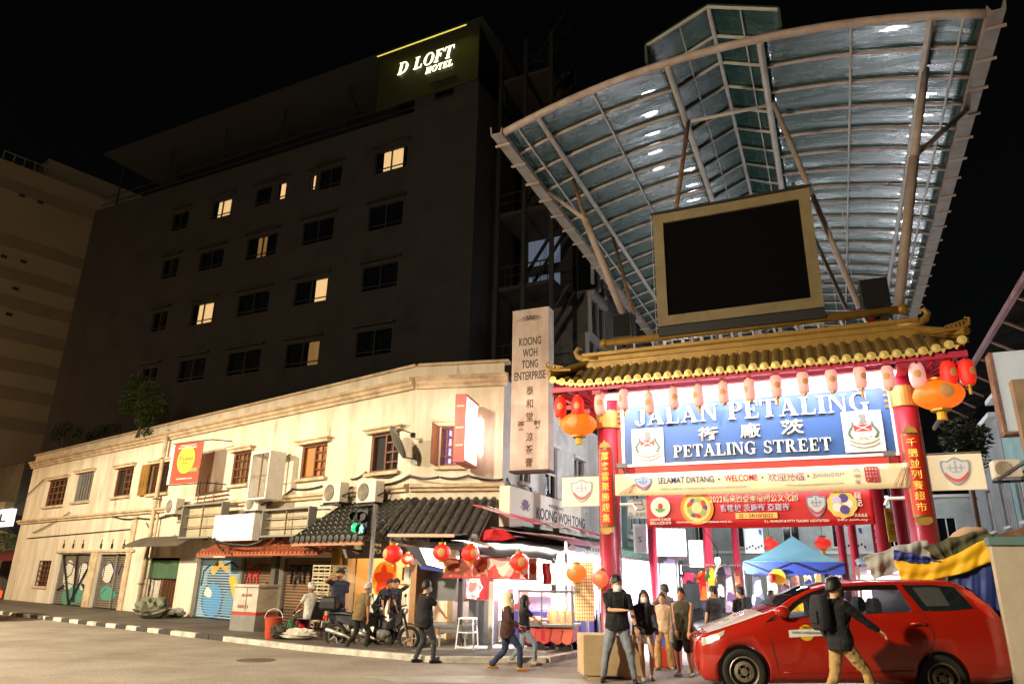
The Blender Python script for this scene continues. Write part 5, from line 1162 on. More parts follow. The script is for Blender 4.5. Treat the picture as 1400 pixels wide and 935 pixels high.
# air conditioners
acw = mat('aircon_white', 'cfc8b8', .5, grime=.4, gscale=3, gcol='8a8070'); acg = mat('aircon_grille', '8f8672', .6)
def aircon(frame, px, py, wpx, lab, off=-.55, grp='outdoor air conditioner units'):
    p = frame.at(px, py, off); w_ = abs(frame.at(px + wpx / 2, py, off).x - frame.at(px - wpx / 2, py, off).x); h = w_ * .72
    t = thing('air_conditioner', lab, 'air conditioner', frame.world((p.x, off, p.z)), frame.rz, grp)
    MB().b2(-w_ / 2, 0, -h / 2, w_ / 2, .32, h / 2).build('casing', acw, t, bevel=.02)
    q = MB(); r0 = h * .4
    for k in range(6): q.torus((-w_ * .14, -.012, 0), r0 * (k + .7) / 6.2, .014, 'y', 24, 5)
    for k in range(6): an = k * math.pi / 3; q.bar((-w_ * .14, -.014, 0), (-w_ * .14 + r0 * math.cos(an), -.014, r0 * math.sin(an)), .012)
    q.build('fan_grille', acg, t); MB().lathe([(.001, -.004), (r0 * 1.06, -.004), (r0 * 1.06, .001), (.001, .001)], (-w_ * .14, 0, 0), 24, 'y').build('fan_opening', M['void'], t)
    q = MB(); q.bar((-w_ * .4, .0, -h / 2 - .03), (-w_ * .4, -off - .01, -h / 2 - .03), .04); q.bar((w_ * .4, .0, -h / 2 - .03), (w_ * .4, -off - .01, -h / 2 - .03), .04); q.bar((-w_ / 2 - .05, 0, -h / 2 - .07), (w_ / 2 + .05, 0, -h / 2 - .07), .04); q.build('bracket', M['dark'], t)
    MB().tube([(w_ / 2, .1, -h * .2), (w_ / 2 + .12, .15, -h * .1), (w_ / 2 + .14, -off - .02, h * .1)], .025, 6).build('hose', M['dark'], t)
    return t
aircon(F, 453, 673, 23, 'white air conditioner unit, left of the pair above the dark tiled awning'); aircon(F, 500, 672, 26, 'white air conditioner unit, right of the pair above the dark tiled awning')
aircon(F, 233, 692, 14, 'small white air conditioner unit left of the empty sign frame'); aircon(F, 344, 686, 18, 'white air conditioner unit below the tall hollow sign box')
# signs along the facade
def framesign(r_, off, lab, back=True, m=M['grey'], nv=1, nh=2, dep=.28):
    a = fr(F, r_, off); hw, h = (a[2] - a[0]) / 2, a[3] - a[1]
    t = thing('sign_frame', lab, 'sign', F.world(((a[0] + a[2]) / 2, off, a[1])), F.rz, 'empty shop sign frames')
    q = MB()
    q.b2(-hw, 0, 0, -hw + .05, dep, h).b2(hw - .05, 0, 0, hw, dep, h).b2(-hw + .05, 0, 0, hw - .05, dep, .05).b2(-hw + .05, 0, h - .05, hw - .05, dep, h); q.build('case', m, t)
    q = MB()
    for k in range(nv): x = -hw + 2 * hw * (k + 1) / (nv + 1); q.b2(x - .02, .05, .05, x + .02, .09, h - .05)
    for k in range(nh): z = h * (k + 1) / (nh + 1); q.b2(-hw + .05, .095, z - .015, hw - .05, .12, z + .015)
    q.build('inner_bar', M['rust'], t)
    if back: MB().b2(-hw + .05, dep - .04, .05, hw - .05, dep - .01, h - .05).build('back_panel', mat('hazy_panel', 'a39a80', .5, grime=.4), t)
    q = MB()
    for s_ in (-1, 1): q.bar((s_ * hw * .7, dep, h * .9), (s_ * hw * .7, -off - .01, h * 1.0), .04); q.bar((s_ * hw * .7, dep, h * .1), (s_ * hw * .7, -off - .01, .0), .04)
    build_each(q, 'wall_bracket', M['dark'], t); return t
framesign((247, 688, 301, 735), -.9, 'empty grey sign frame with hazy back panel, left of the blank white sign box'); framesign((357, 694, 421, 733), -1.0, 'empty grey sign frame with hazy back panel, left of the dark tiled awning')
framesign((341, 618, 366, 682), -.85, 'tall narrow hollow sign box in front of the fifth window', back=False, m=M['white'], nh=1, dep=.6)
a = fr(F, (292, 703, 346, 739), -1.1); t = thing('white_sign_box', 'blank white sign box between two empty sign frames', 'sign', F.world(((a[0] + a[2]) / 2, -1.1, a[1])), F.rz); hw, h = (a[2] - a[0]) / 2, a[3] - a[1]
MB().b2(-hw, 0, 0, hw, .25, h).build('case', M['white'], t, bevel=.01); MB().b2(-hw + .03, -.01, .03, hw - .03, -.002, h - .03).build('face', mat('blank_white', 'e8e4da', .5), t)
q = MB(); q.bar((-hw * .6, .25, h * .5), (-hw * .6, 1.09, h * .5), .04); q.bar((hw * .6, .25, h * .5), (hw * .6, 1.09, h * .5), .04); build_each(q, 'wall_bracket', M['dark'], t)
a = fr(F, (240, 606, 270, 660), -1.0); t = thing('hanging_banner', 'red hotel banner with yellow disc hung from a bracket on the wall', 'banner', F.world(((a[0] + a[2]) / 2, -1.0, a[1])), F.rz + R(8)); hw, h = (a[2] - a[0]) / 2, a[3] - a[1]
o = MB().sheet(lambda u, v: Vector((-hw + 2 * hw * u, .02 * math.sin(u * 5 + v * 3), h * v)), 10, 10).build('cloth', mat('tune_red', 'b03c22', .6, grime=.15), t, solid=.012)
MB().b2(-hw - .16, 0, 0, -hw - .01, .02, h).build('white_edge', M['white'], t)
disc(t, 0, h * .58, hw * .62, -.035, mat('disc_yellow', 'e8b030', .6), 'yellow_disc'); text(t, 'Tune', -hw * .5, h * .55, hw * .5, h * .66, -.037, mat('tune_ink', '9a3018', .6), shear=.2); text(t, 'HOTELS', -hw * .22, h * .48, hw * .22, h * .51, -.037, mat('tune_ink', '9a3018', .6))
text(t, 'RESERVATION', -hw * .55, h * .92, hw * .55, h * .95, -.03, wm); text(t, 'ROOMS AVAILABLE', -hw * .65, h * .86, hw * .65, h * .9, -.03, wm); text(t, 'tunehotels.com', -hw * .5, h * .1, hw * .6, h * .14, -.03, wm)
o = MB().b2(hw * .3, -.034, h * .27, hw * .9, -.025, h * .36).build('green_patch', mat('patch_green', '7a8a30', .6), t)
MB().tube([(-hw - .2, .03, h + .03), (hw + .4, .03, h + .03), (hw + .5, .98, h + .1)], .02, 6).tube([(-hw - .2, .03, -.03), (hw + .4, .03, -.03), (hw + .5, .98, 0)], .02, 6).build('bracket', M['dark'], t)
# projecting lit sign on the corner bay
pa, pb = C.at(633, 590, -.15), C.at(668, 600, -.15)
pw = C.world((C.at(648, 590, -.1).x, -.1, 0)); t = thing('lit_projecting_sign', 'bright white backlit box sign projecting from the corner bay wall', 'sign', pw + Vector((0, 0, C.at(650, 636, -.6).z)), C.rz)
zt = C.at(640, 546, -.6).z - C.at(650, 632, -.6).z
lw = mat('backlit_white', 'fff6f4', .5, emit='fff4f0', es=1.25, grime=.12, gscale=3, gcol='ffd0c8')
MB().b2(-.14, -1.3, 0, .14, -.12, zt).build('light_box', lw, t)
q = MB()
for z in (0, zt): q.b2(-.15, -1.31, z - .03, .15, -.11, z + .03)
for y in (-1.31, -.13): q.b2(-.15, y, 0.031, .15, y + .03, zt - .031)
q.build('edge_trim', mat('trim_red', 'b04030', .5), t)
q = MB()
for k in range(6): y = -1.2 + k * .18; q.bar((.145, y, zt * (.55 + .05 * (k % 2))), (.145, y + .1, zt * .92), .05, .012)
for z in (.3, .35, .22, .16): q.b2(.141, -1.22, zt * z, .15, -.5 + .3 * z, zt * z + .05)
q.build('faded_print', mat('print_salmon', 'f09880', .6, emit='f0a090', es=.7), t)
q = MB()
for z in (.4, zt * .5, zt * .83): q.b2(-.1, -1.322, z - .02, .1, -1.312, z + .02)
q.build('edge_mark', mat('print_salmon', 'f09880'), t)
q = MB()
for z in (zt * .2, zt * .85): q.bar((0, -.12, z), (0, -.002, z), .06)
build_each(q, 'wall_bracket', M['dark'], t)
lamp('sign_light', 'AREA', (.25, -.7, zt / 2), 45, 'fff2ee', t, 1.0, (0, R(90), 0), sizey=1.6); lamp('sign_light', 'AREA', (-.25, -.7, zt / 2), 45, 'fff2ee', t, 1.0, (0, R(-90), 0), sizey=1.6)
# satellite dish
p = F.at(540, 606, -.7); t = thing('satellite_dish', 'dark satellite dish on a bent arm beside the open window', 'dish', F.world((p.x, -.7, p.z)), F.rz)
rot = Euler((R(-60), R(15), R(-25))); q = MB(); rs = []
for k in range(7):
    r_ = .48 * k / 6 + .005; rs.append([Vector((r_ * math.cos(6.283 * j / 24), r_ * math.sin(6.283 * j / 24), .35 * r_ * r_)) for j in range(24)])
for r_ in rs:
    for v_ in r_: v_.rotate(rot)
q.rings(rs, cap=False); q.build('reflector', mat('dish_grey', '55524c', .5, metal=.3, grime=.3), t, smooth=True, solid=.015)
def rv(*a): v_ = Vector(a); v_.rotate(rot); return v_
MB().tube([rv(0, -.46, .08), rv(0, -.1, .5), rv(0, 0, .55)], .014, 6).box(rv(0, 0, .55), (.1, .1, .12)).build('feed_arm', M['dark'], t)
MB().tube([(0, 0, 0), (.12, .2, -.35), (.12, .69, -.35)], .025, 8).b2(.02, .66, -.5, .22, .69, -.2).build('wall_arm', M['grey'], t)
# wires
def wire(lab, pts, r_=.02, frame=F, n=8, sag=.06):
    P = []
    for (x, y, z), (x2, y2, z2) in zip(pts[:-1], pts[1:]):
        for k in range(n): u = k / n; P.append(Vector((x + (x2 - x) * u, y + (y2 - y) * u, z + (z2 - z) * u - sag * 4 * u * (1 - u))))
    P.append(Vector(pts[-1])); c = P[0].copy(); o = MB().tube([p - c for p in P], r_ * 1.35, 6).build('cable', M['black'], None, smooth=True)
    o.location = frame.world(c); o.rotation_euler = (0, 0, frame.rz); return tag(o, lab, 'cable', 'cables on the facade')
fa = lambda px, py, y=-.06: tuple(F.at(px, py, y))
wire('thick black cable running along the wall from the air conditioners toward the corner', [fa(520, 663), fa(560, 650), fa(600, 652)], .025); wire('black cable sagging past the tall hollow sign box', [fa(365, 690), fa(400, 668), fa(440, 664)], .022)
wire('thin black cable looping by the corner at the lit box sign', [tuple(F.loc_of(C.world(C.at(602, 652, -.08)))), tuple(F.loc_of(C.world(C.at(640, 650, -.08)))), tuple(F.loc_of(C.world(C.at(688, 655, -.08))))], .022)
wire('black cable along the belt course left of the downpipe', [fa(150, 704), fa(190, 708), fa(240, 702)], .022, sag=.1); wire('thin drooping wire below the red hotel banner', [fa(200, 714), fa(222, 740), fa(240, 730)], .012, sag=.15)
for k, (x1, y1, x2, y2) in enumerate(((45, 728, 95, 700), (20, 690, 60, 655))):
    wire(('pale slack wire across the left end of the facade', 'slack wire from the low side building to the shophouse corner')[k], [fa(x1, y1, -.1), fa(x2, y2, -.1)], .018)
wire('pale slack tube hanging over the terracotta awning', [fa(285, 735, -1.2), fa(330, 745, -1.3), fa(360, 738, -1.1)], .03); wire('white drooping hose beside the blank sign box', [fa(293, 735, -1.2), fa(305, 752, -1.3)], .025)
wire('bundle of black cables between the window and the pair of air conditioners', [fa(480, 655), fa(500, 645), fa(520, 652), fa(545, 645)], .02)
# aerial brackets and pipes near the belt course
t = thing('pipe_rack', 'cluster of thin iron pipes and brackets below the red hotel banner', 'pipes', F.world((F.at(285, 690).x, -.02, F.at(285, 690).z)), F.rz); q = MB()
for x, z0_, z1_ in ((-.6, -.2, .9), (-.1, 0, 1.1), (.5, -.2, .8)): q.tube([(x, -.1, z0_), (x, -.1, z1_)], .02, 6)
for z in (.1, .25, .4): q.tube([(-.9, -.06, z), (1.4, -.06, z + .05)], .022, 6)
q.build('pipes', M['rust'], t)
# traffic light on its pole
b = ground(499, 880, .1); t = thing('pedestrian_signal', 'traffic signal with a green walking figure on a grey pole', 'traffic light', b, R(-10)); ztop = px_height(503, 689, b)
MB().lathe([(.08, 0), (.08, .3), (.055, .34), (.05, ztop - b.z)], n=12).build('pole', mat('pole_grey', '8a8882', .45, metal=.4, grime=.3), t, smooth=True)
zc1 = px_height(492, 722, b) - .1; hs = .36
o = MB().b2(-.4, -.12, zc1 - .17, -.12, .12, zc1 + .45).build('signal_housing', M['black'], t, bevel=.02)
for k, z in enumerate((zc1 - .02, zc1 + .28)): MB().lathe([(.105, -.001), (.12, .0), (.12, .12), (.108, .12), (.105, .01)], (-.26, -.125, z), 18, 'y').build('visor', M['black'], o)
def pict(cx, cz, s_, y, m, par):
    q = MB()
    for pts in (((-.06, .5), (.06, .5), (.06, .62), (-.06, .62)), ((-.1, .1), (.1, .1), (.08, .46), (-.06, .46)), ((-.08, .1), (.0, .1), (-.16, -.35), (-.26, -.32)), ((0, .1), (.1, .1), (.24, -.32), (.13, -.36)), ((.06, .44), (.26, .2), (.2, .16), (.05, .34)), ((-.06, .44), (-.26, .2), (-.2, .16), (-.05, .3))):
        q.prism([(cx + a * s_, cz + (b_ - .1) * s_) for a, b_ in pts], y, y + .01)
    q.build('walking_figure', m, par)
pict(-.26, zc1 - .02, .2, -.15, mat('signal_green', 'a0ffe0', .5, emit='40ffb0', es=7), o)
MB().ell((-.45, -.05, zc1 + .02), (.1, .1, .11)).build('side_signal', mat('green_lens', '10c070', .3, emit='08c060', es=2.2), t, smooth=True); MB().lathe([(.1, 0), (.1, .16), (.11, .16), (.112, 0)], (-.45, -.1, zc1 + .28), 14, 'y').build('visor', M['black'], t)
# utility cabinet
b = ground(347, 861, .1); t = thing('utility_cabinet', 'white utility cabinet with red and grey base on the pavement', 'cabinet', b, F.rz + R(12)); hh = px_height(347, 802, b) - .1; w_ = .5
c1 = mat('cabinet_white', 'b8b0a0', .6, grime=.5, gscale=3, gcol='7a6a54'); MB().b2(-w_, -.4, .48, w_ * .8, .35, hh).build('body', c1, t, bevel=.01); MB().b2(-w_ - .01, -.41, .0, w_ * .8 + .01, .36, .40).build('base', M['grey'], t); MB().b2(-w_ - .005, -.405, .401, w_ * .8 + .005, .355, .479).build('red_stripe', mat('cab_red', 'a03020', .6), t)
MB().b2(-w_ - .04, -.44, hh, w_ * .8 + .04, .39, hh + .07).build('lid', c1, t, bevel=.01); text(t, 'DILARANG', -.2, hh - .25, .2, hh - .17, -.402, mat('cab_ink', '8a2a20', .6)); text(t, 'BAHAYA', -.3, hh - .55, .1, hh - .46, -.402, mat('cab_ink', '8a2a20', .6)); MB().b2(-.02, -.406, .5, -.005, -.401, hh - .02).build('door_gap', M['dark'], t)
# rubbish and wares on the pavement
def sackm(n_, c): return mat(n_, c, .8, grime=.4, gscale=5, bump=.3)
def sack(lab, loc, rx, ry, rz_, m, name='plastic_sack', cat='sack', seed=1, grp=None):
    rg = random.Random(seed); q = MB(); ph = [rg.uniform(0, 6) for _ in range(4)]
    rs = []
    for i in range(11):
        tt = i / 10; r_ = math.sin(math.pi * (.08 + .88 * tt)) ** .6; z = rz_ * tt
        rs.append([Vector((rx * r_ * math.cos(a) * (1 + .13 * math.sin(3 * a + ph[0] + tt * 4) + .07 * math.sin(7 * a + ph[1])), ry * r_ * math.sin(a) * (1 + .12 * math.sin(4 * a + ph[2] + 3 * tt)), z * (1 + .12 * math.sin(2 * a + ph[3])))) for a in [6.283 * k / 20 for k in range(20)]])
    for r_ in rs[1:-1]:
        for v_ in r_: v_ *= 1 + rg.uniform(-.16, .12)
    o = q.rings(rs).build(name, m, None); o.location = loc; return tag(o, lab, cat, grp)
g1 = ground(207, 845, .1); sack('crumpled grey green plastic sheet heap in front of the flaking door', g1, .55, .45, .62, sackm('sheet_greygreen', '6a6a54'), 'plastic_heap', 'plastic sheet', 4); g1 = ground(235, 843, .1); sack('pale cement sack lying right of the crumpled plastic heap', g1, .5, .3, .28, sackm('sack_pale', '8f8a7a'), seed=7)
def bucket(lab, px, py, m, r_=.19, h=.42):
    t = thing('bucket', lab, 'bucket', ground(px, py, .1)); MB().lathe([(.01, .0), (r_ * .78, 0), (r_, h), (r_ + .015, h), (r_ + .015, h - .03), (r_ + .002, h - .03)], n=22).build('pail', m, t, smooth=False); MB().lathe([(.01, h - .12), (r_ * .93, h - .12), (r_ * .98, h - .01)], n=22).build('inside', M['void'], t)
    MB().torus((0, 0, h - .03), r_ + .02, .01, 'y', 20, 6, 0, math.pi).build('handle', M['white'], t); return t
bucket('orange bucket with a raised white handle beside the utility cabinet', 371, 872, mat('bucket_orange', 'b03c14', .5, grime=.2), .2, .48); bucket('pinkish red bucket with white handle at the seated old man', 410, 869, mat('bucket_red', 'c01c38', .5, grime=.1), .21, .42)
sack('white plastic bag lying in front of the pinkish red bucket', ground(409, 874, .1), .42, .2, .24, sackm('bag_white', 'c8c0b0'), 'plastic_bag', 'bag', 11); sack('dark bundle on the ground between the two buckets', ground(384, 873, .1), .26, .2, .34, sackm('bundle_dark', '3a3226'), 'bundle', 'bundle', 12); sack('green cloth bag on the ground left of the pinkish red bucket', ground(396, 873, .1), .15, .13, .42, sackm('bag_green', '2c5a30'), 'cloth_bag', 'bag', 13)
# stacked bottle crates and trolley by the column
cr_m = mat('crate_cream', 'b0a484', .6, grime=.4)
for k in range(7):
    b = ground(436, 870, .1) + Vector((0, .55, .1 + .235 * k)); t = thing('bottle_crate', 'cream bottle crate, %s in the stack behind the seated old man' % ['lowest', 'second lowest', 'third from the bottom', 'middle one', 'third from the top', 'second from the top', 'topmost'][k], 'crate', b, F.rz, 'stack of cream bottle crates')
    q = MB(); W2, D2, H2 = .38, .28, .225
    for z in (0, .09, .18): q.b2(-W2, -D2, z, W2, -D2 + .02, z + .04).b2(-W2, D2 - .02, z, W2, D2, z + .04).b2(-W2, -D2 + .02, z, -W2 + .02, D2 - .02, z + .04).b2(W2 - .02, -D2 + .02, z, W2, D2 - .02, z + .04)
    for x in (-W2, -.13, .12, W2 - .02):
        for y in (-D2 - .002, D2 - .018): q.b2(x, y, 0, x + .02, y + .02, H2)
    q.build('frame', cr_m, t); q = MB()
    for i in range(5): q.lathe([(.001, .02), (.035, .02), (.035, .13), (.014, .17), (.014, .2), (.001, .2)], (-.3 + i * .15, -.19, 0), 8)
    q.build('bottles', mat('bottle_brown', '2a1c10', .2), t)
# car at the far left edge
b = ground(-52, 850); t = thing('red_car', 'red car with lit tail lamps at the left edge of the road', 'car', b, math.atan2(-.632, .775) + math.pi * 0); crd = mat('car_red_dark', 'a01410', .25, coat=.6)
q = MB(); prof = [(.0, .35), (.02, .8), (-.15, 1.0), (-.6, 1.45), (-2.2, 1.5), (-3.0, 1.0), (-4.0, .85), (-4.1, .35)]
q.rings([[(x * .98 + .3, y * 1.0, z) for x, z in prof] for y in (-.8, .8)]); o = q.build('body', crd, t, bevel=.06)
for y in (-.62, .62): MB().b2(.29, y - .16, .72, .36, y + .16, .92).build('tail_lamp', mat('tail_lamp', 'ff3010', .3, emit='ff2808', es=7), t)
MB().rings([[(x, y, z) for x, z in ((.02, 1.02), (-.28, 1.38), (-.27, 1.4), (.04, 1.04))] for y in (-.65, .65)]).build('rear_window', M['glassdark'], t); MB().b2(.28, -.78, .28, .42, .78, .55).build('bumper', M['black'], t)
for x in (-.45, -3.0):
    for y in (-.72, .72): MB().lathe([(.001, -.1), (.2, -.1), (.31, -.09), (.31, .09), (.2, .1), (.001, .1)], (x, y, .31), 20, 'y').build('wheel', M['black'], t)
# hedge of leaves by the low side building
b = F.world((F.at(14, 735, 1.0).x, 1.0, F.at(14, 752, 1.0).z)); plant('roof_plant', 'green leafy plant on the awning of the low side building', 'plant', b, [([(0, 0, 0), (0, 0, .3)], .04)], [((-.4, 0, .4), .55), ((.4, 0, .35), .5), ((0, 0, .6), .5), ((-1.1, 0, .3), .5)], 500, .09, leafm, 9)
# ---------------------------------------------------------------- corner food stall
ST = Frame(ground(640, 893), R(-12)); KZ = .108
sm = mat('stall_steel', '8e9094', .3, metal=.7, grime=.25); ply = mat('stall_ply', 'b08458', .6, grime=.3, gscale=2)
def st(px, py, off): return ST.at(px, py, off)
FS = thing('food_stall', 'corner food stall with dark tarpaulin roof, picture boards and steel counter', 'stall', frame=ST)
zr0 = ST.at(600, 738, -.3).z
# posts
for px, py, off, m in ((627, 888, .1, mat('post_dark', '2c2620', .6)), (670, 893, .0, M['white']), (757, 880, .7, M['steel'])):
    p = st(px, py, off); MB().b2(p.x - .05, off - .05, KZ - .01, p.x + .05, off + .05, zr0 - .1 if px < 700 else 2.1).build('post', m, FS)
# roof
tl_, tr_ = st(548, 742, -.3), st(760, 758, -.3); zr0, zr1 = st(600, 738, -.3).z, st(750, 757, -.3).z
tarp = mat('tarp_black', '1d1c1e', .92, grime=.4, gscale=4, gcol='4a4644')
def rf(u, v):
    x = tl_.x + .6 + (tr_.x - tl_.x - .6) * u; z = zr0 + (zr1 - zr0) * u
    return Vector((x, -.3 + 3.0 * v, z + .35 * v + .025 * math.sin(u * 9 + v * 5) + .012 * math.sin(u * 31) - (.16 if v < .01 else 0)))
MB().sheet(rf, 30, 10).build('tarpaulin', tarp, FS, solid=.02, smooth=True)
q = MB(); q.sheet(lambda u, v: Vector((tl_.x - .3 + 1.6 * u, -.35 + 2.4 * v, zr0 + .1 + .2 * v)), 6, 4).build('tin_roof', mat('tin_green', '5a6e62', .5, grime=.4), FS, solid=.015)
MB().b2(tl_.x - .3, -.4, zr0 + .06, tl_.x + 1.3, -.36, zr0 + .13).build('roof_edge', mat('edge_pink', 'd0a890', .6), FS)
# screen box
a, b = st(551, 776, -.1), st(606, 747, -.1)
sc_ = MB().prism([(a.x, b.z), (a.x + .5, a.z + .02), (b.x + .05, a.z - .06), (b.x + .05, b.z - .03)], -.1, .25).build('screen_box', mat('navy_box', '0c1030', .5), FS)
MB().prism([(a.x + .38, b.z - .03), (a.x + .58, a.z + .08), (b.x + .02, a.z + .0), (b.x + .02, b.z - .06)], -.125, -.102).build('lit_screen', mat('screen_white', 'ffffff', .5, emit='f4f8ff', es=2.2), sc_)
MB().prism([(a.x + .4, a.z + .06), (a.x + .42, a.z - .01), (b.x, a.z - .08), (b.x, a.z - .02)], -.128, -.126).build('screen_strip', mat('strip_blue', '1830a0', .5), sc_)
# hood and counter
a, b = st(556, 886, .0), st(624, 772, .0); xm = st(567, 830, 0).x
MB().b2(a.x, 0, KZ + .005, xm, 1.0, b.z).build('side_panel', ply, FS)
q = MB(); q.b2(xm + .01, .85, 1.05, b.x, .9, b.z - .05).b2(b.x - .03, .1, 1.05, b.x, .85, b.z - .05).b2(xm + .01, .1, b.z - .05, b.x, .9, b.z); q.build('hood', sm, FS)
z1_ = st(600, 853, 0).z
MB().b2(xm + .01, -.05, z1_ - .06, b.x + .35, .84, z1_).build('counter_top', sm, FS)
xq = st(600, 870, 0).x; MB().b2(xm + .015, .0, KZ + .25, xq - .01, .8, z1_ - .062).build('cupboard', ply, FS); MB().b2(xq + .01, 0, KZ + .3, b.x + .3, .8, z1_ - .062).build('cupboard', sm, FS)
q = MB()
for x in (xm + .05, xq, b.x + .25): q.b2(x - .02, .05, KZ - .005, x + .02, .09, z1_ - .1)
build_each(q, 'counter_leg', M['steel'], FS)
# picture boards
def board(r_, off, m, name='picture_board', rim=True, parent=FS):
    a = fr(ST, r_, off); o = MB().b2(a[0], off, a[1], a[2], off + .03, a[3]).build(name, m, parent)
    if rim: MB().b2(a[0] - .02, off - .015, a[1] - .03, a[2] + .02, off - .002, a[1] - .001).b2(a[0] - .02, off - .014, a[3] + .001, a[2] + .02, off - .002, a[3] + .03).build('board_rim', mat('rim_red', 'c02020', .5), o)
    return o, a
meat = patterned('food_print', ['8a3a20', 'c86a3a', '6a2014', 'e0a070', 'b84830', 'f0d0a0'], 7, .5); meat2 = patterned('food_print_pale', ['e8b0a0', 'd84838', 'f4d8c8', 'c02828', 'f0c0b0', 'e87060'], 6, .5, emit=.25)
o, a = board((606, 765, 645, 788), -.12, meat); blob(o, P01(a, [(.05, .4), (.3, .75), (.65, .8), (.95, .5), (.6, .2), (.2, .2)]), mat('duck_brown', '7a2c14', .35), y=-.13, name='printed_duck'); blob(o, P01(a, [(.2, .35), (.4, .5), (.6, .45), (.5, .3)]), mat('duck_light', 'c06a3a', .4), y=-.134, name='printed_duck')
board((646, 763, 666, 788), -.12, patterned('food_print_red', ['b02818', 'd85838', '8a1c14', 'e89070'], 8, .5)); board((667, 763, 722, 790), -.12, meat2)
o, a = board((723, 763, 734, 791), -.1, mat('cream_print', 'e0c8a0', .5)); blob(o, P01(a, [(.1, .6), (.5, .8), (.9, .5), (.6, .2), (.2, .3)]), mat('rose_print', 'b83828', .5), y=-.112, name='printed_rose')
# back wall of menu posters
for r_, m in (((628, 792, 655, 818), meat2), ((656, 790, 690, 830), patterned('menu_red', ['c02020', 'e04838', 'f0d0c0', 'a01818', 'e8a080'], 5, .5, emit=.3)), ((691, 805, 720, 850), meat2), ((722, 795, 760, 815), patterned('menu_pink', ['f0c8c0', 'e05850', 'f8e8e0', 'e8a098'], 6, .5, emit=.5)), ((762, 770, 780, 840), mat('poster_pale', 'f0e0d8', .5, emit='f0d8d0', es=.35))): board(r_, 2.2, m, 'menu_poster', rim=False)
a = fr(ST, (618, 825, 760, 893), 2.3); MB().b2(a[0], 2.3, KZ, a[2] + .5, 2.36, 2.6).build('back_panel', mat('stall_back', 'c8b8b0', .6, grime=.2), FS)
# rear worktop
a = fr(ST, (640, 820, 668, 885), .9); MB().b2(a[0], .9, KZ + .005, a[2] + .1, 1.5, a[3]).build('steel_worktop', sm, FS); q = MB(); c = st(642, 812, 1.0)
q.torus((c.x + .1, 1.0, a[3] + .28), .2, .022, 'y', 6, 6).b2(c.x + .05, .96, a[3] + .002, c.x + .15, 1.06, a[3] + .06); q.build('wire_ring', wm, FS)
# tubes
for r_, off in (((690, 798, 728, 800), .3), ((625, 760, 655, 762), .2), ((690, 752, 720, 754), .5)):
    a = fr(ST, r_, off); MB().tube([(a[0], off, a[1]), (a[2], off, a[1])], .02, 8).build('tube_light', tubem, FS)
lamp('stall_light', 'AREA', (st(670, 800, .4).x, .3, 2.4), 750, 'fff4ec', FS, 3.2, (0, 0, 0), sizey=.5)
lamp('stall_light', 'AREA', (st(590, 800, .4).x, .45, 2.1), 60, 'fff4ec', FS, .8, (0, 0, 0), sizey=.5)
for px in (648, 664, 684):
    p = st(px, 752, .1); o = MB().lathe([(.02, .1), (.09, .0), (.085, -.01), (.02, .09)], (p.x, .1, p.z), 12).build('bulb_shade', M['black'], FS); MB().ell((p.x, .1, p.z - .03), (.035, .035, .045)).build('bulb', mat('bulb', 'fff4d8', .4, emit='fff0d0', es=9), o)
# stool
b = ground(638, 893); t = thing('white_stool', 'tall white metal frame stool on the stall kerb', 'stool', b + Vector((0, 0, .004)), R(-12)); hh = px_height(636, 846, b); q = MB()
for sx in (-1, 1):
    for sy in (-1, 1): MB().tube([(sx * .21, sy * .2, 0), (sx * .16, sy * .15, hh)], .016, 8).build('leg', wm, t)
for f_, r_ in ((.2, .205), (.62, .182)): q.bar((-r_, -r_, hh * f_), (r_, -r_, hh * f_), .02).bar((-r_, r_, hh * f_), (r_, r_, hh * f_), .02).bar((-r_, -r_, hh * f_), (-r_, r_, hh * f_), .02).bar((r_, -r_, hh * f_), (r_, r_, hh * f_), .02)
q.build('rung', wm, t); MB().b2(-.18, -.18, hh, .18, .18, hh + .03).build('seat', wm, t, bevel=.008)
# food cart
b = ground(746, 896); t = thing('food_cart', 'red printed food cart with a lit glass case of snacks', 'food cart', b + Vector((0, .35, .004)), R(-14)); cw_ = .98; z2 = px_height(746, 853, b); z3 = px_height(746, 810, b)
redp = patterned('cart_print', ['a81c2c', 'c83040', '8a1424', 'c04848', 'a82030'], 4, .45); MB().b2(-.5, -.35, .28, .68, .5, z2 - .05).build('cart_body', redp, t, bevel=.01)
for x, c_ in ((-.28, 'd05a48'), (.05, 'c84038'), (.34, 'c05040'), (.55, 'd86a50')): blob(t, [(x + .13 * math.cos(6.283 * k / 12) * (1 + .3 * math.sin(k * 2)), .28 + (z2 - .33) * .5 + .2 * math.sin(6.283 * k / 12)) for k in range(12)], mat('print_' + c_, c_, .5), y=-.362, name='cart_print')
MB().b2(-.02, -.368, .3, .06, -.353, z2 - .06).build('corner_strip', mat('strip_crimson', 'b01828', .5), t); MB().b2(-.56, -.45, z2 - .05, .74, .56, z2).build('cart_top', sm, t)
q = MB()
for x in (-.52, .0, .7):
    for y in ((-.38, .48) if x else (-.38,)): q.b2(x - .015, y - .015, z2, x + .015, y + .015, z3)
q.b2(-.54, -.4, z3, .72, .5, z3 + .05); q.build('case_frame', sm, t)
glass = mat('case_glass', 'ffffff', .02, trans=1., alpha=.25); MB().b2(-.5, -.385, z2 + .01, .68, -.379, z3 - .005).build('glass', glass, t)
q = MB(); rg = random.Random(2)
for k in range(26): q.ell((-.42 + .1 * (k % 6), -.25 + .12 * (k // 6), z2 + .05 + .03 * rg.random()), (.05, .05, .035), 8, 6)
q.build('snacks', mat('snack_brown', 'c07a3a', .6), t); q = MB()
for k in range(7): q.lathe([(.001, 0), (.045, 0), (.045, .28), (.001, .28)], (.12 + .085 * k, -.1 + .1 * (k % 2), z2), 8)
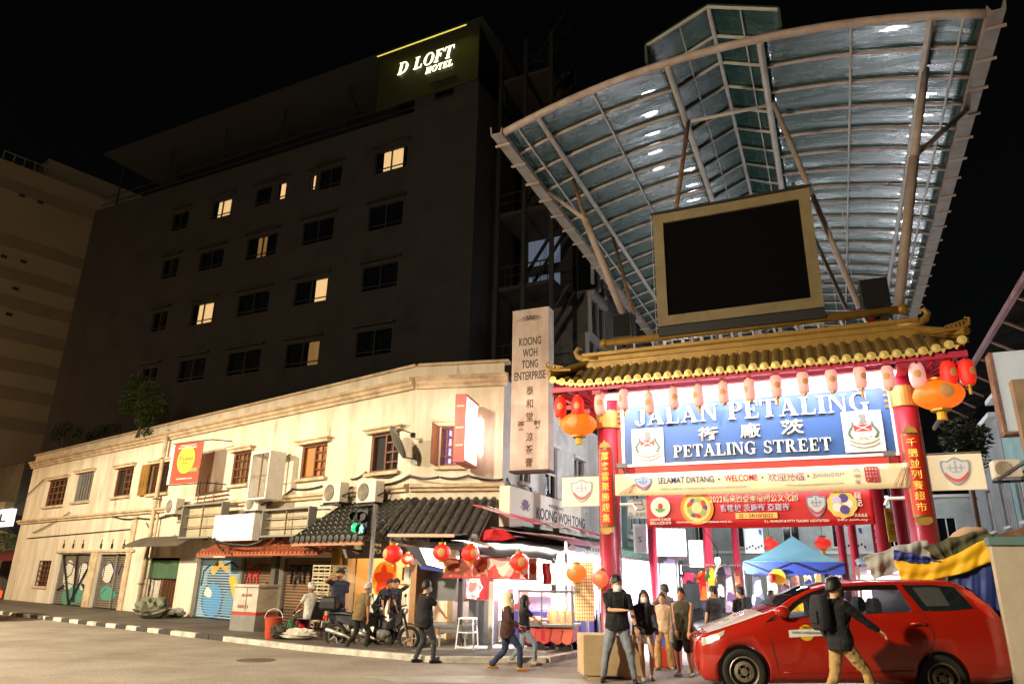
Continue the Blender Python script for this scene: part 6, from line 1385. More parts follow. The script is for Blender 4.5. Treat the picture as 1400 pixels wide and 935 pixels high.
q.build('juice_cups', mat('juice_cup', 'f0c890', .3, emit='f0d0a0', es=.2), t); MB().rings([[(-.45, -.3, z2 + .01), (-.1, -.3, z2 + .01), (-.1, .1, z2 + .12), (-.45, .1, z2 + .12)], [(-.45, -.3, z2 + .03), (-.1, -.3, z2 + .03), (-.1, .1, z2 + .14), (-.45, .1, z2 + .14)]]).build('tray', sm, t)
for x, y, r_ in ((-.05, -.25, .12), (.5, -.2, .15), (.55, .3, .15), (-.35, .3, .12)): MB().lathe([(.001, -.03), (r_, -.03), (r_, .03), (.001, .03)], (x, y, r_), 18, 'y').bar((x, y, r_), (x, y, .3), .04).build('wheel', M['black'], t)
lamp('case_light', 'AREA', (.1, 0, z3 - .03), 60, 'fff2e0', t, .9, (0, 0, 0), sizey=.5)
# cream blind, lit white panel and red flag behind the cart
a = fr(ST, (786, 768, 812, 848), .9); t = thing('bamboo_blind', 'cream latticed bamboo blind glowing behind the orange lantern', 'blind', ST.world(((a[0] + a[2]) / 2, .9, a[1])), ST.rz); hw, h = (a[2] - a[0]) / 2, a[3] - a[1]; q = MB()
for k in range(9): q.b2(-hw + 2 * hw * k / 8 - .008, -.02, 0, -hw + 2 * hw * k / 8 + .008, -.006, h)
for k in range(18): q.b2(-hw, -.032, h * k / 17 - .008, hw, -.021, h * k / 17 + .008)
q.build('lattice', mat('blind_tan', 'c09a60', .6), t); MB().b2(-hw, 0, 0, hw, .02, h).build('backing', mat('blind_cream', 'f0d8a8', .7, emit='ffe0a8', es=.5), t)
a = fr(ST, (744, 769, 786, 800), .6); t = thing('backlit_board', 'glowing cream light panel left of the orange lantern', 'light board', ST.world(((a[0] + a[2]) / 2, .6, a[1])), ST.rz); hw, h = (a[2] - a[0]) / 2, a[3] - a[1]; MB().b2(-hw, 0, 0, hw, .08, h).build('case', M['white'], t); MB().b2(-hw + .02, -.01, .02, hw - .02, -.002, h - .02).build('diffuser', mat('panel_glow', 'fff4dc', .5, emit='fff0d0', es=1.6), t)
a = fr(ST, (742, 769, 753, 798), .45); o = MB().sheet(lambda u, v: Vector(((a[2] - a[0]) * (u - .5) + .02 * math.sin(v * 6), .03 * math.sin(u * 6), (a[3] - a[1]) * v)), 6, 8).build('red_flag', mat('flag_red', 'b02420', .7), None, solid=.01); o.location = ST.world(((a[0] + a[2]) / 2, .45, a[1])); o.rotation_euler = (0, 0, ST.rz); tag(o, 'narrow dark red cloth flag hanging beside the glowing panel', 'flag')
# stall lanterns
for px, py, rpx, off, lab, m in ((537, 757, 13, -.5, 'round red lantern left of the white screen box, largest at the herbal shop', lred), (557, 764, 8, .6, 'small red lantern half hidden behind the white screen box', lred), (604, 755, 12, -.5, 'round red lantern before the right edge of the white screen box', lred), (643, 756, 12, -.5, 'round red lantern above the roast duck picture', lred),
                                (710, 768, 13, -.5, 'round red lantern in front of the cream rose picture', lred), (788, 783, 14, .2, 'round glowing orange lantern before the bamboo blind', mat('lantern_glow', 'b85418', .5, emit='ff7a28', es=.8)), (822, 791, 13, .5, 'round pinkish orange lantern left of the red gate pillar base', mat('lantern_glow2', 'b84a30', .5, emit='ff6a48', es=.75))):
    p = st(px, py, off); r_ = abs(st(px + rpx, py, off).x - p.x); lantern('round', ST.world(p), r_ * 2, r_ * 1.75, lab, m, 'round lanterns at the food stall', hang=.16, frame_rz=ST.rz, tassel=False)
# red umbrella top and printed awning above the stall
p = st(677, 724, 1.2); t = thing('folded_umbrella', 'red and white folded parasol lying over the tarpaulin roof', 'parasol', ST.world(p), ST.rz)
MB().rings([[(.5 * math.cos(a) * s_ * (1 + .16 * (k % 2)), .4 * math.sin(a) * s_, z * .7 + .08 * (k % 2) * s_ - .1) for k, a in enumerate([6.283 * k / 12 for k in range(12)])] for s_, z in ((1., -.25), (.8, -.1), (.4, .1), (.05, .18))]).build('cloth', patterned('parasol_cloth', ['c01820', 'b01018', 'd8303a', 'c02028'], 3), t)
a, b = WF.at(692, 712, -1.0), WF.at(800, 742, -1.0)
t = thing('printed_awning', 'pink and white printed awning sheet above the green tiled awning', 'awning', WF.world((a.x, -.6, 3.0)), WF.rz); Lx = 7.0
MB().sheet(lambda u, v: Vector((Lx * u, .5 - 1.2 * v, .25 - .35 * v + .03 * math.sin(u * 30))), 30, 4).build('sheet', patterned('awning_print', ['e8d8d4', 'd8606a', 'f0e8e4', 'e0b0b4', 'c84050'], 2.2), t, solid=.012)
text(t, 'KOONG WOH TONG', 1.2, 0, 5.5, .3, .0, mat('awning_ink', 'f4e8e8', .6), turn=Matrix.Translation((0, .3, .2)) @ Matrix.Rotation(R(-70), 4, 'X') @ Matrix.Translation((0, 0, .1)))
GA = thing('green_tiled_awning', 'green tiled lean-to awning along the market side of the shophouse', 'awning', WF.world((v0, 0, 0)), WF.rz)
tile_slope('tiles', GA, mat('tile_green', '3c5a44', .4, grime=.5, gscale=3, gcol='1e2a22'), .3, 9.5, 2.95, 2.35, 2.3, pitch=.24, r=.08, rows=8, endm=mat('tile_green_end', '5a7a62', .4))
q = MB()
for k in range(5): q.b2(.5 + 2.1 * k, -2.2, 0.1, .56 + 2.1 * k, -2.14, 2.32)
q.b2(.3, -2.2, 2.2, 9.5, -2.12, 2.3); q.build('awning_post', M['steel'], GA)
# concrete barrier block
b = (ground(803, 932) + ground(873, 928)) / 2; t = thing('barrier_block', 'large beige concrete barrier block behind the man in jeans', 'barrier', b + Vector((0, .3, 0)), R(4)); hw = (ground(873, 928) - ground(803, 932)).length / 2; hb = px_height(838, 868, b)
con = mat('barrier_beige', 'b8a07c', .85, grime=.5, gscale=2, gcol='8a6c48', bump=.2)
MB().b2(-hw, -.25, .06, hw, .35, hb).build('block', con, t, bevel=.02); q = MB(); q.b2(-hw + .1, -.22, 0, -hw * .3, .32, .059).b2(hw * .3, -.22, 0, hw - .1, .32, .059); q.build('foot', con, t)
# ---------------------------------------------------------------- market street behind the gate
clothW = mat('stall_white_sheet', 'e6e6ea', .7, grime=.1)
def bulbs_on(parent, x0, x1, y, z, power):
    for k in range(2):
        a = x0 + (x1 - x0) * (.1 + .45 * k); MB().tube([(a, y, z), (a + (x1 - x0) * .35, y, z)], .022, 8).build('tube_light', tubem, parent)
    lamp('stall_light', 'AREA', ((x0 + x1) / 2, y, z - .05), power, 'f4f6ff', parent, abs(x1 - x0) * .9, (0, 0, 0), sizey=.5)
# left row of stalls, standing along the shophouse wall (front faces the street, x along the street)
LF = Frame(S.world((-5.9, 0, 0)), S.rz + R(90))
def row_stall(va, vb, lab, roofm, goods, power, zr=2.45, dep=1.9):
    t = thing('market_stall', lab, 'market stall', LF.world((va, 0, 0)), LF.rz, 'market stalls behind the gate'); L_ = vb - va
    for x in (.04, L_ - .04):
        for y in (0, dep): MB().b2(x - .03, y - .03, .11, x + .03, y + .03, zr).build('post', M['steel'], t)
    MB().sheet(lambda u, v: Vector((L_ * u, -.5 + (dep + .6) * v, zr + .35 * v - .1 * math.sin(math.pi * u) + .03 * math.sin(u * 19 + v * 6))), 16, 6).build('roof_sheet', roofm, t, solid=.015, smooth=True)
    MB().b2(.05, dep - .06, .6, L_ - .05, dep - .04, zr).build('back_sheet', clothW, t)
    MB().b2(L_ - .035, .08, .6, L_ - .02, dep - .1, zr - .02).build('side_sheet', clothW, t)
    MB().b2(.1, .1, .11, L_ - .1, dep - .4, .85).build('counter', mat('counter_purple', '3c2c78', .6, grime=.3), t)
    bulbs_on(t, .2, L_ - .2, .6, zr - .12, power); return t
roofs = [mat('roof_pinkish', 'b88890', .7, grime=.5, gscale=3, gcol='5a6a5a'), mat('roof_green', '3a6a56', .7, grime=.4, gscale=3), mat('roof_grey', '6a7470', .7, grime=.4, gscale=3)]
row_stall(16.6, 19.2, 'white lit market stall with purple counter just behind the left gate pillar', roofs[0], 0, 900)
row_stall(19.3, 22.3, 'second white lit market stall behind the gate, green roof sheet', roofs[1], 0, 950)
row_stall(22.4, 25.6, 'third white lit market stall behind the gate, behind the hanging clothes', roofs[2], 0, 900)
row_stall(25.7, 30, 'farthest white lit market stall of the left row', roofs[0], 0, 400)
# bright bare bulb over the street
p = S.at(981, 766, 20.5); t = thing('bare_bulb', 'dazzling bare white bulb hung over the market street', 'light bulb', S.world(p)); MB().ell((0, 0, 0), (.07, .07, .09)).build('globe', mat('bulb_white', 'ffffff', .4, emit='fafcff', es=45), t, smooth=True); MB().tube([(0, 0, .09), (.02, 0, .3), (-.6, .4, 1.4)], .012, 6).lathe([(.03, .06), (.03, .14), (.01, .15)], n=10).build('cord', M['black'], t); lamp('bulb_light', 'POINT', (0, 0, -.15), 800, 'f4f8ff', t, .08)
for i, (uu, vv_) in enumerate(((-3.9, 21), (.9, 23), (-3.9, 28), (1.6, 30), (-3.6, 35), (1.6, 37), (-1, 42), (2.4, 44))):  # added unseen lamps to brighten the canopy panels and streak their reflections
    t = thing('added_tube_lamp', 'added white tube lamp hung high under the canopy, out of sight behind the name board', 'lamp', S.world((uu, vv_, 6.9)), S.rz, 'added tube lamps under the canopy')
    MB().tube([(-.6, 0, 0), (.6, 0, 0)], .03, 8).build('tube', tubem, t); MB().b2(-.65, -.06, .035, .65, .06, .08).tube([(-.5, 0, .08), (-.5, 0, 6.2)], .008, 5).tube([(.5, 0, .08), (.5, 0, 6.2)], .008, 5).build('housing', M['white'], t); lamp('added_glow', 'POINT', (0, 0, -.2), 240, 'f2f6ff', t, .15); lamp('added_glow', 'POINT', (0, 0, .35), 22 if uu < -2 else 95, 'f2f6ff', t, .15)
# hanging garments
def garment(lab, px, py, v, wpx, hpx, m, kind='shirt', grp='hanging clothes for sale', rz=None):
    p = S.at(px, py, v); w_ = abs(S.at(px + wpx / 2, py, v).x - S.at(px - wpx / 2, py, v).x); h = abs(S.at(px, py - hpx / 2, v).z - S.at(px, py + hpx / 2, v).z)
    t = thing('hanging_dress' if kind == 'dress' else 'hanging_shirt', lab, kind, S.world(p), S.rz if rz is None else rz, grp)
    hw = w_ / 2
    if kind == 'shirt': P = [(-hw * .6, -h / 2), (hw * .6, -h / 2), (hw * .6, h * .2), (hw, h * .05), (hw * 1.05, h * .22), (hw * .5, h * .47), (hw * .2, h * .5), (0, h * .44), (-hw * .2, h * .5), (-hw * .5, h * .47), (-hw * 1.05, h * .22), (-hw, h * .05), (-hw * .6, h * .2)]
    else: P = [(-hw, -h / 2), (-hw * .3, -h * .52), (hw * .4, -h * .49), (hw, -h / 2), (hw * .6, h * .1), (hw * .5, h * .3), (hw * .55, h * .46), (hw * .2, h * .5), (0, h * .45), (-hw * .2, h * .5), (-hw * .55, h * .46), (-hw * .5, h * .3), (-hw * .6, h * .1)]
    o = MB().prism(P, -.03, .03).build('cloth', m, t, bevel=.012); MB().tube([(-hw * .5, 0, h * .49), (0, 0, h * .56), (hw * .5, 0, h * .49)], .008, 5).tube([(0, 0, h * .56), (0, 0, h * .64)], .006, 5).build('hanger', M['dark'], t); return t
rainbow = ['e02020', 'f08020', 'f0d020', '20a040', '2040b0', '101010']
garment('red and orange striped shirt on the rack behind the man in the tank top', 961, 800, 19.5, 16, 40, patterned('g_red', ['d02020', 'e87020', 'c01818', 'f0a030'], 3), grp='hanging clothes for sale')
garment('yellow, black and green striped shirt on the rack', 973, 800, 19.45, 16, 50, patterned('g_rasta', ['e8c020', '187030', '141414', 'e8d040', 'c02020'], 4))
garment('black and white shirt right of the yellow striped one', 985, 795, 19.4, 15, 48, patterned('g_bw', ['141418', 'e8e8e8', '303038', 'c8c8d0'], 5))
garment('white and violet patterned dress left of the rust coloured floral dress', 998, 805, 19.3, 16, 62, patterned('g_violet', ['d8d0e0', '786098', 'f0ecf4', 'a898b8'], 6), 'dress')
garment('rust coloured floral dress at the right end of the rack', 1010, 812, 19.2, 14, 66, patterned('g_rust', ['a86848', 'e0c0a8', '8a4830', 'c89078'], 7), 'dress')
garment('magenta and black fan shaped top hung highest on the rack', 941, 790, 19.3, 24, 16, patterned('g_magenta', ['d02858', '181420', 'e0406a', '4a1a5a'], 4)); garment('navy blue shirt between the red and yellow ones, lower row', 967, 835, 19.55, 16, 32, patterned('g_navy', ['202848', '384068', '141828'], 4))
t = thing('clothes_rail', 'chrome rail carrying the colourful clothes', 'clothes rail', S.world((S.at(975, 800, 19.7).x, 19.7, .004)), S.rz); q = MB()
for x in (-.8, .8): q.tube([(x, 0, 0), (x, 0, 2.0)], .02, 8).bar((x, -.25, .02), (x, .25, .02), .04)
q.tube([(-.8, 0, 2.0), (.8, 0, 2.0)], .018, 8).build('rail', M['steel'], t)
# blue pop-up tent
c = S.at(1090, 800, 22.6); b = S.world((c.x, 22.6, .004)); t = thing('blue_tent', 'pale blue peaked pop up tent with darker blue valance', 'tent', b, S.rz)
xl, xr = S.at(1022, 772, 21.4).x - c.x, S.at(1160, 769, 21.4).x - c.x; W2 = (xr - xl) / 2; ze = S.at(1090, 768, 21.4).z; zv = S.at(1090, 783, 21.4).z; zp = S.at(1088, 733, 22.6).z
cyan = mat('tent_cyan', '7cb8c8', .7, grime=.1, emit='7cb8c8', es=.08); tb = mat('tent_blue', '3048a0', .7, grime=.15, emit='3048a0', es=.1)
def tf(u, v):
    a = u * 8; k = int(a) % 8; f = a - int(a)
    cs = [(-1, -1), (0, -1), (1, -1), (1, 0), (1, 1), (0, 1), (-1, 1), (-1, 0)]; p, q_ = cs[k], cs[(k + 1) % 8]
    x, y = p[0] + (q_[0] - p[0]) * f, p[1] + (q_[1] - p[1]) * f
    return Vector((x * W2 * (1 - v), y * W2 * (1 - v), ze + (zp - ze) * (v ** 1.35)))
MB().sheet(tf, 32, 10).build('roof', cyan, t, solid=.012, smooth=False)
for k, (ax_, s_) in enumerate((('x', -1), ('x', 1), ('y', 1))):
    def vf(u, v):
        a = -W2 + 2 * W2 * u; z = ze - (ze - zv) * v * (1 + .18 * abs(math.sin(u * 6 * math.pi))) ; return Vector((a, s_ * -W2 if ax_ == 'x' else 0, z)) if ax_ == 'x' else Vector((s_ * W2, a, z))
    MB().sheet(vf, 48, 3).build('valance', tb, t, solid=.01)
for sx_ in (-1, 1):
    for sy_ in (-1, 1): MB().b2(sx_ * W2 - .03, sy_ * (W2 - .04) - .03, 0, sx_ * W2 + .03, sy_ * (W2 - .04) + .03, ze - .02).build('leg', M['dark'], t)
q = MB()
for k in range(4):
    a, b_ = -W2 + W2 * k / 2, -W2 + W2 * (k + 1) / 2; z1_, z2_ = (ze - .02, zv + .02) if k % 2 == 0 else (zv + .02, ze - .02)
    q.bar((a, -W2 - .035, z1_), (b_, -W2 - .035, z2_), .025); q.bar((a, -W2 + .05, z2_), (b_, -W2 + .05, z1_), .025)
q.build('truss', M['dark'], t); lamp('tent_light', 'AREA', (0, -.2, zv - .1), 600, 'fff8f4', t, 2.4, (0, 0, 0), sizey=1.5)
prints = [(['4a4a60', '20202c', '787890', '343448'], 'grey and black printed dress', 1036, 812, 22, 50), (['c8b8b8', 'e8e0e0', 'a89898'], 'pale lace dress below the grey one', 1042, 855, 22, 40), (['ece0cc', '30201c', 'f4ecd8', 'c89058', 'f0e4d0'], 'cream dress with black spots', 1058, 820, 24, 70), (['f0e0d4', '5a2a28', 'e8c8b0', 'f8f0e8'], 'cream and maroon spotted dress', 1076, 825, 22, 70),
          (['f4e4dc', 'd87868', 'f8f0ec', 'e8b0a0'], 'white dress with a coral stripe', 1090, 815, 20, 60), (['4858a8', 'd0a850', '2c3880', 'e8e0f0'], 'indigo and gold floral dress', 1106, 805, 20, 40), (['3c4898', 'f0ece8', 'c8a860', '242c68'], 'navy and white floral dress', 1120, 803, 18, 40), (['f0eee8', '202020', 'f8f8f4', 'd02838'], 'white dress with black and red marks', 1134, 803, 18, 40), (['f4f4f0', '30304a', 'e0e0e8'], 'white dress with navy flecks at the right end', 1148, 803, 18, 36)]
for i, (cs, lab, px, py, w_, h_) in enumerate(prints): garment(lab + ' hanging under the blue tent', px, py, 21.35 + .05 * (i % 2), w_, h_, patterned('tent_print_%s' % 'abcdefghi'[i], cs, 5 + i % 3), 'dress', 'dresses under the blue tent')
q = disc(None, 0, 0, .2, 0, mat('yellow_fan', 'f0b820', .6), 'paper_fan'); p = S.at(1063, 788, 21.2); q.location = S.world(p); q.rotation_euler = (0, 0, S.rz); tag(q, 'round yellow paper fan hanging at the front of the blue tent', 'fan')
q = MB().ell((0, 0, 0), (.1, .1, .13)).build('paper_ornament', mat('ornament_red', 'd83020', .6), None, smooth=True); q.location = S.world(S.at(1055, 790, 21.15)); tag(q, 'small red paper ornament left of the yellow fan', 'ornament')
MBx = MB().b2(xl + .1, -1.3, 0, xr - .1, -.9, .8).build('display_table', clothW, t)
for px, py, v, lab in ((1052, 743, 24.8, 'flat red lantern on a post left of the tent peak'), (1125, 742, 24.8, 'flat red lantern right of the tent peak')):
    p = S.at(px, py, v); lantern('round', S.world(p), .5, .36, lab, lred, 'far red lanterns', hang=.7, mark=False)
# far buildings closing the street
bz = [mat('far_plaster_pale', 'b4bab4', .9, grime=.5, gscale=.7, gcol='5c605c'), mat('far_plaster_mint', '8aa8a0', .9, grime=.5, gscale=.8, gcol='4a5a56'), mat('far_plaster_grey', '8d8f8c', .9, grime=.5, gscale=.8, gcol='3e403e')]
def far_house(lab, frame_loc, rz, w_, d_, h_, m, rows=2, cols=3):
    t = thing('far_shophouse', lab, 'building', frame_loc, rz, 'old shophouses along the market street')
    hs_ = []
    for i in range(cols):
        for j in range(rows): x = w_ * (i + .5) / cols; z = 3.6 + 2.6 * j; hs_.append((x - .45, z, x + .45, z + 1.5)) if z + 1.6 < h_ else None
    q = MB(); wall_holes(q, 0, w_, 0, h_, hs_, .2); q.quad((0, 0, 0), (0, d_, 0), (0, d_, h_), (0, 0, h_)); q.quad((w_, 0, 0), (w_, 0, h_), (w_, d_, h_), (w_, d_, 0)); q.quad((0, 0, h_), (w_, 0, h_), (w_, d_, h_), (0, d_, h_)); q.build('wall', m, t, fix=False)
    for (a, c_, b_, d) in hs_:
        o = MB().b2(a, .15, c_, b_, .18, d).build('window', M['glassdark'], t); q = MB()
        for k in (0, .5, 1): q.b2(a + (b_ - a) * k - .03, .08, c_, a + (b_ - a) * k + .03, .14, d)
        q.b2(a - .08, -.08, c_ - .09, b_ + .08, -.002, c_); q.build('window_frame', M['white'], o)
    MB().b2(-.1, -.25, h_, w_ + .1, d_, h_ + .15).b2(-.05, -.12, 3.2, w_ + .05, -.003, 3.35).build('cornice', M['white'], t); return t
for i, (v_, w_, h_, lab) in enumerate(((v0 + 12.1, 5.5, 6.9, 'mint old shophouse directly behind the corner building'), (v0 + 17.7, 6, 7.4, 'grey old shophouse in the left row of the street'), (v0 + 23.8, 7, 7.0, 'pale old shophouse farthest in the left row'))):
    p = S.world((u0 + .2, v_, 0)); far_house(lab, p, S.rz + R(90), w_, 6, h_, bz[(i + 1) % 3])
far_house('pale old building closing the far end of the market street', S.world((-9, 46, 0)), S.rz, 16, 6, 6.2, bz[0], cols=6)
RU = 5.6
for i, (v_, w_, h_, lab) in enumerate(((15.6, 6.6, 7.9, 'cream arcaded shophouse at the right edge beside the gate'), (22.3, 6.5, 7.6, 'mint shophouse behind the right shield board'), (28.9, 8, 7.2, 'grey shophouse farther along the right row'))):
    p = S.world((RU, v_ + w_, 0)); far_house(lab, p, S.rz - R(90), w_, 6, h_, [M['creamtrim'], bz[1], bz[2]][i])
# eaves of the right row
t = thing('eaves_roof', 'dark corrugated eaves with pink gutter along the right shophouse row', 'roof', frame=S); ze_ = 8.7
q = MB(); q.sheet(lambda u, v: Vector((4.95 + 1.6 * u, 12.5 + 26 * v, ze_ + .45 * u + .02 * math.sin(v * 900))), 4, 300); q.build('sheeting', mat('eave_dark', '3a3634', .5, metal=.3, grime=.4), t, solid=.01)
MB().b2(4.83, 12.5, ze_ - .12, 4.95, 38.5, ze_ + .04).build('gutter', mat('gutter_pink', '8a6a66', .6, grime=.4), t); q = MB()
for k in range(14): q.bar((4.97, 13 + 1.9 * k, ze_ - .08), (5.58, 13 + 1.9 * k, ze_ - .5), .06)
q.build('eave_bracket', M['rust'], t)
# right edge: lightbox sign, beige wall, post, air conditioner, tree
vv = 13.6; a, b_ = S.at(1368, 545, vv), S.at(1430, 470, vv)
t = thing('side_lightbox', 'blank pale blue grey projecting sign at the right edge of the view', 'sign', S.world(((a.x + b_.x) / 2, vv, 0)), S.rz); hw = (b_.x - a.x) / 2; z0_ = S.at(1380, 590, vv).z; z1_ = S.at(1400, 478, vv).z
MB().b2(-hw, 0, z0_, hw, .3, z1_).build('box', mat('lightbox_face', 'b8c0cc', .4, emit='b8c8dc', es=.12, grime=.25, gscale=2), t, bevel=.01); MB().b2(-hw - .04, -.02, z0_ - .04, hw, .32, z0_ - .002).b2(-hw - .045, -.02, z0_, -hw - .002, .32, z1_).build('edge', M['rust'], t); MB().tube([(hw + .3, .15, z0_ + .2), (hw - .02, .15, z0_ + .2)], .04).build('arm', M['rust'], t)
vw = 12.9; xw = S.at(1371, 830, vw).x; zw = S.at(1385, 745, vw).z; t = thing('beige_end_wall', 'plain beige end wall with brown corner post at the right edge', 'wall', S.world((xw, vw, 0)), S.rz)
MB().b2(0, 0, 0, 4, .25, zw).build('wall', mat('wall_beige', 'b4a894', .85, grime=.35, gscale=1.5, gcol='7a6c58', bump=.15), t); MB().b2(-.03, -.05, zw + .002, 4, .3, zw + .12).build('coping', mat('coping_teal', '5a7a78', .7, grime=.3), t)
z5 = S.at(1370, 520, vw).z; MB().b2(.68, .0, zw + .13, .9, .22, z5).build('corner_post', mat('post_tan', '8a745c', .8, grime=.5, gscale=3), t)
aircon(S, 1378, 640, 40, 'grey white air conditioner unit high on the right edge wall', off=14.4, grp='outdoor air conditioner units')
# tree by the right shophouses
p = S.at(1322, 640, 20.5); b = S.world((p.x, 20.5, .004)); ax3 = lambda px, py, v=20.5: S.world(S.at(px, py, v)) - b
plant('street_tree', 'thin leafy tree growing between the right shophouses', 'tree', b, [([(0, 0, 0), (0.02, 0, 2.2), ax3(1318, 600), ax3(1322, 575)], .07), ([ax3(1320, 620), ax3(1308, 590)], .03)], [(ax3(1318, 600), .6), (ax3(1322, 625), .5), (ax3(1332, 600), .4), (ax3(1312, 640), .3)], 1500, .085, leafm, 21)
# signs seen under the banners
def board_sign(lab, r_, v, m, txt=None, tm=None, yaw=0., group=None):
    a = fr(S, r_, v); hw, h = (a[2] - a[0]) / 2, a[3] - a[1]; t = thing('shop_sign', lab, 'sign', S.world(((a[0] + a[2]) / 2, v, a[1])), S.rz + yaw, group); o = MB().b2(-hw, 0, 0, hw, .12, h).build('board', m, t, bevel=.01)
    MB().tube([(0, .06, h), (0, .06, h + .5)], .02).build('hanger', M['dark'], t)
    for k, (s_, x0_, z0_, x1_, z1_) in enumerate(txt or []): text(t, s_, -hw + 2 * hw * x0_, h * z0_, -hw + 2 * hw * x1_, h * z1_, -.001, tm)
    return t, hw, h
sgn = mat('sign_greywhite', 'b0b4b4', .5, grime=.3, gscale=2, gcol='7a8080'); sgw = mat('sign_coolwhite', 'ccd6d8', .5, emit='ccd6d8', es=.08, grime=.2, gscale=2)
board_sign('grey sign with big black letters and phone number, left of the red banner', (858, 682, 884, 708), 19.2, sgn, [('己', .3, .4, .9, .95), ('TEL : 03-2072', .05, .12, .95, .3)], M['black'])
board_sign('white vertical sign with faint grey leaf, below the phone number sign', (866, 716, 884, 755), 19.8, sgw, [('s', .35, .35, .65, .55)], mat('ink_slate', '5a6a70', .6))
board_sign('long blank white sign under the left part of the red banner', (896, 722, 938, 760), 21.6, sgw, yaw=R(18)); board_sign('blank white sign left of the second red column', (942, 738, 966, 775), 22.6, sgw, yaw=R(22))
for lab, r_ in (('white square banner with blue corner mark left of the tent peak', (1018, 722, 1044, 756)), ('white square banner with blue corner mark right of the tent peak', (1152, 720, 1182, 754))):
    t, hw, h = board_sign(lab, r_, 24.6, sgw); MB().prism([(hw * .55, h * .95), (hw * .85, h * .95), (hw * .85, h * .7), (hw * .6, h * .78)], -.008, -.001).build('corner_mark', mat('mark_blue', '2a5a8a', .6), t); q = MB()
    for k in range(7): q.b2(-hw * .9 + k * .09, -.01, h * (.15 + .05 * (k % 3)), -hw * .9 + k * .09 + .05, -.001, h * (.24 + .05 * (k % 3)))
    q.build('print_marks', M['black'], t)
t, hw, h = board_sign('yellow notice with black writing behind the right pillar', (1212, 694, 1232, 740), 19.6, mat('notice_yellow', 'a89c28', .6, grime=.3), [('告示', .15, .62, .85, .9), ('TEL 012', .15, .2, .85, .32), ('SEWA', .2, .38, .8, .52)], M['black'])
board_sign('narrow maroon couplet sign left of the yellow notice', (1192, 705, 1204, 755), 20.6, mat('sign_maroon', '6a1828', .6), [('開', .3, .8, .7, .92), ('市', .3, .62, .7, .74), ('大', .3, .44, .7, .56), ('吉', .3, .26, .7, .38)], wm)
# tarpaulin covered stall at right
TV = 14.1
TS = thing('tarp_stall', 'stall covered with yellow, blue and olive tarpaulins at the right edge', 'market stall', S.world((S.at(1310, 850, TV).x, TV, 0)), S.rz); ox = S.at(1310, 850, TV).x
def tp(px, py, off=0.): p = S.at(px, py, TV + off); return Vector((p.x - ox, off, p.z))
yt = mat('tarp_yellow', 'e0b010', .55, grime=.2, gscale=2, gcol='a87c08'); bt = mat('tarp_blue', '283a80', .6, grime=.35, gscale=3, gcol='141c44'); ot = mat('tarp_olive', '4c4c34', .8, grime=.4, gscale=3); gt_ = mat('tarp_grey', '9a9a96', .8, grime=.3); tt_ = mat('tarp_tan', 'b89878', .8, grime=.25, gscale=2)
def drape(name, top, bot, m, off=0., n=40, amp=.05, solid=.015):
    def ip(P, u):
        k = min(int(u * (len(P) - 1)), len(P) - 2); f = u * (len(P) - 1) - k; f2 = f * f * (3 - 2 * f); return P[k].lerp(P[k + 1], f if len(P) == 2 else f)
    T_ = [tp(*p, off) for p in top]; B_ = [tp(*p, off) for p in bot]
    return MB().sheet(lambda u, v: ip(T_, u).lerp(ip(B_, u), v) + Vector((0, amp * (math.sin(u * 23 + 3 * v) + .5 * math.sin(u * 51 + v * 7)) * (.3 + v) + amp * .8 * math.sin(v * 9 + u * 4), .01 * math.sin(u * 17))), n, 14).build(name, m, TS, solid=solid, smooth=True)
drape('blue_tarp', [(1296, 782), (1330, 762), (1366, 738)], [(1300, 950), (1340, 955), (1394, 950)], bt, .1, amp=.03); drape('yellow_tarp', [(1222, 766), (1255, 770), (1290, 765), (1330, 745), (1362, 732)], [(1232, 792), (1262, 794), (1300, 788), (1335, 776), (1366, 764)], yt, 0., amp=.018)
drape('grey_tarp', [(1180, 762), (1230, 745), (1268, 738)], [(1195, 792), (1240, 775), (1275, 772)], gt_, .35); drape('olive_tarp', [(1262, 748), (1300, 735), (1345, 724)], [(1290, 768), (1310, 758), (1362, 734)], ot, .1, amp=.03); drape('navy_tarp', [(1222, 752), (1250, 756), (1276, 764)], [(1222, 766), (1255, 769), (1290, 768)], bt, .02, amp=.03)
q = MB(); rs = []
a, b_ = tp(1290, 750, .5), tp(1350, 728, .5)
for k in range(9):
    f = k / 8; c = a.lerp(b_, f) + Vector((0, 0, .1 * math.sin(f * math.pi) ** .7)); rr = .16 * math.sin(math.pi * (.12 + .8 * f)) ** .6; rs.append([c + Vector((0, rr * math.cos(x), rr * .7 * math.sin(x) * (1 + .15 * math.sin(3 * x + k)))) for x in [6.283 * j / 14 for j in range(14)]])
q.rings(rs).build('tan_bundle', tt_, TS, smooth=True); q = MB()
q.bar(tp(1240, 775, .6), tp(1410, 722, .6), .12); q.bar(tp(1300, 765, .3), tp(1420, 735, .3), .1); q.build('roof_pole', M['rust'], TS)
for px in (1232, 1364): p = tp(px, 790, .3); MB().b2(p.x - .03, .27, 0, p.x + .03, .33, p.z).build('post', M['steel'], TS)
t = thing('white_stall', 'bright white draped stall between the tent and the yellow tarpaulin', 'market stall', S.world((S.at(1200, 800, 17.5).x, 17.5, .004)), S.rz); xo = S.at(1200, 800, 17.5).x
pp = lambda px, py: Vector((S.at(px, py, 17.5).x - xo, 0, S.at(px, py, 17.5).z))
a, b_ = pp(1172, 773), pp(1250, 762); MB().sheet(lambda u, v: Vector((a.x + (b_.x - a.x) * u, -.2 + 1.8 * v, a.z + (b_.z - a.z) * u + .15 * v + .03 * math.sin(u * 20))), 16, 4).build('roof_sheet', mat('sheet_skyblue', '8ab0c0', .7, grime=.2), t, solid=.012)
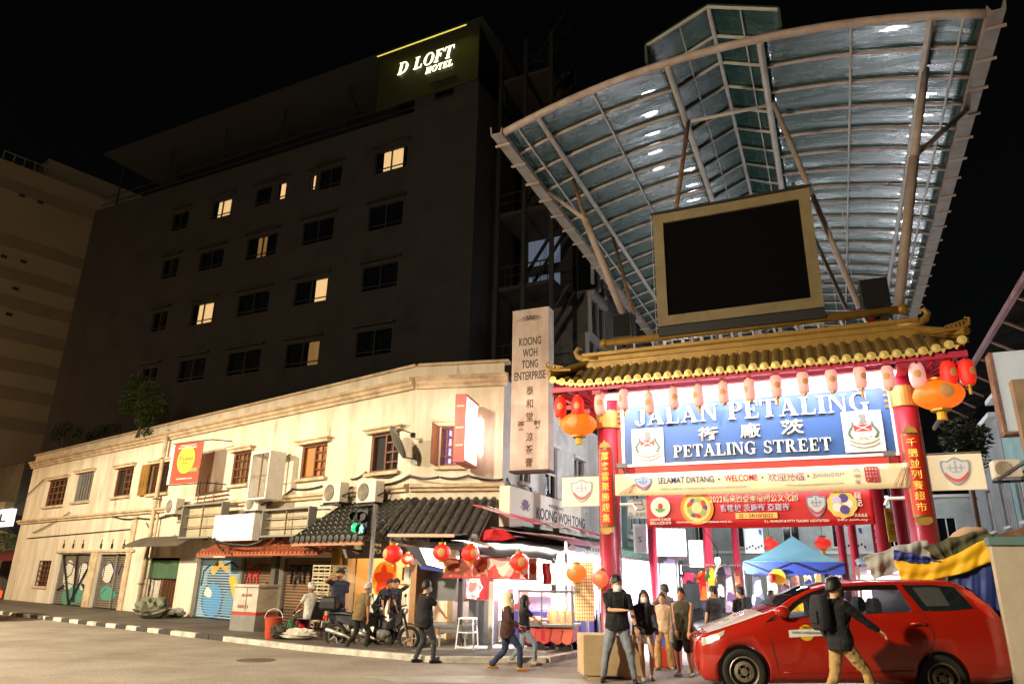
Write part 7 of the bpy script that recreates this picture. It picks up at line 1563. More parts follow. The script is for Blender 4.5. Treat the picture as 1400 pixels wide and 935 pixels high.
MB().b2(a.x, 1.5, .3, b_.x + .6, 1.53, a.z).build('back_sheet', clothW, t); MB().b2(a.x + .1, .0, .0, b_.x + .4, .9, .85).build('counter', patterned('stall_goods', ['f0f0f4', '8a78c0', 'e8a0a8', 'f4f0f0', 'c02838', '303050'], 4), t); bulbs_on(t, a.x + .1, b_.x, .5, a.z - .12, 480)
q = MB()
for x in (a.x, b_.x):
    for y in (-.15, 1.5): q.b2(x - .025, y - .025, 0, x + .025, y + .025, a.z)
build_each(q, 'post', M['steel'], t)
# red and blue cooler style bin behind the couple
b = (ground(925, 915) + ground(900, 915)) / 2 + Vector((.1, .5, 0)); t = thing('red_bin', 'tall red bin with blue upper part behind the woman in shorts', 'bin', b, S.rz); hh = px_height(915, 858, b); MB().rings([[(x * s_, y * s_, z) for x, y in ((-.3, -.25), (.3, -.25), (.3, .25), (-.3, .25))] for s_, z in ((.85, 0), (.95, hh * .55))]).build('lower_part', mat('bin_red', 'b02414', .5, grime=.2), t, bevel=.02); MB().b2(-.29, -.24, hh * .55 + .002, .29, .24, hh * .95).build('upper_part', mat('bin_blue', '3444a0', .5), t); MB().b2(-.3, -.25, hh * .95 + .002, .3, .25, hh).build('lid', wm, t)
# purple lit folding table by the cart
b = ground(800, 886) + Vector((.3, 1.6, .004)); t = thing('folding_table', 'folding table with purple cloth between the food cart and the barrier', 'table', b, ST.rz); MB().b2(-.6, -.3, .72, .7, .35, .75).build('table_top', mat('table_violet', '6a58b8', .5, emit='6050d0', es=.2), t)
for x in (-.5, .6):
    for y in (-.25, .28): MB().tube([(x, y, 0), (x - .15 * (1 if x > 0 else -1), y, .72)], .015, 6).build('leg', M['dark'], t)
MB().sheet(lambda u, v: Vector((-.6 + 1.3 * u, .36 + .02 * math.sin(u * 20), .1 + .62 * v)), 20, 3).build('cloth', mat('cloth_violet', '4a38a0', .7), t, solid=.01)
# ---------------------------------------------------------------- people
SKIN = dict(a=mat('skin_light', 'c89878', .55), b=mat('skin_tan', 'a87450', .55), c=mat('skin_brown', '8a5a3c', .55))
HAIRB = mat('hair_black', '0c0a0a', .5, bump=.3, bscale=60); HAIRG = mat('hair_grey', 'a8a49c', .6, bump=.3, bscale=60); MASKW = mat('mask_white', 'dfe4e4', .7); MASKB = mat('mask_black', '101114', .7); EYE_ = mat('eye_dark', '140c0a', .3)
def ik(a, b, l1, l2, pole):
    d = b - a; L_ = min(d.length, (l1 + l2) * .999); d = d.normalized(); x = (l1 * l1 - l2 * l2 + L_ * L_) / (2 * L_); h = math.sqrt(max(0, l1 * l1 - x * x))
    p = pole - d * pole.dot(d); p = p.normalized() if p.length > 1e-5 else d.orthogonal()
    return a + d * x + p * h, a + d * L_
def remesh(o, vox, smooth=2, disp=0., dsize=.1):
    r = o.modifiers.new('r', 'REMESH'); r.mode = 'VOXEL'; r.voxel_size = vox; r.use_smooth_shade = True
    if smooth: s_ = o.modifiers.new('s', 'SMOOTH'); s_.factor = .5; s_.iterations = smooth
    if disp:
        tx = bpy.data.textures.get('folds') or bpy.data.textures.new('folds', 'CLOUDS'); tx.noise_scale = dsize; tx.noise_depth = 2
        d = o.modifiers.new('d', 'DISPLACE'); d.texture = tx; d.strength = disp; d.mid_level = .5; d.texture_coords = 'LOCAL'
def person(label, loc, face, h, top, bottom, feet=None, hands=None, lean=0., leanx=0., head=(0, 0), sleeve='short', legs='long', hair='short', hairm=None, mask=None, skin='a', shoe='222222', hem=.86, flare=0., build=1.06, seat=None, fing=True, poles=None, neck=True):
    """local frame: x = the figure's right, y = where it faces, z up; unit 1.72 m tall, scaled to h"""
    K = h / 1.72; sk = SKIN[skin]; V3 = Vector
    t = thing('person', label, 'person', loc, face)
    feet = feet or [(.1, .0, 0), (-.1, 0, 0)]; hands = hands or [(.24, .05, .78), (-.24, .05, .78)]
    hipz = .925 if seat is None else seat
    # lower the hips so the stride reaches
    if seat is None:
        far = max(V3((f[0] * .6, f[1], 0)).length for f in feet); hipz = min(.925, math.sqrt(max(.1, .825 ** 2 - far ** 2)) + .1)
    hip = V3((0, 0, hipz)); sp = V3((leanx, lean, math.sqrt(max(.2, 1 - lean * lean - leanx * leanx)))).normalized()
    chest = hip + sp * .36; nk = hip + sp * .56 + V3((0, lean * .04, 0)); right = V3((1, 0, 0)); fwd = sp.cross(right) * -1
    fwd = right.cross(sp) * -1 if False else V3((0, 1, 0)) - sp * sp.y; fwd.normalize()
    right = fwd.cross(sp).normalized()
    hy, hp = head; hc = nk + sp * .085 + V3((0, .02 + .05 * lean, .055)); B = build
    sh = [nk - sp * .07 + right * (.175 * B) * s_ for s_ in (1, -1)]; hj = [hip + V3((.09 * s_, 0, -.02)) for s_ in (1, -1)]
    P = []
    for i, s_ in enumerate((1, -1)):
        an = V3((feet[i][0], feet[i][1], feet[i][2] + .085)); kp = V3((.15 * s_, 1, .1)); kn, an = ik(hj[i], an, .43, .41, kp)
        hd = V3(hands[i]); pl = V3((s_ * .6, -.8, -.3)) if not poles or poles[i] is None else V3(poles[i]); el, wr = ik(sh[i], hd, .29, .26, pl); P.append((kn, an, el, wr))
    T = MB(); S2 = lambda v: v * K
    def tb(mb, pts, r, n=10): mb.tube([p * K for p in pts], [x * K for x in r], n, round_=True)
    def torso(mb, ext, z0=-.09, neckr=True):
        e2 = .022 if ext else 0; prof = [(z0, .155 + e2, .115 + e2), (.0, .168 + e2, .125 + e2), (.10, .155 + e2 * .6, .118 + e2 * .5), (.2, .15, .115), (.32, .168, .125), (.43, .182, .12), (.5, .155, .095), (.555, .078, .066)]
        rs = []
        for z, rx, ry in prof:
            c = hip + sp * z; rs.append([(c + right * math.cos(a) * (rx * B + ext) + fwd * math.sin(a) * (ry * B + ext)) * K for a in [6.283 * k / 18 for k in range(18)]])
        mb.rings(rs)
    # body, one mesh
    torso(T, 0.); tb(T, [nk - sp * .05, nk + sp * .02, hc - V3((0, .01, .04))], [.06, .052, .05])
    hr = Matrix.Rotation(hy, 3, 'Z') @ Matrix.Rotation(hp, 3, 'X')
    def H(x, y, z): return hc + hr @ V3((x, y, z)) * 1.09
    he = MB(); rs = []
    for z, rx, ry, oy in ((-.125, .022, .03, .035), (-.115, .042, .055, .025), (-.085, .058, .075, .012), (-.04, .068, .088, .003), (.0, .074, .094, -.002), (.04, .076, .096, -.004), (.075, .068, .088, -.006), (.1, .048, .064, -.008), (.115, .02, .03, -.008)):
        rs.append([H(rx * math.cos(a), oy + ry * math.sin(a), z) * K for a in [6.283 * k / 18 for k in range(18)]])
    T.rings(rs)
    T.rings([[H(x, y, z) * K for x, y, z in q] for q in ([(-.007, .088, .01), (.007, .088, .01), (.006, .07, .01), (-.006, .07, .01)], [(-.017, .108, -.028), (.017, .108, -.028), (.018, .07, -.034), (-.018, .07, -.034)])])
    for s_ in (1, -1): T.ell(H(.076 * s_, -.01, -.01) * K, (.012 * K, .024 * K, .034 * K), 8, 6)
    T.ell(H(0, .08, -.066) * K, (.026 * K, .016 * K, .012 * K), 8, 6)
    for i, s_ in enumerate((1, -1)):
        kn, an, el, wr = P[i]
        tb(T, [sh[i] - right * s_ * .03, sh[i] + right * s_ * .01, sh[i].lerp(el, .5), el, el.lerp(wr, .35), wr], [.05, .052, .045, .036, .037, .026])
        tb(T, [hj[i], hj[i].lerp(kn, .5), kn, kn.lerp(an, .3), an], [.085, .072, .052, .054, .036])
        fd = V3((.12 * s_, 1, 0)).normalized(); T.tube([(an + V3((0, -.045, -.045))) * K, (an + fd * .06 + V3((0, 0, -.05))) * K, (an + fd * .15 + V3((0, 0, -.062))) * K], [.035 * K, .036 * K, .024 * K], 10, round_=True)
        # hand: palm, four fingers curled, thumb
        d = (wr - el).normalized(); side = d.cross(V3((0, 0, 1)) if abs(d.z) < .8 else V3((0, 1, 0))).normalized(); nrm = side.cross(d).normalized()
        if s_ < 0: pass
        T.rings([[(wr + d * z + side * a * w_ + nrm * b_ * .014) * K for a, b_ in ((-1, -1), (1, -1), (1, 1), (-1, 1))] for z, w_ in ((-.01, .022), (.03, .036), (.085, .04))])
        if fing:
            for k in range(4):
                b0 = wr + d * .08 + side * (-.03 + .02 * k); l_ = (.062, .075, .07, .055)[k]; b1 = b0 + d * l_ * .5 + nrm * -.008; b2_ = b1 + d * l_ * .42 + nrm * -.03
                T.tube([b0 * K, b1 * K, b2_ * K], [.0095 * K, .009 * K, .0075 * K], 6, round_=True)
            b0 = wr + d * .03 + side * -.034; T.tube([b0 * K, (b0 + d * .035 + side * -.022 - nrm * .01) * K, (b0 + d * .07 + side * -.018 - nrm * .022) * K], [.012 * K, .011 * K, .008 * K], 6, round_=True)
    o = T.build('body', sk, t); remesh(o, .0105 * max(.9, K), 1)
    # eyes
    q = MB()
    for s_ in (1, -1): q.ell(H(.03 * s_, .087, .012) * K, (.011 * K, .006 * K, .006 * K), 8, 6).box(H(.031 * s_, .09, .032) * K, (.03 * K, .006 * K, .006 * K))
    q.build('eyes', EYE_, t)
    if not mask: MB().ell(H(0, .089, -.066) * K, (.022 * K, .01 * K, .005 * K), 8, 6).build('mouth', mat('lip', '7a3c34', .5), t)
    # trousers
    if legs:
        q = MB(); rs = []
        for z, rx, ry in ((-.1, .11, .1), (-.06, .155, .118), (.0, .176, .128), (.08, .168, .122), (.12, .16, .115)):
            c = hip + sp * z; rs.append([(c + right * math.cos(a) * rx * B + fwd * math.sin(a) * ry * B) * K for a in [6.283 * k / 18 for k in range(18)]])
        q.rings(rs)
        for i in (0, 1):
            kn, an, el, wr = P[i]
            if legs == 'long': tb(q, [hj[i] + V3((0, 0, .01)), hj[i].lerp(kn, .5), kn, kn.lerp(an, .4), an.lerp(kn, .06)], [.104 * B, .09 * B, .07 + flare * .3, .064 + flare * .7, .054 + flare])
            elif legs == 'shorts': tb(q, [hj[i] + V3((0, 0, .01)), hj[i].lerp(kn, .5), hj[i].lerp(kn, .82)], [.104 * B, .096 * B, .088 * B])
            else: tb(q, [hj[i] + V3((0, 0, .01)), hj[i].lerp(kn, .2), hj[i].lerp(kn, .34)], [.1, .1, .1])
        o = q.build('trousers' if legs == 'long' else 'shorts', bottom, t); remesh(o, .014, 1, .034, .085)
    # shirt
    q = MB(); torso(q, .02, hem - .9 - .04)
    if sleeve != 'none':
        for i, s_ in enumerate((1, -1)):
            kn, an, el, wr = P[i]
            if sleeve == 'short': tb(q, [sh[i] - right * s_ * .03, sh[i] + right * s_ * .012, sh[i].lerp(el, .5), sh[i].lerp(el, .72)], [.06, .066, .062, .062])
            else: tb(q, [sh[i] - right * s_ * .03, sh[i] + right * s_ * .012, sh[i].lerp(el, .5), el, el.lerp(wr, .5), el.lerp(wr, .9)], [.06, .066, .06, .053, .048, .042])
    o = q.build('shirt' if sleeve != 'none' else 'tank_top', top, t); remesh(o, .014, 1, .034, .075)
    # shoes
    q = MB()
    for i, s_ in enumerate((1, -1)):
        an = P[i][1]; fd = V3((.12 * s_, 1, 0)).normalized(); q.tube([(an + V3((0, -.05, -.045))) * K, (an + fd * .06 + V3((0, 0, -.046))) * K, (an + fd * .165 + V3((0, 0, -.056))) * K], [.041 * K, .043 * K, .032 * K], 12, round_=True)
    o = q.build('shoes', mat('shoe_' + shoe, shoe, .5), t); 
    for v in o.data.vertices: v.co.z = max(v.co.z, .002)
    # hair and headwear
    hm_ = hairm or HAIRB
    def cap(ext, zlow_f, zlow_b, name, m, front=True):
        q = MB(); rs = []
        for k in range(9):
            f = k / 8; ring = []
            for j in range(22):
                a = 6.283 * j / 22; fr_ = (math.sin(a) + 1) / 2; zl_ = zlow_b + (zlow_f - zlow_b) * fr_ ** 1.7; th0 = math.asin(max(-.5, min(.9, zl_ / .13))); z = .130 * math.sin(th0 + (1.53 - th0) * f)
                rr = math.sqrt(max(0.02, 1 - (max(0, z) / .13) ** 2)); ring.append(H((.080 + ext) * rr * math.cos(a), -.006 + (.102 + ext) * rr * math.sin(a), z + ext * .6 * f) * K)
            rs.append(ring)
        return q.rings(rs).build(name, m, t, smooth=True)
    if hair in ('short', 'long', 'bun'): cap(.006, .055, -.055, 'hair', hm_)
    if hair == 'short':
        q = MB(); rg = random.Random(int(h * 1000) + len(label))
        for _ in range(22): a = rg.uniform(0, 6.28); e = rg.uniform(.75, 1.4); q.ell(H(.074 * math.cos(a) * math.cos(e), -.008 + .096 * math.sin(a) * math.cos(e), .03 + .095 * math.sin(e)) * K, (.03 * K, .036 * K, .014 * K), 8, 6)
        q.build('hair', hm_, t, smooth=True)
    if hair == 'long':
        q = MB(); rs = []
        for z, rx, ry, oy in ((.06, .086, .09, -.03), (0, .094, .085, -.045), (-.1, .1, .07, -.06), (-.2, .115, .06, -.075), (-.32, .12, .05, -.08), (-.4, .09, .035, -.08)):
            rs.append([H(rx * math.cos(a), oy + ry * math.sin(a), z) * K for a in [6.283 * k / 16 for k in range(16)]])
        q.rings(rs)
        for s_ in (1, -1): q.tube([H(.07 * s_, .05, .06) * K, H(.088 * s_, .045, -.04) * K, H(.1 * s_, .05, -.15) * K, H(.105 * s_, .06, -.3) * K], [.02 * K, .026 * K, .028 * K, .015 * K], 8)
        q.build('long_hair', hm_, t, smooth=True)
    if hair == 'bun': MB().ell(H(0, -.09, .06) * K, (.045 * K,) * 3).tube([H(0, -.1, .05) * K, H(0, -.13, -.05) * K, H(0, -.11, -.15) * K], [.03 * K, .026 * K, .01 * K], 8).build('hair', hm_, t, smooth=True)
    if hair == 'scarf':
        q = MB(); rs = []
        for z, rx, ry, oy in ((.128, .03, .04, -.01), (.1, .075, .09, -.005), (.04, .093, .112, -.01), (-.04, .094, .095, -.03), (-.1, .105, .095, -.015), (-.16, .15, .12, .0), (-.24, .2, .14, -.005), (-.38, .16, .11, -.03)):
            rs.append([H(rx * math.cos(a), oy + ry * math.sin(a) * (1 if not (-.08 < z < .08 and math.sin(a) > .75) else .75), z) * K for a in [6.283 * k / 20 for k in range(20)]])
        q.rings(rs).build('headscarf', hm_, t, smooth=True)
    if hair in ('helmet', 'cap'):
        cap(.022 if hair == 'helmet' else .012, .05, .0 if hair == 'cap' else -.06, 'helmet' if hair == 'helmet' else 'cap', hm_); MB().rings([[H(x, y, z) * K for x, y, z in q_] for q_ in ([(-.07, .07, .06), (.07, .07, .06), (.07, .07, .075), (-.07, .07, .075)], [(-.06, .17, .05), (.06, .17, .05), (.06, .17, .06), (-.06, .17, .06)])]).build('peak', hm_, t)
    if mask:
        q = MB(); q.sheet(lambda u, v: H((.076 - .012 * v * v) * math.sin((u - .5) * 2.7), .004 + (.1 + .016 * math.cos((u - .5) * 3.0) * (1 - abs(v - .45))) * math.cos((u - .5) * 2.5), -.018 - .095 * v) * K, 14, 8); q.build('face_mask', mask, t, smooth=True, solid=.004)
    t['_'] = 0; del t['_']
    return t, dict(K=K, nk=nk * K, chest=chest * K, hip=hip * K, right=right, fwd=fwd, sp=sp, P=[tuple(x * K for x in p) for p in P], H=lambda x, y, z: H(x, y, z) * K, sh=[s_ * K for s_ in sh])
def facing(deg): return R(deg)          # 0: away from the viewer, 180: toward the viewer, -90: to the right, 90: to the left
def at_px(fx, fy, hy, z=0.): g_ = ground(fx, fy, z); return g_, px_height(fx, hy, g_) - z
cl = lambda n_, c_, **k: mat('cloth_' + n_, c_, .85, grime=.25, gscale=8, **k)
def backpack(info, t, m, w_=.3, d_=.15, name='backpack'):
    """pack worn on the back, with two straps"""
    K = info['K']; c = info['chest'] - info['fwd'] * (.13 + d_ / 2) * K + info['sp'] * .03 * K; rg, fw_, sp_ = info['right'], info['fwd'], info['sp']
    rs = []
    for z, a_, b_ in ((-.24, .8, .8), (-.2, 1, 1), (0, 1.02, 1.05), (.14, .95, .9), (.21, .7, .6)): rs.append([c + (sp_ * z + rg * (w_ / 2 * a_ * math.copysign(abs(math.cos(x)) ** .6, math.cos(x))) + fw_ * (d_ / 2 * b_ * math.copysign(abs(math.sin(x)) ** .6, math.sin(x)))) * K for x in [6.283 * k / 20 for k in range(20)]])
    w0 = t.matrix_basis.copy(); o = thing(name, '', 'backpack'); o.location = t.location; o.rotation_euler = t.rotation_euler
    MB().rings(rs).build('bag', m, o, smooth=True); MB().box(c - (fw_ * (d_ / 2 + .012) - sp_ * -.07) * K, (w_ * .6 * K, .03 * K, .16 * K)).build('pocket', m, o, bevel=.01)
    for s_ in (1, -1):
        nk, sh = info['nk'], info['sh'][0 if s_ > 0 else 1]; p = nk.lerp(sh, .6)
        MB().tube([p - fw_ * .13 * K - sp_ * .03 * K, p + sp_ * .055 * K, p + fw_ * .12 * K - sp_ * .06 * K, p + fw_ * .135 * K - sp_ * .2 * K, p - sp_ * .32 * K + rg * s_ * .06 * K + fw_ * .03 * K, p - sp_ * .33 * K - fw_ * .12 * K + rg * s_ * .02 * K], .016 * K, 6).build('strap', m, o)
    return o
# 1 man in the doorway holding his cap
g_, h = at_px(457, 877, 779, .1); person('man in navy T-shirt and jeans touching his cap beside the herbal shop', g_, facing(200), h, cl('navy', '1c2034'), cl('denim', '3c4c66'), hands=[(.15, .16, 1.56), (-.2, .1, .85)], poles=[(.9, .3, -.2), None], hair='cap', hairm=cl('cap_black', '14141c'), skin='b', head=(R(-60), 0))
# 2 elderly man in olive shirt
g_, h = at_px(488, 890, 794); person('elderly man in olive brown shirt leaning forward as he steps past the motorcycle', g_, facing(-55), h, cl('olive', '6c5a38'), cl('charcoal', '1c1a18'), feet=[(.1, .2, 0), (-.1, -.28, .02)], hands=[(.25, .12, .72), (-.22, .15, .8)], lean=.22, head=(0, R(-14)), hairm=HAIRG, mask=mat('mask_blue', '9ab4c8', .7), skin='b', hem=.8)
# 3, 4 men behind the motorcycle
g_, h = at_px(514, 877, 788, .1); person('man in black cap and black shirt bending over the motorcycle', g_, facing(-120), h, cl('black', '101014'), cl('charcoal', '1c1a18'), lean=.5, hands=[(.28, .42, .72), (-.22, .52, .78)], hair='cap', hairm=cl('cap_black', '14141c'), skin='c', head=(R(10), R(12)))
g_, h = at_px(537, 874, 792, .1); person('man in black shirt raising his arm to his head behind the motorcycle', g_, facing(-150), h, cl('black', '101014'), cl('dark_jeans', '181c30'), hands=[(.24, .1, .85), (-.12, .1, 1.58)], poles=[None, (-.9, .2, .1)], hair='helmet', hairm=cl('cap_black', '14141c'), skin='c')
# 5 seated old man
g_ = ground(421, 871, .1); t = thing('plastic_chair', 'black plastic chair under the seated white haired man', 'chair', g_, facing(62)); MB().b2(-.22, -.22, .42, .22, .22, .45).build('seat', M['black'], t, bevel=.01); MB().rings([[(-.22, -.2, .45), (.22, -.2, .45), (.22, -.23, .45), (-.22, -.23, .45)], [(-.2, -.3, .85), (.2, -.3, .85), (.2, -.33, .85), (-.2, -.33, .85)]]).build('backrest', M['black'], t)
for sx_ in (-1, 1):
    for sy_ in (-1, 1): MB().tube([(sx_ * .19, sy_ * .18, .42), (sx_ * .23, sy_ * .23, 0)], .022, 6).build('leg', M['black'], t)
person('white haired man in pale shirt seated on a plastic chair by the buckets', g_ + Vector((0, 0, .0)), facing(62), 1.6, cl('pale', 'b8b4aa'), cl('brown_dark', '2c2018'), feet=[(.12, .62, 0), (-.12, .55, 0)], hands=[(.1, .42, .66), (-.1, .44, .66)], seat=.56, lean=.05, hairm=HAIRG, skin='c', hem=.84, head=(R(15), R(-8)), shoe='5a4030')
# 6 man in black shirt
g_, h = at_px(577, 906, 793); person('stout man in black polo shirt and dark grey trousers resting a hand on the counter', g_, facing(-62), h, cl('black', '101014'), cl('dkgrey', '34363a'), feet=[(.13, .2, 0), (-.14, -.12, 0)], hands=[(.2, .52, .86), (-.22, .1, .8)], build=1.22, mask=mat('mask_blue', '9ab4c8', .7), skin='a', hem=.78, shoe='0c0c0c')
# 7, 8 women walking
g_, h = at_px(693, 916, 806); t, inf = person('woman in cream headscarf, brown blouse and rolled blue jeans walking right', g_, facing(-88), h, cl('dkbrown', '3c201c'), cl('blue_denim', '28344e'), feet=[(.06, .3, 0), (-.08, -.36, .03)], hands=[(.2, .24, .92), (-.16, .26, .95)], sleeve='long', hair='scarf', hairm=cl('cream_scarf', 'd8c49c'), hem=.78, mask=MASKW, shoe='b0743c', flare=.012)
K_ = inf['K']; o = MB().rings([[(x * K_ + .16 * K_, y * K_ + .33 * K_, z * K_) for x, y in ((-.05, -.1), (.05, -.1), (.05, .1), (-.05, .1))] for z in (.84, .95)]).build('clutch_bag', mat('bag_plum', '5a1830', .5), None, bevel=.02); o.location = g_; o.rotation_euler = (0, 0, facing(-88)); tag(o, 'small plum clutch bag held by the woman in the cream headscarf', 'bag')
g_, h = at_px(713, 911, 811); g_ = g_ + Vector((.05, .35, 0)); person('woman in black T-shirt and pale jeans reaching out beside the food cart', g_, facing(-85), h, cl('black', '101014'), cl('pale_denim', '8898a4'), feet=[(.07, .28, 0), (-.07, -.34, .03)], hands=[(.18, .5, .9), (-.2, .05, .8)], hair='long', skin='a', shoe='c8b090', build=.92, mask=MASKW)
# 9 man in the foreground
g_, h = at_px(846, 932, 787); t, inf = person('man in black T-shirt and grey jeans with white mask and backpack, bent arm before him', g_, facing(172), h, cl('black_tee', '0f1013'), cl('grey_denim', '6c747c', gcol='a0a8ae'), feet=[(.26, .05, 0), (-.27, .1, 0)], hands=[(-.12, .24, 1.16), (-.34, .08, .78)], poles=[(1, -.2, -.3), None], head=(R(40), R(-14)), mask=MASKW, hem=.85, shoe='14161a')
bp = backpack(inf, t, cl('pack', '17181c'), .4, .17); tag(bp, 'black backpack worn by the man in grey jeans')
t2 = thing('wristwatch', 'dark watch on the left wrist of the man in grey jeans', 'watch', t.location, facing(172)); el, wr = inf['P'][1][2], inf['P'][1][3]; MB().tube([wr.lerp(el, .1), wr.lerp(el, .22)], .034, 10).build('strap', M['black'], t2)
# 10 woman in shorts
g_, h = at_px(884, 930, 807); t, inf = person('long haired woman in black plaid shirt and white shorts with a white mask', g_, facing(178), h, patterned('plaid', ['141418', '1c1c22', '101014', '40404a', '18181c'], 11), cl('white_short', 'd8d4cc'), feet=[(.07, .12, 0), (-.13, -.14, 0)], hands=[(.24, .04, .72), (-.24, .12, .84)], sleeve='long', legs='mini', hair='long', mask=MASKW, build=.9, hem=.9, shoe='e0dcd4')
K_ = inf['K']; q = MB(); q.rings([[(x * K_, (y + .03 * (1.3 - z)) * K_, z * K_) for x, y in ((-.07, .1), (.07, .1), (.06, .15), (-.06, .15))] for z in (.98, 1.36)]); q.build('black_top', cl('black_tee', '0f1013'), t, bevel=.02)
# 11 woman in beige trousers, mostly hidden
g_, h = at_px(910, 915, 811); t, inf = person('woman in loose beige trousers behind the woman in shorts, carrying a grey bag', g_, facing(150), h, cl('beige_top', 'c8a88c'), cl('beige', 'b08c58'), feet=[(.12, .12, 0), (-.12, -.12, 0)], hands=[(.2, .12, .95), (-.22, .1, .9)], hair='bun', flare=.03, build=.9, shoe='d8b8a0', sleeve='none')
K_ = inf['K']; o = thing('shoulder_bag', 'grey beige shoulder bag on the woman in beige trousers', 'bag', g_, facing(150)); MB().rings([[(-.24 * K_ + x * K_, .1 * K_ + y * K_, z * K_) for x, y in ((-.05, -.13), (.05, -.13), (.05, .13), (-.05, .13))] for z in (.62, .68, .9)]).build('bag', cl('bag_grey', '8f8672'), o, bevel=.03); MB().tube([(-.24 * K_, 0, .88 * K_), (-.17 * K_, -.02, 1.4 * K_), (-.24 * K_, .2 * K_, .88 * K_)], .012, 6).build('strap', cl('bag_grey', '8f8672'), o)
# 12 grey shirted vendor
g_ = ground(917, 912) + Vector((.15, .9, 0)); person('man in loose grey T-shirt stretching his arm toward the stall', g_, facing(40), 1.5, cl('grey_tee', '6c655e'), cl('charcoal', '1c1a18'), hands=[(.2, .1, .8), (-.5, .3, 1.2)], build=1.15, skin='b', hem=.74)
# 13 man in tank top
g_, h = at_px(938, 924, 805); person('man in olive tank top and black shorts with sunglasses pushed up', g_, facing(140), h, cl('tank_olive', '3f3c2a'), cl('black_short', '0e0e10'), feet=[(.12, .05, 0), (-.12, -.05, 0)], hands=[(.06, .2, .85), (-.2, .16, .86)], sleeve='none', legs='shorts', skin='b', build=1.15, shoe='8a857c', hem=.72)
# 14 dark grey shirt man, 15 backpack man, child, others
g_, h = at_px(982, 908, 803); person('masked man in dark grey T-shirt seen from behind near the taxi bonnet', g_, facing(30), h, cl('darkgrey_tee', '2c2a2c'), cl('charcoal', '1c1a18'), build=1.1, head=(R(40), 0), mask=MASKW, hem=.76, hands=[(.26, .08, .8), (-.26, .08, .8)])
g_, h = at_px(1020, 905, 804); t, inf = person('man in black T-shirt with a dark backpack seen from behind left of the tent', g_, facing(25), h, cl('black_tee', '0f1013'), cl('charcoal', '1c1a18'), head=(R(15), 0), hands=[(.24, .1, .85), (-.24, .12, .85)]); tag(backpack(inf, t, cl('pack_slate', '2c3036'), .3, .13), 'dark slate backpack worn by the man left of the tent')
g_, h = at_px(953, 921, 858); person('small girl in pale yellow dress with tied hair before the taxi', g_, facing(10), h, cl('pale_yellow', 'd8cc98'), cl('pale_yellow', 'd8cc98'), legs='mini', hair='bun', skin='a', hem=.62, shoe='b08868', build=1.12, fing=False)
g_ = ground(1118, 906) + Vector((0, .6, 0)); person('person in yellow shirt seen through the taxi window', g_, facing(15), 1.42, cl('yellow', 'd8b418'), cl('charcoal', '1c1a18')); g_ = ground(1095, 908) + Vector((0, 1.4, 0)); person('person in pale lilac shirt seen through the taxi windscreen', g_, facing(-20), 1.4, cl('lilac', 'b0a8b4'), cl('charcoal', '1c1a18'))
g_ = ground(1240, 900) + Vector((0, 1.2, 0)); person('person in tan shirt seen through the rear side window of the taxi', g_, facing(60), 1.42, cl('tan_shirt', '8a6448'), cl('charcoal', '1c1a18'), skin='b')
# 17 man walking past the taxi
g_, h = at_px(1160, 972, 784); t, inf = person('man in black long sleeved top, khaki trousers and black mask walking past the taxi', g_, facing(-82), h, cl('black_long', '0e0f12'), cl('khaki', 'a88a58', gcol='7a6038'), feet=[(.08, .36, 0), (-.08, -.34, .0)], hands=[(.24, .46, .98), (-.24, -.02, .86)], sleeve='long', mask=MASKB, hem=.84, shoe='2a2420', lean=-.02, build=.95); tag(backpack(inf, t, cl('pack_dark', '14151a'), .32, .2), 'black backpack worn by the man walking past the taxi')
# ---------------------------------------------------------------- taxi
gA, gB = ground(1021, 951), ground(1297, 962); WBt = (gB - gA).length; kt = WBt / 2.73
ctr = (gA + gB) / 2; yaw = math.atan2((gA - gB).y, (gA - gB).x)        # local +x points to the nose
TX = thing('red_taxi', 'red minivan taxi with a white bonnet and a yellow door roundel', 'taxi', ctr, yaw)
# side of the car that faces the viewer lies at local y = +0 .. ; body extends to -y (away) => local +y is toward viewer when nose points left
tred = mat('taxi_red', 'a01e0e', .2, coat=1., grime=.12, gscale=2, gcol='6a1008'); tglass = mat('taxi_glass', '20282a', .03, alpha=.35, spec=.8); trub = mat('tyre', '12110f', .8, grime=.3, gcol='3a342c'); trim = mat('taxi_trim', '0c0c0d', .4)
sgnY = 1 if Vector((-math.sin(yaw), math.cos(yaw))).dot(Vector((0, -1))) > 0 else -1
# profile measured from the picture, unprojected on the near side plane
TFm = Frame((ctr.x, ctr.y), yaw + (math.pi if abs(yaw) > 1.5 else 0))       # x right in the picture
def tx(px, py): p = TFm.at(px, py, 0.); return (p.x, p.z)
ZSc = 1.0
belt_ = [tx(*p) for p in ((956, 905), (960, 880), (972, 872), (1000, 858), (1040, 843), (1062, 836))]
Wd = .86 * kt
# stations along x (picture right): lower z, sill half width, belt z, belt half width, roof z, roof half width
X = lambda px: TFm.at(px, 860, 0.).x
Zp = lambda px, py: TFm.at(px, py, 0.).z
stn = [ # px, z_bottom(py), z_belt(py), roof(py), w factor
 (953, 922, 890, 878, .62), (962, 932, 878, 868, .80), (985, 934, 872, 860, .93), (1020, 934, 862, 848, .98), (1050, 934, 851, 837, 1.), (1064, 934, 848, 832, 1.), (1090, 934, 846, 816, 1.), (1120, 934, 843, 803, 1.), (1150, 934, 841, 796, 1.), (1200, 934, 838, 792.5, 1.), (1250, 934, 836, 792, 1.), (1300, 934, 834, 792.5, 1.), (1328, 934, 833, 794.5, .99), (1345, 934, 832, 806, .98), (1362, 933, 832, 826, .96), (1376, 930, 850, 846, .93), (1387, 926, 885, 878, .86), (1391, 918, 898, 893, .75)]
rs = []; NS = 22
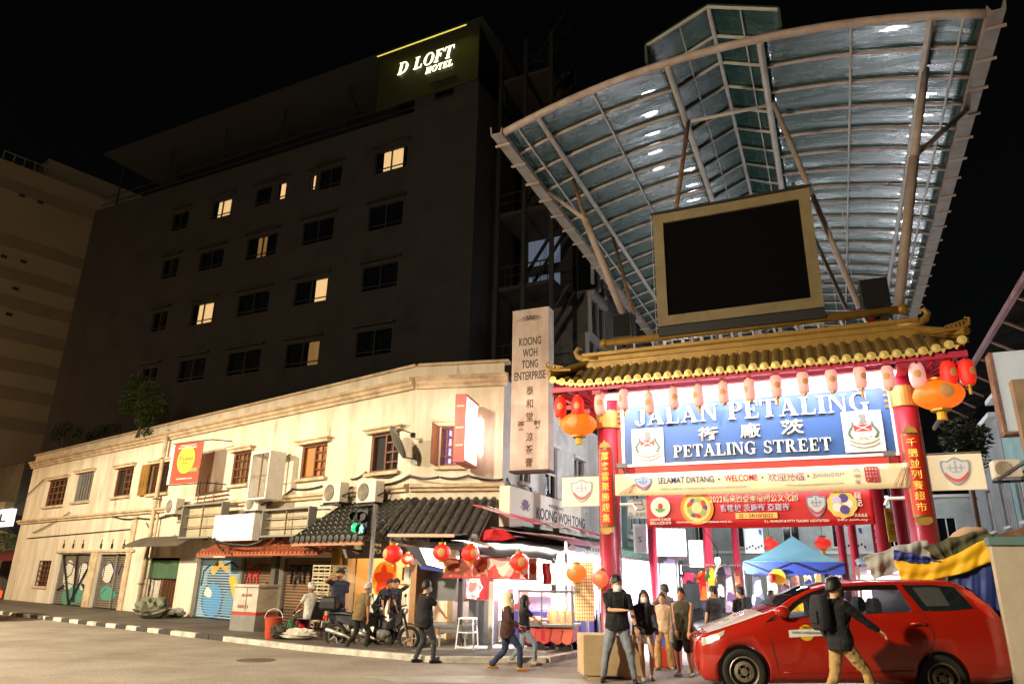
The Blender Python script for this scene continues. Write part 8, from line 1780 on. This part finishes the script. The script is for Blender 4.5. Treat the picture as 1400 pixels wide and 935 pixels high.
def section(px, pb, pbelt, pr, wf):
    x = X(px); zb, zq, zr = Zp(px, pb), Zp(px, pbelt), Zp(px, pr); w_ = Wd * wf; cab = max(0., min(1., (zr - zq) / .35))
    hw = w_ * (1 - .26 * cab); P = []
    side = [(w_ * .9, zb), (w_ * .985, zb + (zq - zb) * .12), (w_, zb + (zq - zb) * .35), (w_ * .995, zb + (zq - zb) * .62), (w_ * .985, zb + (zq - zb) * .9), (w_ * .965, zq), (w_ * .965 + (hw - w_ * .965) * .5, zq + (zr - zq) * .5), (hw, zq + (zr - zq) * .86), (hw * .93, zq + (zr - zq) * .965), (hw * .6, zr), (hw * .2, zr + .008)]
    near = [Vector((x, -y, z)) for y, z in side]; far = [Vector((x, y, z)) for y, z in reversed(side)]
    return near + far
# body in the picture frame: near side at -Wd in TFm's y, shifted so that the near side sits on the measured plane
for s_ in stn: rs.append([p + Vector((0, Wd, 0)) for p in section(*s_)])
import itertools
def sect_at(px):
    for a, b in zip(stn[:-1], stn[1:]):
        if a[0] <= px <= b[0]:
            f = (px - a[0]) / (b[0] - a[0]); return [p + Vector((0, Wd, 0)) for p in section(*[a[k] + (b[k] - a[k]) * f for k in range(5)])]
q = MB()
# finer stations
dense = []; 
for a, b in zip(stn[:-1], stn[1:]):
    n = max(1, int((b[0] - a[0]) / 9))
    for k in range(n): dense.append(sect_at(a[0] + (b[0] - a[0]) * k / n))
dense.append(sect_at(stn[-1][0])); q.rings(dense)
TXr = bpy.data.objects.new('x', None)
body = q.build('body', tred, TX, smooth=True); TX.rotation_euler = (0, 0, TFm.rz)
# wheel arches cut from the body
hubs = [(TFm.loc_of(gA).x, .0), (TFm.loc_of(gB).x, .0)]; RW = .315 * kt
cut = MB()
for hx, _ in hubs:
    cut.lathe([(.01, .3), (RW * 1.16, .3), (RW * 1.16, -Wd * 2 - .3), (.01, -Wd * 2 - .3)], (hx, 0, RW), 32, 'y')
co = cut.build('cutter', None, None); co.location = (0, 0, 0)
wc_ = MB()
for P in ([(1081, 838), (1095, 827), (1116, 816), (1145, 807.5), (1145, 841), (1079, 844.5)], [(1157, 808), (1200, 806.5), (1239, 806.5), (1248, 835.5), (1157, 840)]): wc_.prism([tx(*p) for p in P], -.4, 2 * Wd + .4)
wo = wc_.build('cutter', trim, None); wo.parent = TX; wm_ = body.modifiers.new('win', 'BOOLEAN'); wm_.operation = 'DIFFERENCE'; wm_.object = wo; wm_.solver = 'EXACT'; wm_.material_mode = 'TRANSFER'; TAXI_CUT2 = wo
for px in (1140, 1215):
    for y in (.5, 1.25): MB().rings([[(X(px) + a, y + b, z) for a, b in ((-.07 + i, -.2 + i), (.05 - i, -.2 + i), (.05 - i, .2 - i), (-.07 + i, .2 - i))] for i, z in ((0, Zp(px, 848)), (0, Zp(px, 825)), (.03, Zp(px, 818)))]).build('seat_back', mat('seat_grey', '2c2c30', .8), TX, bevel=.02)
bo_ = body.modifiers.new('arch', 'BOOLEAN'); bo_.operation = 'DIFFERENCE'; bo_.object = co; bo_.solver = 'EXACT'; co.parent = TX
TAXI_CUT = co
for i, (hx, _) in enumerate(hubs):
    for far in (0, 1):
        y = .12 if not far else 2 * Wd - .12; s_ = 1 if not far else -1
        ty = MB().lathe([(.001, -s_ * .1), (RW * .9, -s_ * .1), (RW, -s_ * .07), (RW, s_ * .05), (RW * .985, s_ * .09), (RW * .9, s_ * .105), (RW * .68, s_ * .098), (RW * .67, s_ * .0), (.001, s_ * .0)], (0, 0, 0), 40, 'y'); w_ = thing('wheel', '', None); w_.parent = TX; w_.location = (hx, y, RW)
        ty.build('tyre', trub, w_, smooth=True)
        rimc = mat('rim_steel', 'a59a84', .4, metal=.55, grime=.5, gscale=6, gcol='4a4238')
        MB().lathe([(.001, s_ * .01), (RW * .67, s_ * .01), (RW * .685, s_ * .1), (RW * .65, s_ * .108), (RW * .62, s_ * .1), (RW * .59, s_ * .05), (RW * .53, s_ * .035), (RW * .43, s_ * .07), (RW * .3, s_ * .08), (RW * .26, s_ * .05), (RW * .18, s_ * .05), (RW * .16, s_ * .085), (.005, s_ * .09)], (0, 0, 0), 36, 'y').build('rim', rimc, w_)
        if not far:
            q = MB()
            for k in range(14): an = 6.283 * k / 14; q.lathe([(.001, .0655), (.018, .0655), (.018, .03), (.001, .05)], (RW * .5 * math.cos(an), 0, RW * .5 * math.sin(an)), 8, 'y')
            q.build('rim_hole', M['black'], w_)
            q = MB()
            for k in range(5): an = 6.283 * k / 5; q.lathe([(.001, .1), (.012, .1), (.014, .07)], (RW * .24 * math.cos(an), 0, RW * .24 * math.sin(an)), 6, 'y')
            q.build('wheel_nut', M['steel'], w_)
    MB().lathe([(RW * 1.12, -.03), (RW * 1.13, -.5), (RW * .2, -.5), (RW * .2, -.48), (RW * 1.1, -.48), (RW * 1.09, -.03)], (hx, .03, RW), 32, 'y').build('wheel_well', trim, TX)
# side glazing: panels lying on the near flank, sampled from the body sections
def flank(px, py, out=.006):
    """point of the near flank under a pixel of the side view"""
    z = Zp(px, py); sc_ = sect_at(px); pr = sc_[:11]
    for a, b in zip(pr[:-1], pr[1:]):
        if a.z <= z <= b.z + 1e-6 and b.z > a.z: f = (z - a.z) / (b.z - a.z); p = a.lerp(b, f); n = Vector((0, -(b.z - a.z), (b.y - a.y))).normalized(); return p + n * out if n.y < 0 else p - n * out
    return pr[-1] + Vector((0, -out, 0))
def flank_panel(name, top, bot, m, out=.006, n=24, parent=TX, nv=4):
    def ip(P, u):
        k = min(int(u * (len(P) - 1)), len(P) - 2); f = u * (len(P) - 1) - k; return (P[k][0] + (P[k + 1][0] - P[k][0]) * f, P[k][1] + (P[k + 1][1] - P[k][1]) * f)
    def fn(u, v): a, b = ip(top, u), ip(bot, u); return flank(a[0] + (b[0] - a[0]) * v, a[1] + (b[1] - a[1]) * v, out)
    return MB().sheet(fn, n, nv).build(name, m, parent, smooth=True)
winm = mat('taxi_window', '1a2224', .04, spec=.8, coat=.5); wlit = mat('taxi_seen_through', '8aa0a0', .1, grime=.8, gscale=5, gcol='1c2222')
flank_panel('window_band', [(1068, 844), (1090, 825), (1112, 812), (1140, 803), (1200, 800), (1242, 799.5)], [(1079, 842), (1096, 827), (1116, 816), (1146, 807.5), (1200, 806), (1243, 806)], trim, .004)
for P in ([(1146, 806), (1156, 806)], ): flank_panel('window_pillar', P, [(1146, 842), (1156, 841)], trim, .004, 4)
flank_panel('front_window', [(1080, 838), (1095, 826), (1115, 815), (1146, 806)], [(1078, 845), (1095, 844.5), (1115, 843.5), (1146, 841.5)], tglass, .009); flank_panel('rear_window', [(1156, 808), (1200, 806), (1240, 806)], [(1156, 840.5), (1200, 838.8), (1250, 836)], tglass, .009); flank_panel('quarter_window', [(1248, 800), (1290, 800), (1322, 803)], [(1266, 835), (1300, 834.5), (1338, 832)], winm, .009); flank_panel('quarter_glass', [(1262, 804), (1285, 803), (1300, 804)], [(1273, 829), (1290, 829), (1306, 828)], mat('dusty_glass', '4a4c48', .2, grime=.5, gscale=6), .013)
flank_panel('body_pillar', [(1240, 800), (1247, 800)], [(1252, 836), (1263, 835.5)], tred, .014)
flank_panel('front_quarter_light', [(1050, 849), (1064, 840)], [(1048, 851), (1062, 847.5)], winm, .009, 6)
# windscreen and rear screen
def strip(px0, px1, a, b, name, m, out):
    q = MB(); S0 = [sect_at(px0 + (px1 - px0) * k / 10) for k in range(11)]
    q.sheet(lambda u, v: S0[round(u * 10)][8 + round(v * 5)] + Vector((-out * (1 if px0 < 1150 else -1), 0, out)), 10, 5); return q.build(name, m, TX, smooth=True)
strip(1068, 1122, 8, 13, 'windscreen', winm, .012); strip(1340, 1366, 8, 13, 'rear_screen', winm, .012)
q = MB(); S0 = [sect_at(968 + (1046 - 968) * k / 40) for k in range(41)]
q.sheet(lambda u, v: S0[round(u * 40)][7 + round(v * 7)] + Vector((0, 0, .016)), 40, 7).build('bonnet', mat('bonnet_white', 'c8c0b6', .25, coat=.6), TX, smooth=True)
flank_panel('headlight', [(962, 874), (975, 869), (992, 862)], [(960, 884), (974, 879), (990, 868)], mat('headlight_glass', 'c8c8c0', .1, metal=.3, coat=1.), .012, 8); flank_panel('tail_light', [(1330, 806), (1338, 806), (1350, 812)], [(1346, 832), (1356, 842), (1366, 848)], mat('tail_red', 'c01408', .12, coat=1., grime=.3, gscale=30, gcol='ff7050'), .012, 8)
seam = mat('seam_dark', '2a0806', .6)
for P in ([(1047, 852), (1054, 880), (1058, 905), (1062, 926)], [(1150, 842), (1152, 880), (1156, 926)], [(1264, 836), (1272, 850), (1276, 868), (1270, 890), (1258, 906), (1254, 924)]): MB().tube([flank(*p, .002) for p in P], .007, 5).build('door_seam', seam, TX)
MB().tube([flank(px, 919 - .012 * (px - 1062), .0) for px in range(1066, 1256, 12)], .014, 6).build('side_moulding', tred, TX, smooth=True)
for P in ((1246, 1266, 853), (1150, 1158, 853)): MB().tube([flank(P[0], P[2], .02), flank((P[0] + P[1]) / 2, P[2] - 2, .035), flank(P[1], P[2], .02)], .02, 8).build('door_handle', tred, TX, smooth=True)
MB().ell(flank(1071, 841, .12), (.12, .09, .09)).build('mirror', tred, TX, smooth=True)
flank_panel('front_bumper_gap', [(953, 905), (962, 906)], [(953, 912), (962, 914)], trim, .008, 4) if False else None
# roundel and strip on the front door
pc = flank(1102, 865, .012); rn = MB()
rn.sheet(lambda u, v: flank(1102 + 10.5 * v * math.cos(6.2832 * u), 864.5 + 11 * v * math.sin(6.2832 * u), .010), 24, 3); rd = rn.build('door_roundel', mat('roundel_yellow', 'd8b020', .5), TX)
lb_ = flank_panel('door_label', [(1078, 861), (1126, 858.5)], [(1078, 871), (1126, 868.5)], mat('label_white', 'e0dcd4', .5), .016, 10)
a, b = flank(1082, 867, .02), flank(1122, 864, .02); yy = min(flank(1082, 867, .02).y, flank(1122, 863, .02).y) - .003; text(TX, 'HARIMAU 1 & INTERNASIONAL', a.x, (a.z + b.z) / 2 - .005, b.x, (a.z + b.z) / 2 + .03, yy, mat('label_ink', '8a8a88', .6), ext=.003)
c1_, c2_ = flank(1096, 858, .02), flank(1108, 856, .02); text(TX, 'TEKSI', c1_.x, c1_.z - .012, c2_.x, c1_.z + .03, min(c1_.y, c2_.y) - .004, mat('label_brown', '5a4010', .6), ext=.003)
q = MB().b2(X(1385) - .05, .25, .42 * kt, X(1385) + .09, 2 * Wd - .25, .62 * kt).build('rear_bumper', tred, TX, bevel=.04); MB().b2(X(956) - .02, .3, .3, X(956) + .06, 2 * Wd - .3, .42).build('front_grille', trim, TX)
MB().b2(X(990), .25, .2, X(1360), 2 * Wd - .25, .34).build('underbody', trim, TX)
# ---------------------------------------------------------------- motorcycles
def motorcycle(label, loc, yaw_, Kk, box=False, tint='101114'):
    t = thing('motorcycle', label, 'motorcycle', loc, yaw_, 'motorcycles parked by the herbal shop'); bm_ = mat('bike_black', tint, .3, coat=.4); ch = M['steel']; r_ = .28
    for x in (-.6, .62):
        w_ = thing('wheel', '', None, (x * Kk, 0, r_ * Kk)); w_.parent = t
        MB().torus((0, 0, 0), (r_ - .045) * Kk, .045 * Kk, 'y', 28, 8).build('tyre', trub, w_, smooth=True); q = MB(); q.torus((0, 0, 0), (r_ - .085) * Kk, .014 * Kk, 'y', 24, 6).lathe([(.001, -.05 * Kk), (.05 * Kk, -.05 * Kk), (.05 * Kk, .05 * Kk), (.001, .05 * Kk)], n=12, axis='y')
        for k in range(5): an = 6.283 * k / 5; q.bar((0, 0, 0), ((r_ - .085) * Kk * math.cos(an), 0, (r_ - .085) * Kk * math.sin(an)), .025 * Kk)
        q.build('rim', ch, w_)
    s3 = lambda *P: [Vector(p) * Kk for p in P]
    MB().tube(s3((.62, .06, .28), (.5, .06, .62), (.42, .05, .85)), .025 * Kk, 8).tube(s3((.62, -.06, .28), (.5, -.06, .62), (.42, -.05, .85)), .025 * Kk, 8).build('fork', ch, t, smooth=True)
    MB().tube(s3((.42, 0, .82), (.1, 0, .5), (-.25, 0, .42)), .04 * Kk, 8).tube(s3((-.6, .08, .28), (-.2, .08, .36)), .025 * Kk, 6).tube(s3((-.6, -.08, .28), (-.2, -.08, .36)), .025 * Kk, 6).build('frame', bm_, t, smooth=True)
    MB().ell(Vector((-.05, 0, .36)) * Kk, (.2 * Kk, .12 * Kk, .11 * Kk)).lathe([(.001, -.14 * Kk), (.1 * Kk, -.14 * Kk), (.1 * Kk, .14 * Kk), (.001, .14 * Kk)], Vector((-.05, 0, .34)) * Kk, 16, 'y').build('engine', M['grey'], t, smooth=True)
    MB().rings([[Vector((x, y * w_, z)) * Kk for y, z in ((-1, 0 + zb), (1, 0 + zb), (.8, zt), (-.8, zt))] for x, w_, zb, zt in ((-.85, .05, .68, .75), (-.6, .1, .6, .76), (-.2, .12, .5, .74), (.05, .09, .45, .62), (.3, .12, .5, .8), (.46, .1, .62, .95), (.5, .03, .75, .9))]).build('fairing', bm_, t, bevel=.02, smooth=False)
    MB().rings([[Vector((x, y * w_, z)) * Kk for y, z in ((-1, zb), (1, zb), (.9, zt), (-.9, zt))] for x, w_, zb, zt in ((-.82, .09, .755, .81), (-.5, .13, .762, .83), (-.15, .11, .742, .79), (.0, .05, .70, .74))]).build('saddle', M['black'], t, bevel=.02)
    MB().tube(s3((.36, -.34, 1.0), (.4, -.15, .99), (.4, .15, .99), (.36, .34, 1.0)), .018 * Kk, 8).build('handlebar', M['black'], t)
    for s_ in (-1, 1): MB().tube(s3((.38, s_ * .2, 1.0), (.36, s_ * .26, 1.18)), .008 * Kk, 6).ell(Vector((.35, s_ * .28, 1.22)) * Kk, (.015 * Kk, .07 * Kk, .045 * Kk)).build('mirror', M['black'], t)
    MB().ell(Vector((.5, 0, .88)) * Kk, (.06 * Kk, .08 * Kk, .07 * Kk)).build('headlight', mat('headlight_glass', 'c8c8c0', .1), t, smooth=True); MB().b2(-.93 * Kk, -.07 * Kk, .64 * Kk, -.85 * Kk, .07 * Kk, .72 * Kk).build('tail_light', mat('tail_lens', 'd01408', .2, emit='e02010', es=.6), t)
    MB().rings([[Vector((.62 + (.33) * math.cos(a), y, .28 + .33 * math.sin(a))) * Kk for y in (-.06, .06)] + [Vector((.62 + .345 * math.cos(a), y, .28 + .345 * math.sin(a))) * Kk for y in (.06, -.06)] for a in [R(20 + 15 * k) for k in range(9)]]).build('mudguard', bm_, t)
    MB().rings([[Vector((-.6 + .33 * math.cos(a), y, .28 + .33 * math.sin(a))) * Kk for y in (-.06, .06)] + [Vector((-.6 + .345 * math.cos(a), y, .28 + .345 * math.sin(a))) * Kk for y in (.06, -.06)] for a in [R(50 + 15 * k) for k in range(9)]]).build('mudguard', bm_, t)
    MB().tube(s3((.05, -.12, .3), (-.2, -.14, .24), (-.35, -.15, .3), (-.8, -.15, .42)), [x * Kk for x in (.02, .025, .045, .05)], 10).build('exhaust', ch, t, smooth=True); MB().b2(-.96 * Kk, -.09 * Kk, .45 * Kk, -.945 * Kk, .09 * Kk, .57 * Kk).build('number_plate', wm, t)
    MB().tube(s3((-.1, .1, .28), (-.02, .3, .02)), .014 * Kk, 6).build('side_stand', ch, t)
    if box: MB().rings([[Vector((x, y, z)) * Kk for x, y in ((-1.02 + i, -.2 + i), (-.6 - i, -.2 + i), (-.6 - i, .2 - i), (-1.02 + i, .2 - i))] for i, z in ((.03, .83), (.0, .9), (0, 1.05), (.05, 1.16))]).build('top_box', M['black'], t, bevel=.03)
    return t
a, b = ground(466, 882), ground(520, 884); Kk = .95
c = ground(490, 886); motorcycle('black motorcycle with a top box and red tail lamp, left of the two', c, R(-8), Kk, True)
c = ground(525, 888); motorcycle('black motorcycle facing the stall, right of the two', c, R(-16), Kk, False, '16171c')
o = MB().rings([[(x, y, z) for x, y in ((-.12, -.1), (.12, -.1), (.12, .1), (-.12, .1))] for z in (0, .38)]).build('yellow_tub', mat('tub_yellow', 'c0a040', .6, grime=.3), None, bevel=.02); o.location = ground(471, 884) + Vector((0, .1, 0)); tag(o, 'small yellow tub on the ground between the rear wheel and the elderly man', 'tub')
for o in list(bpy.data.objects):
    if o.name.split('.')[0] == 'wheel' and 'label' not in o.keys() and 'category' in o.keys(): del o['category']
finish_texts(); finish_mods(); bpy.data.objects.remove(TAXI_CUT); bpy.data.objects.remove(TAXI_CUT2)
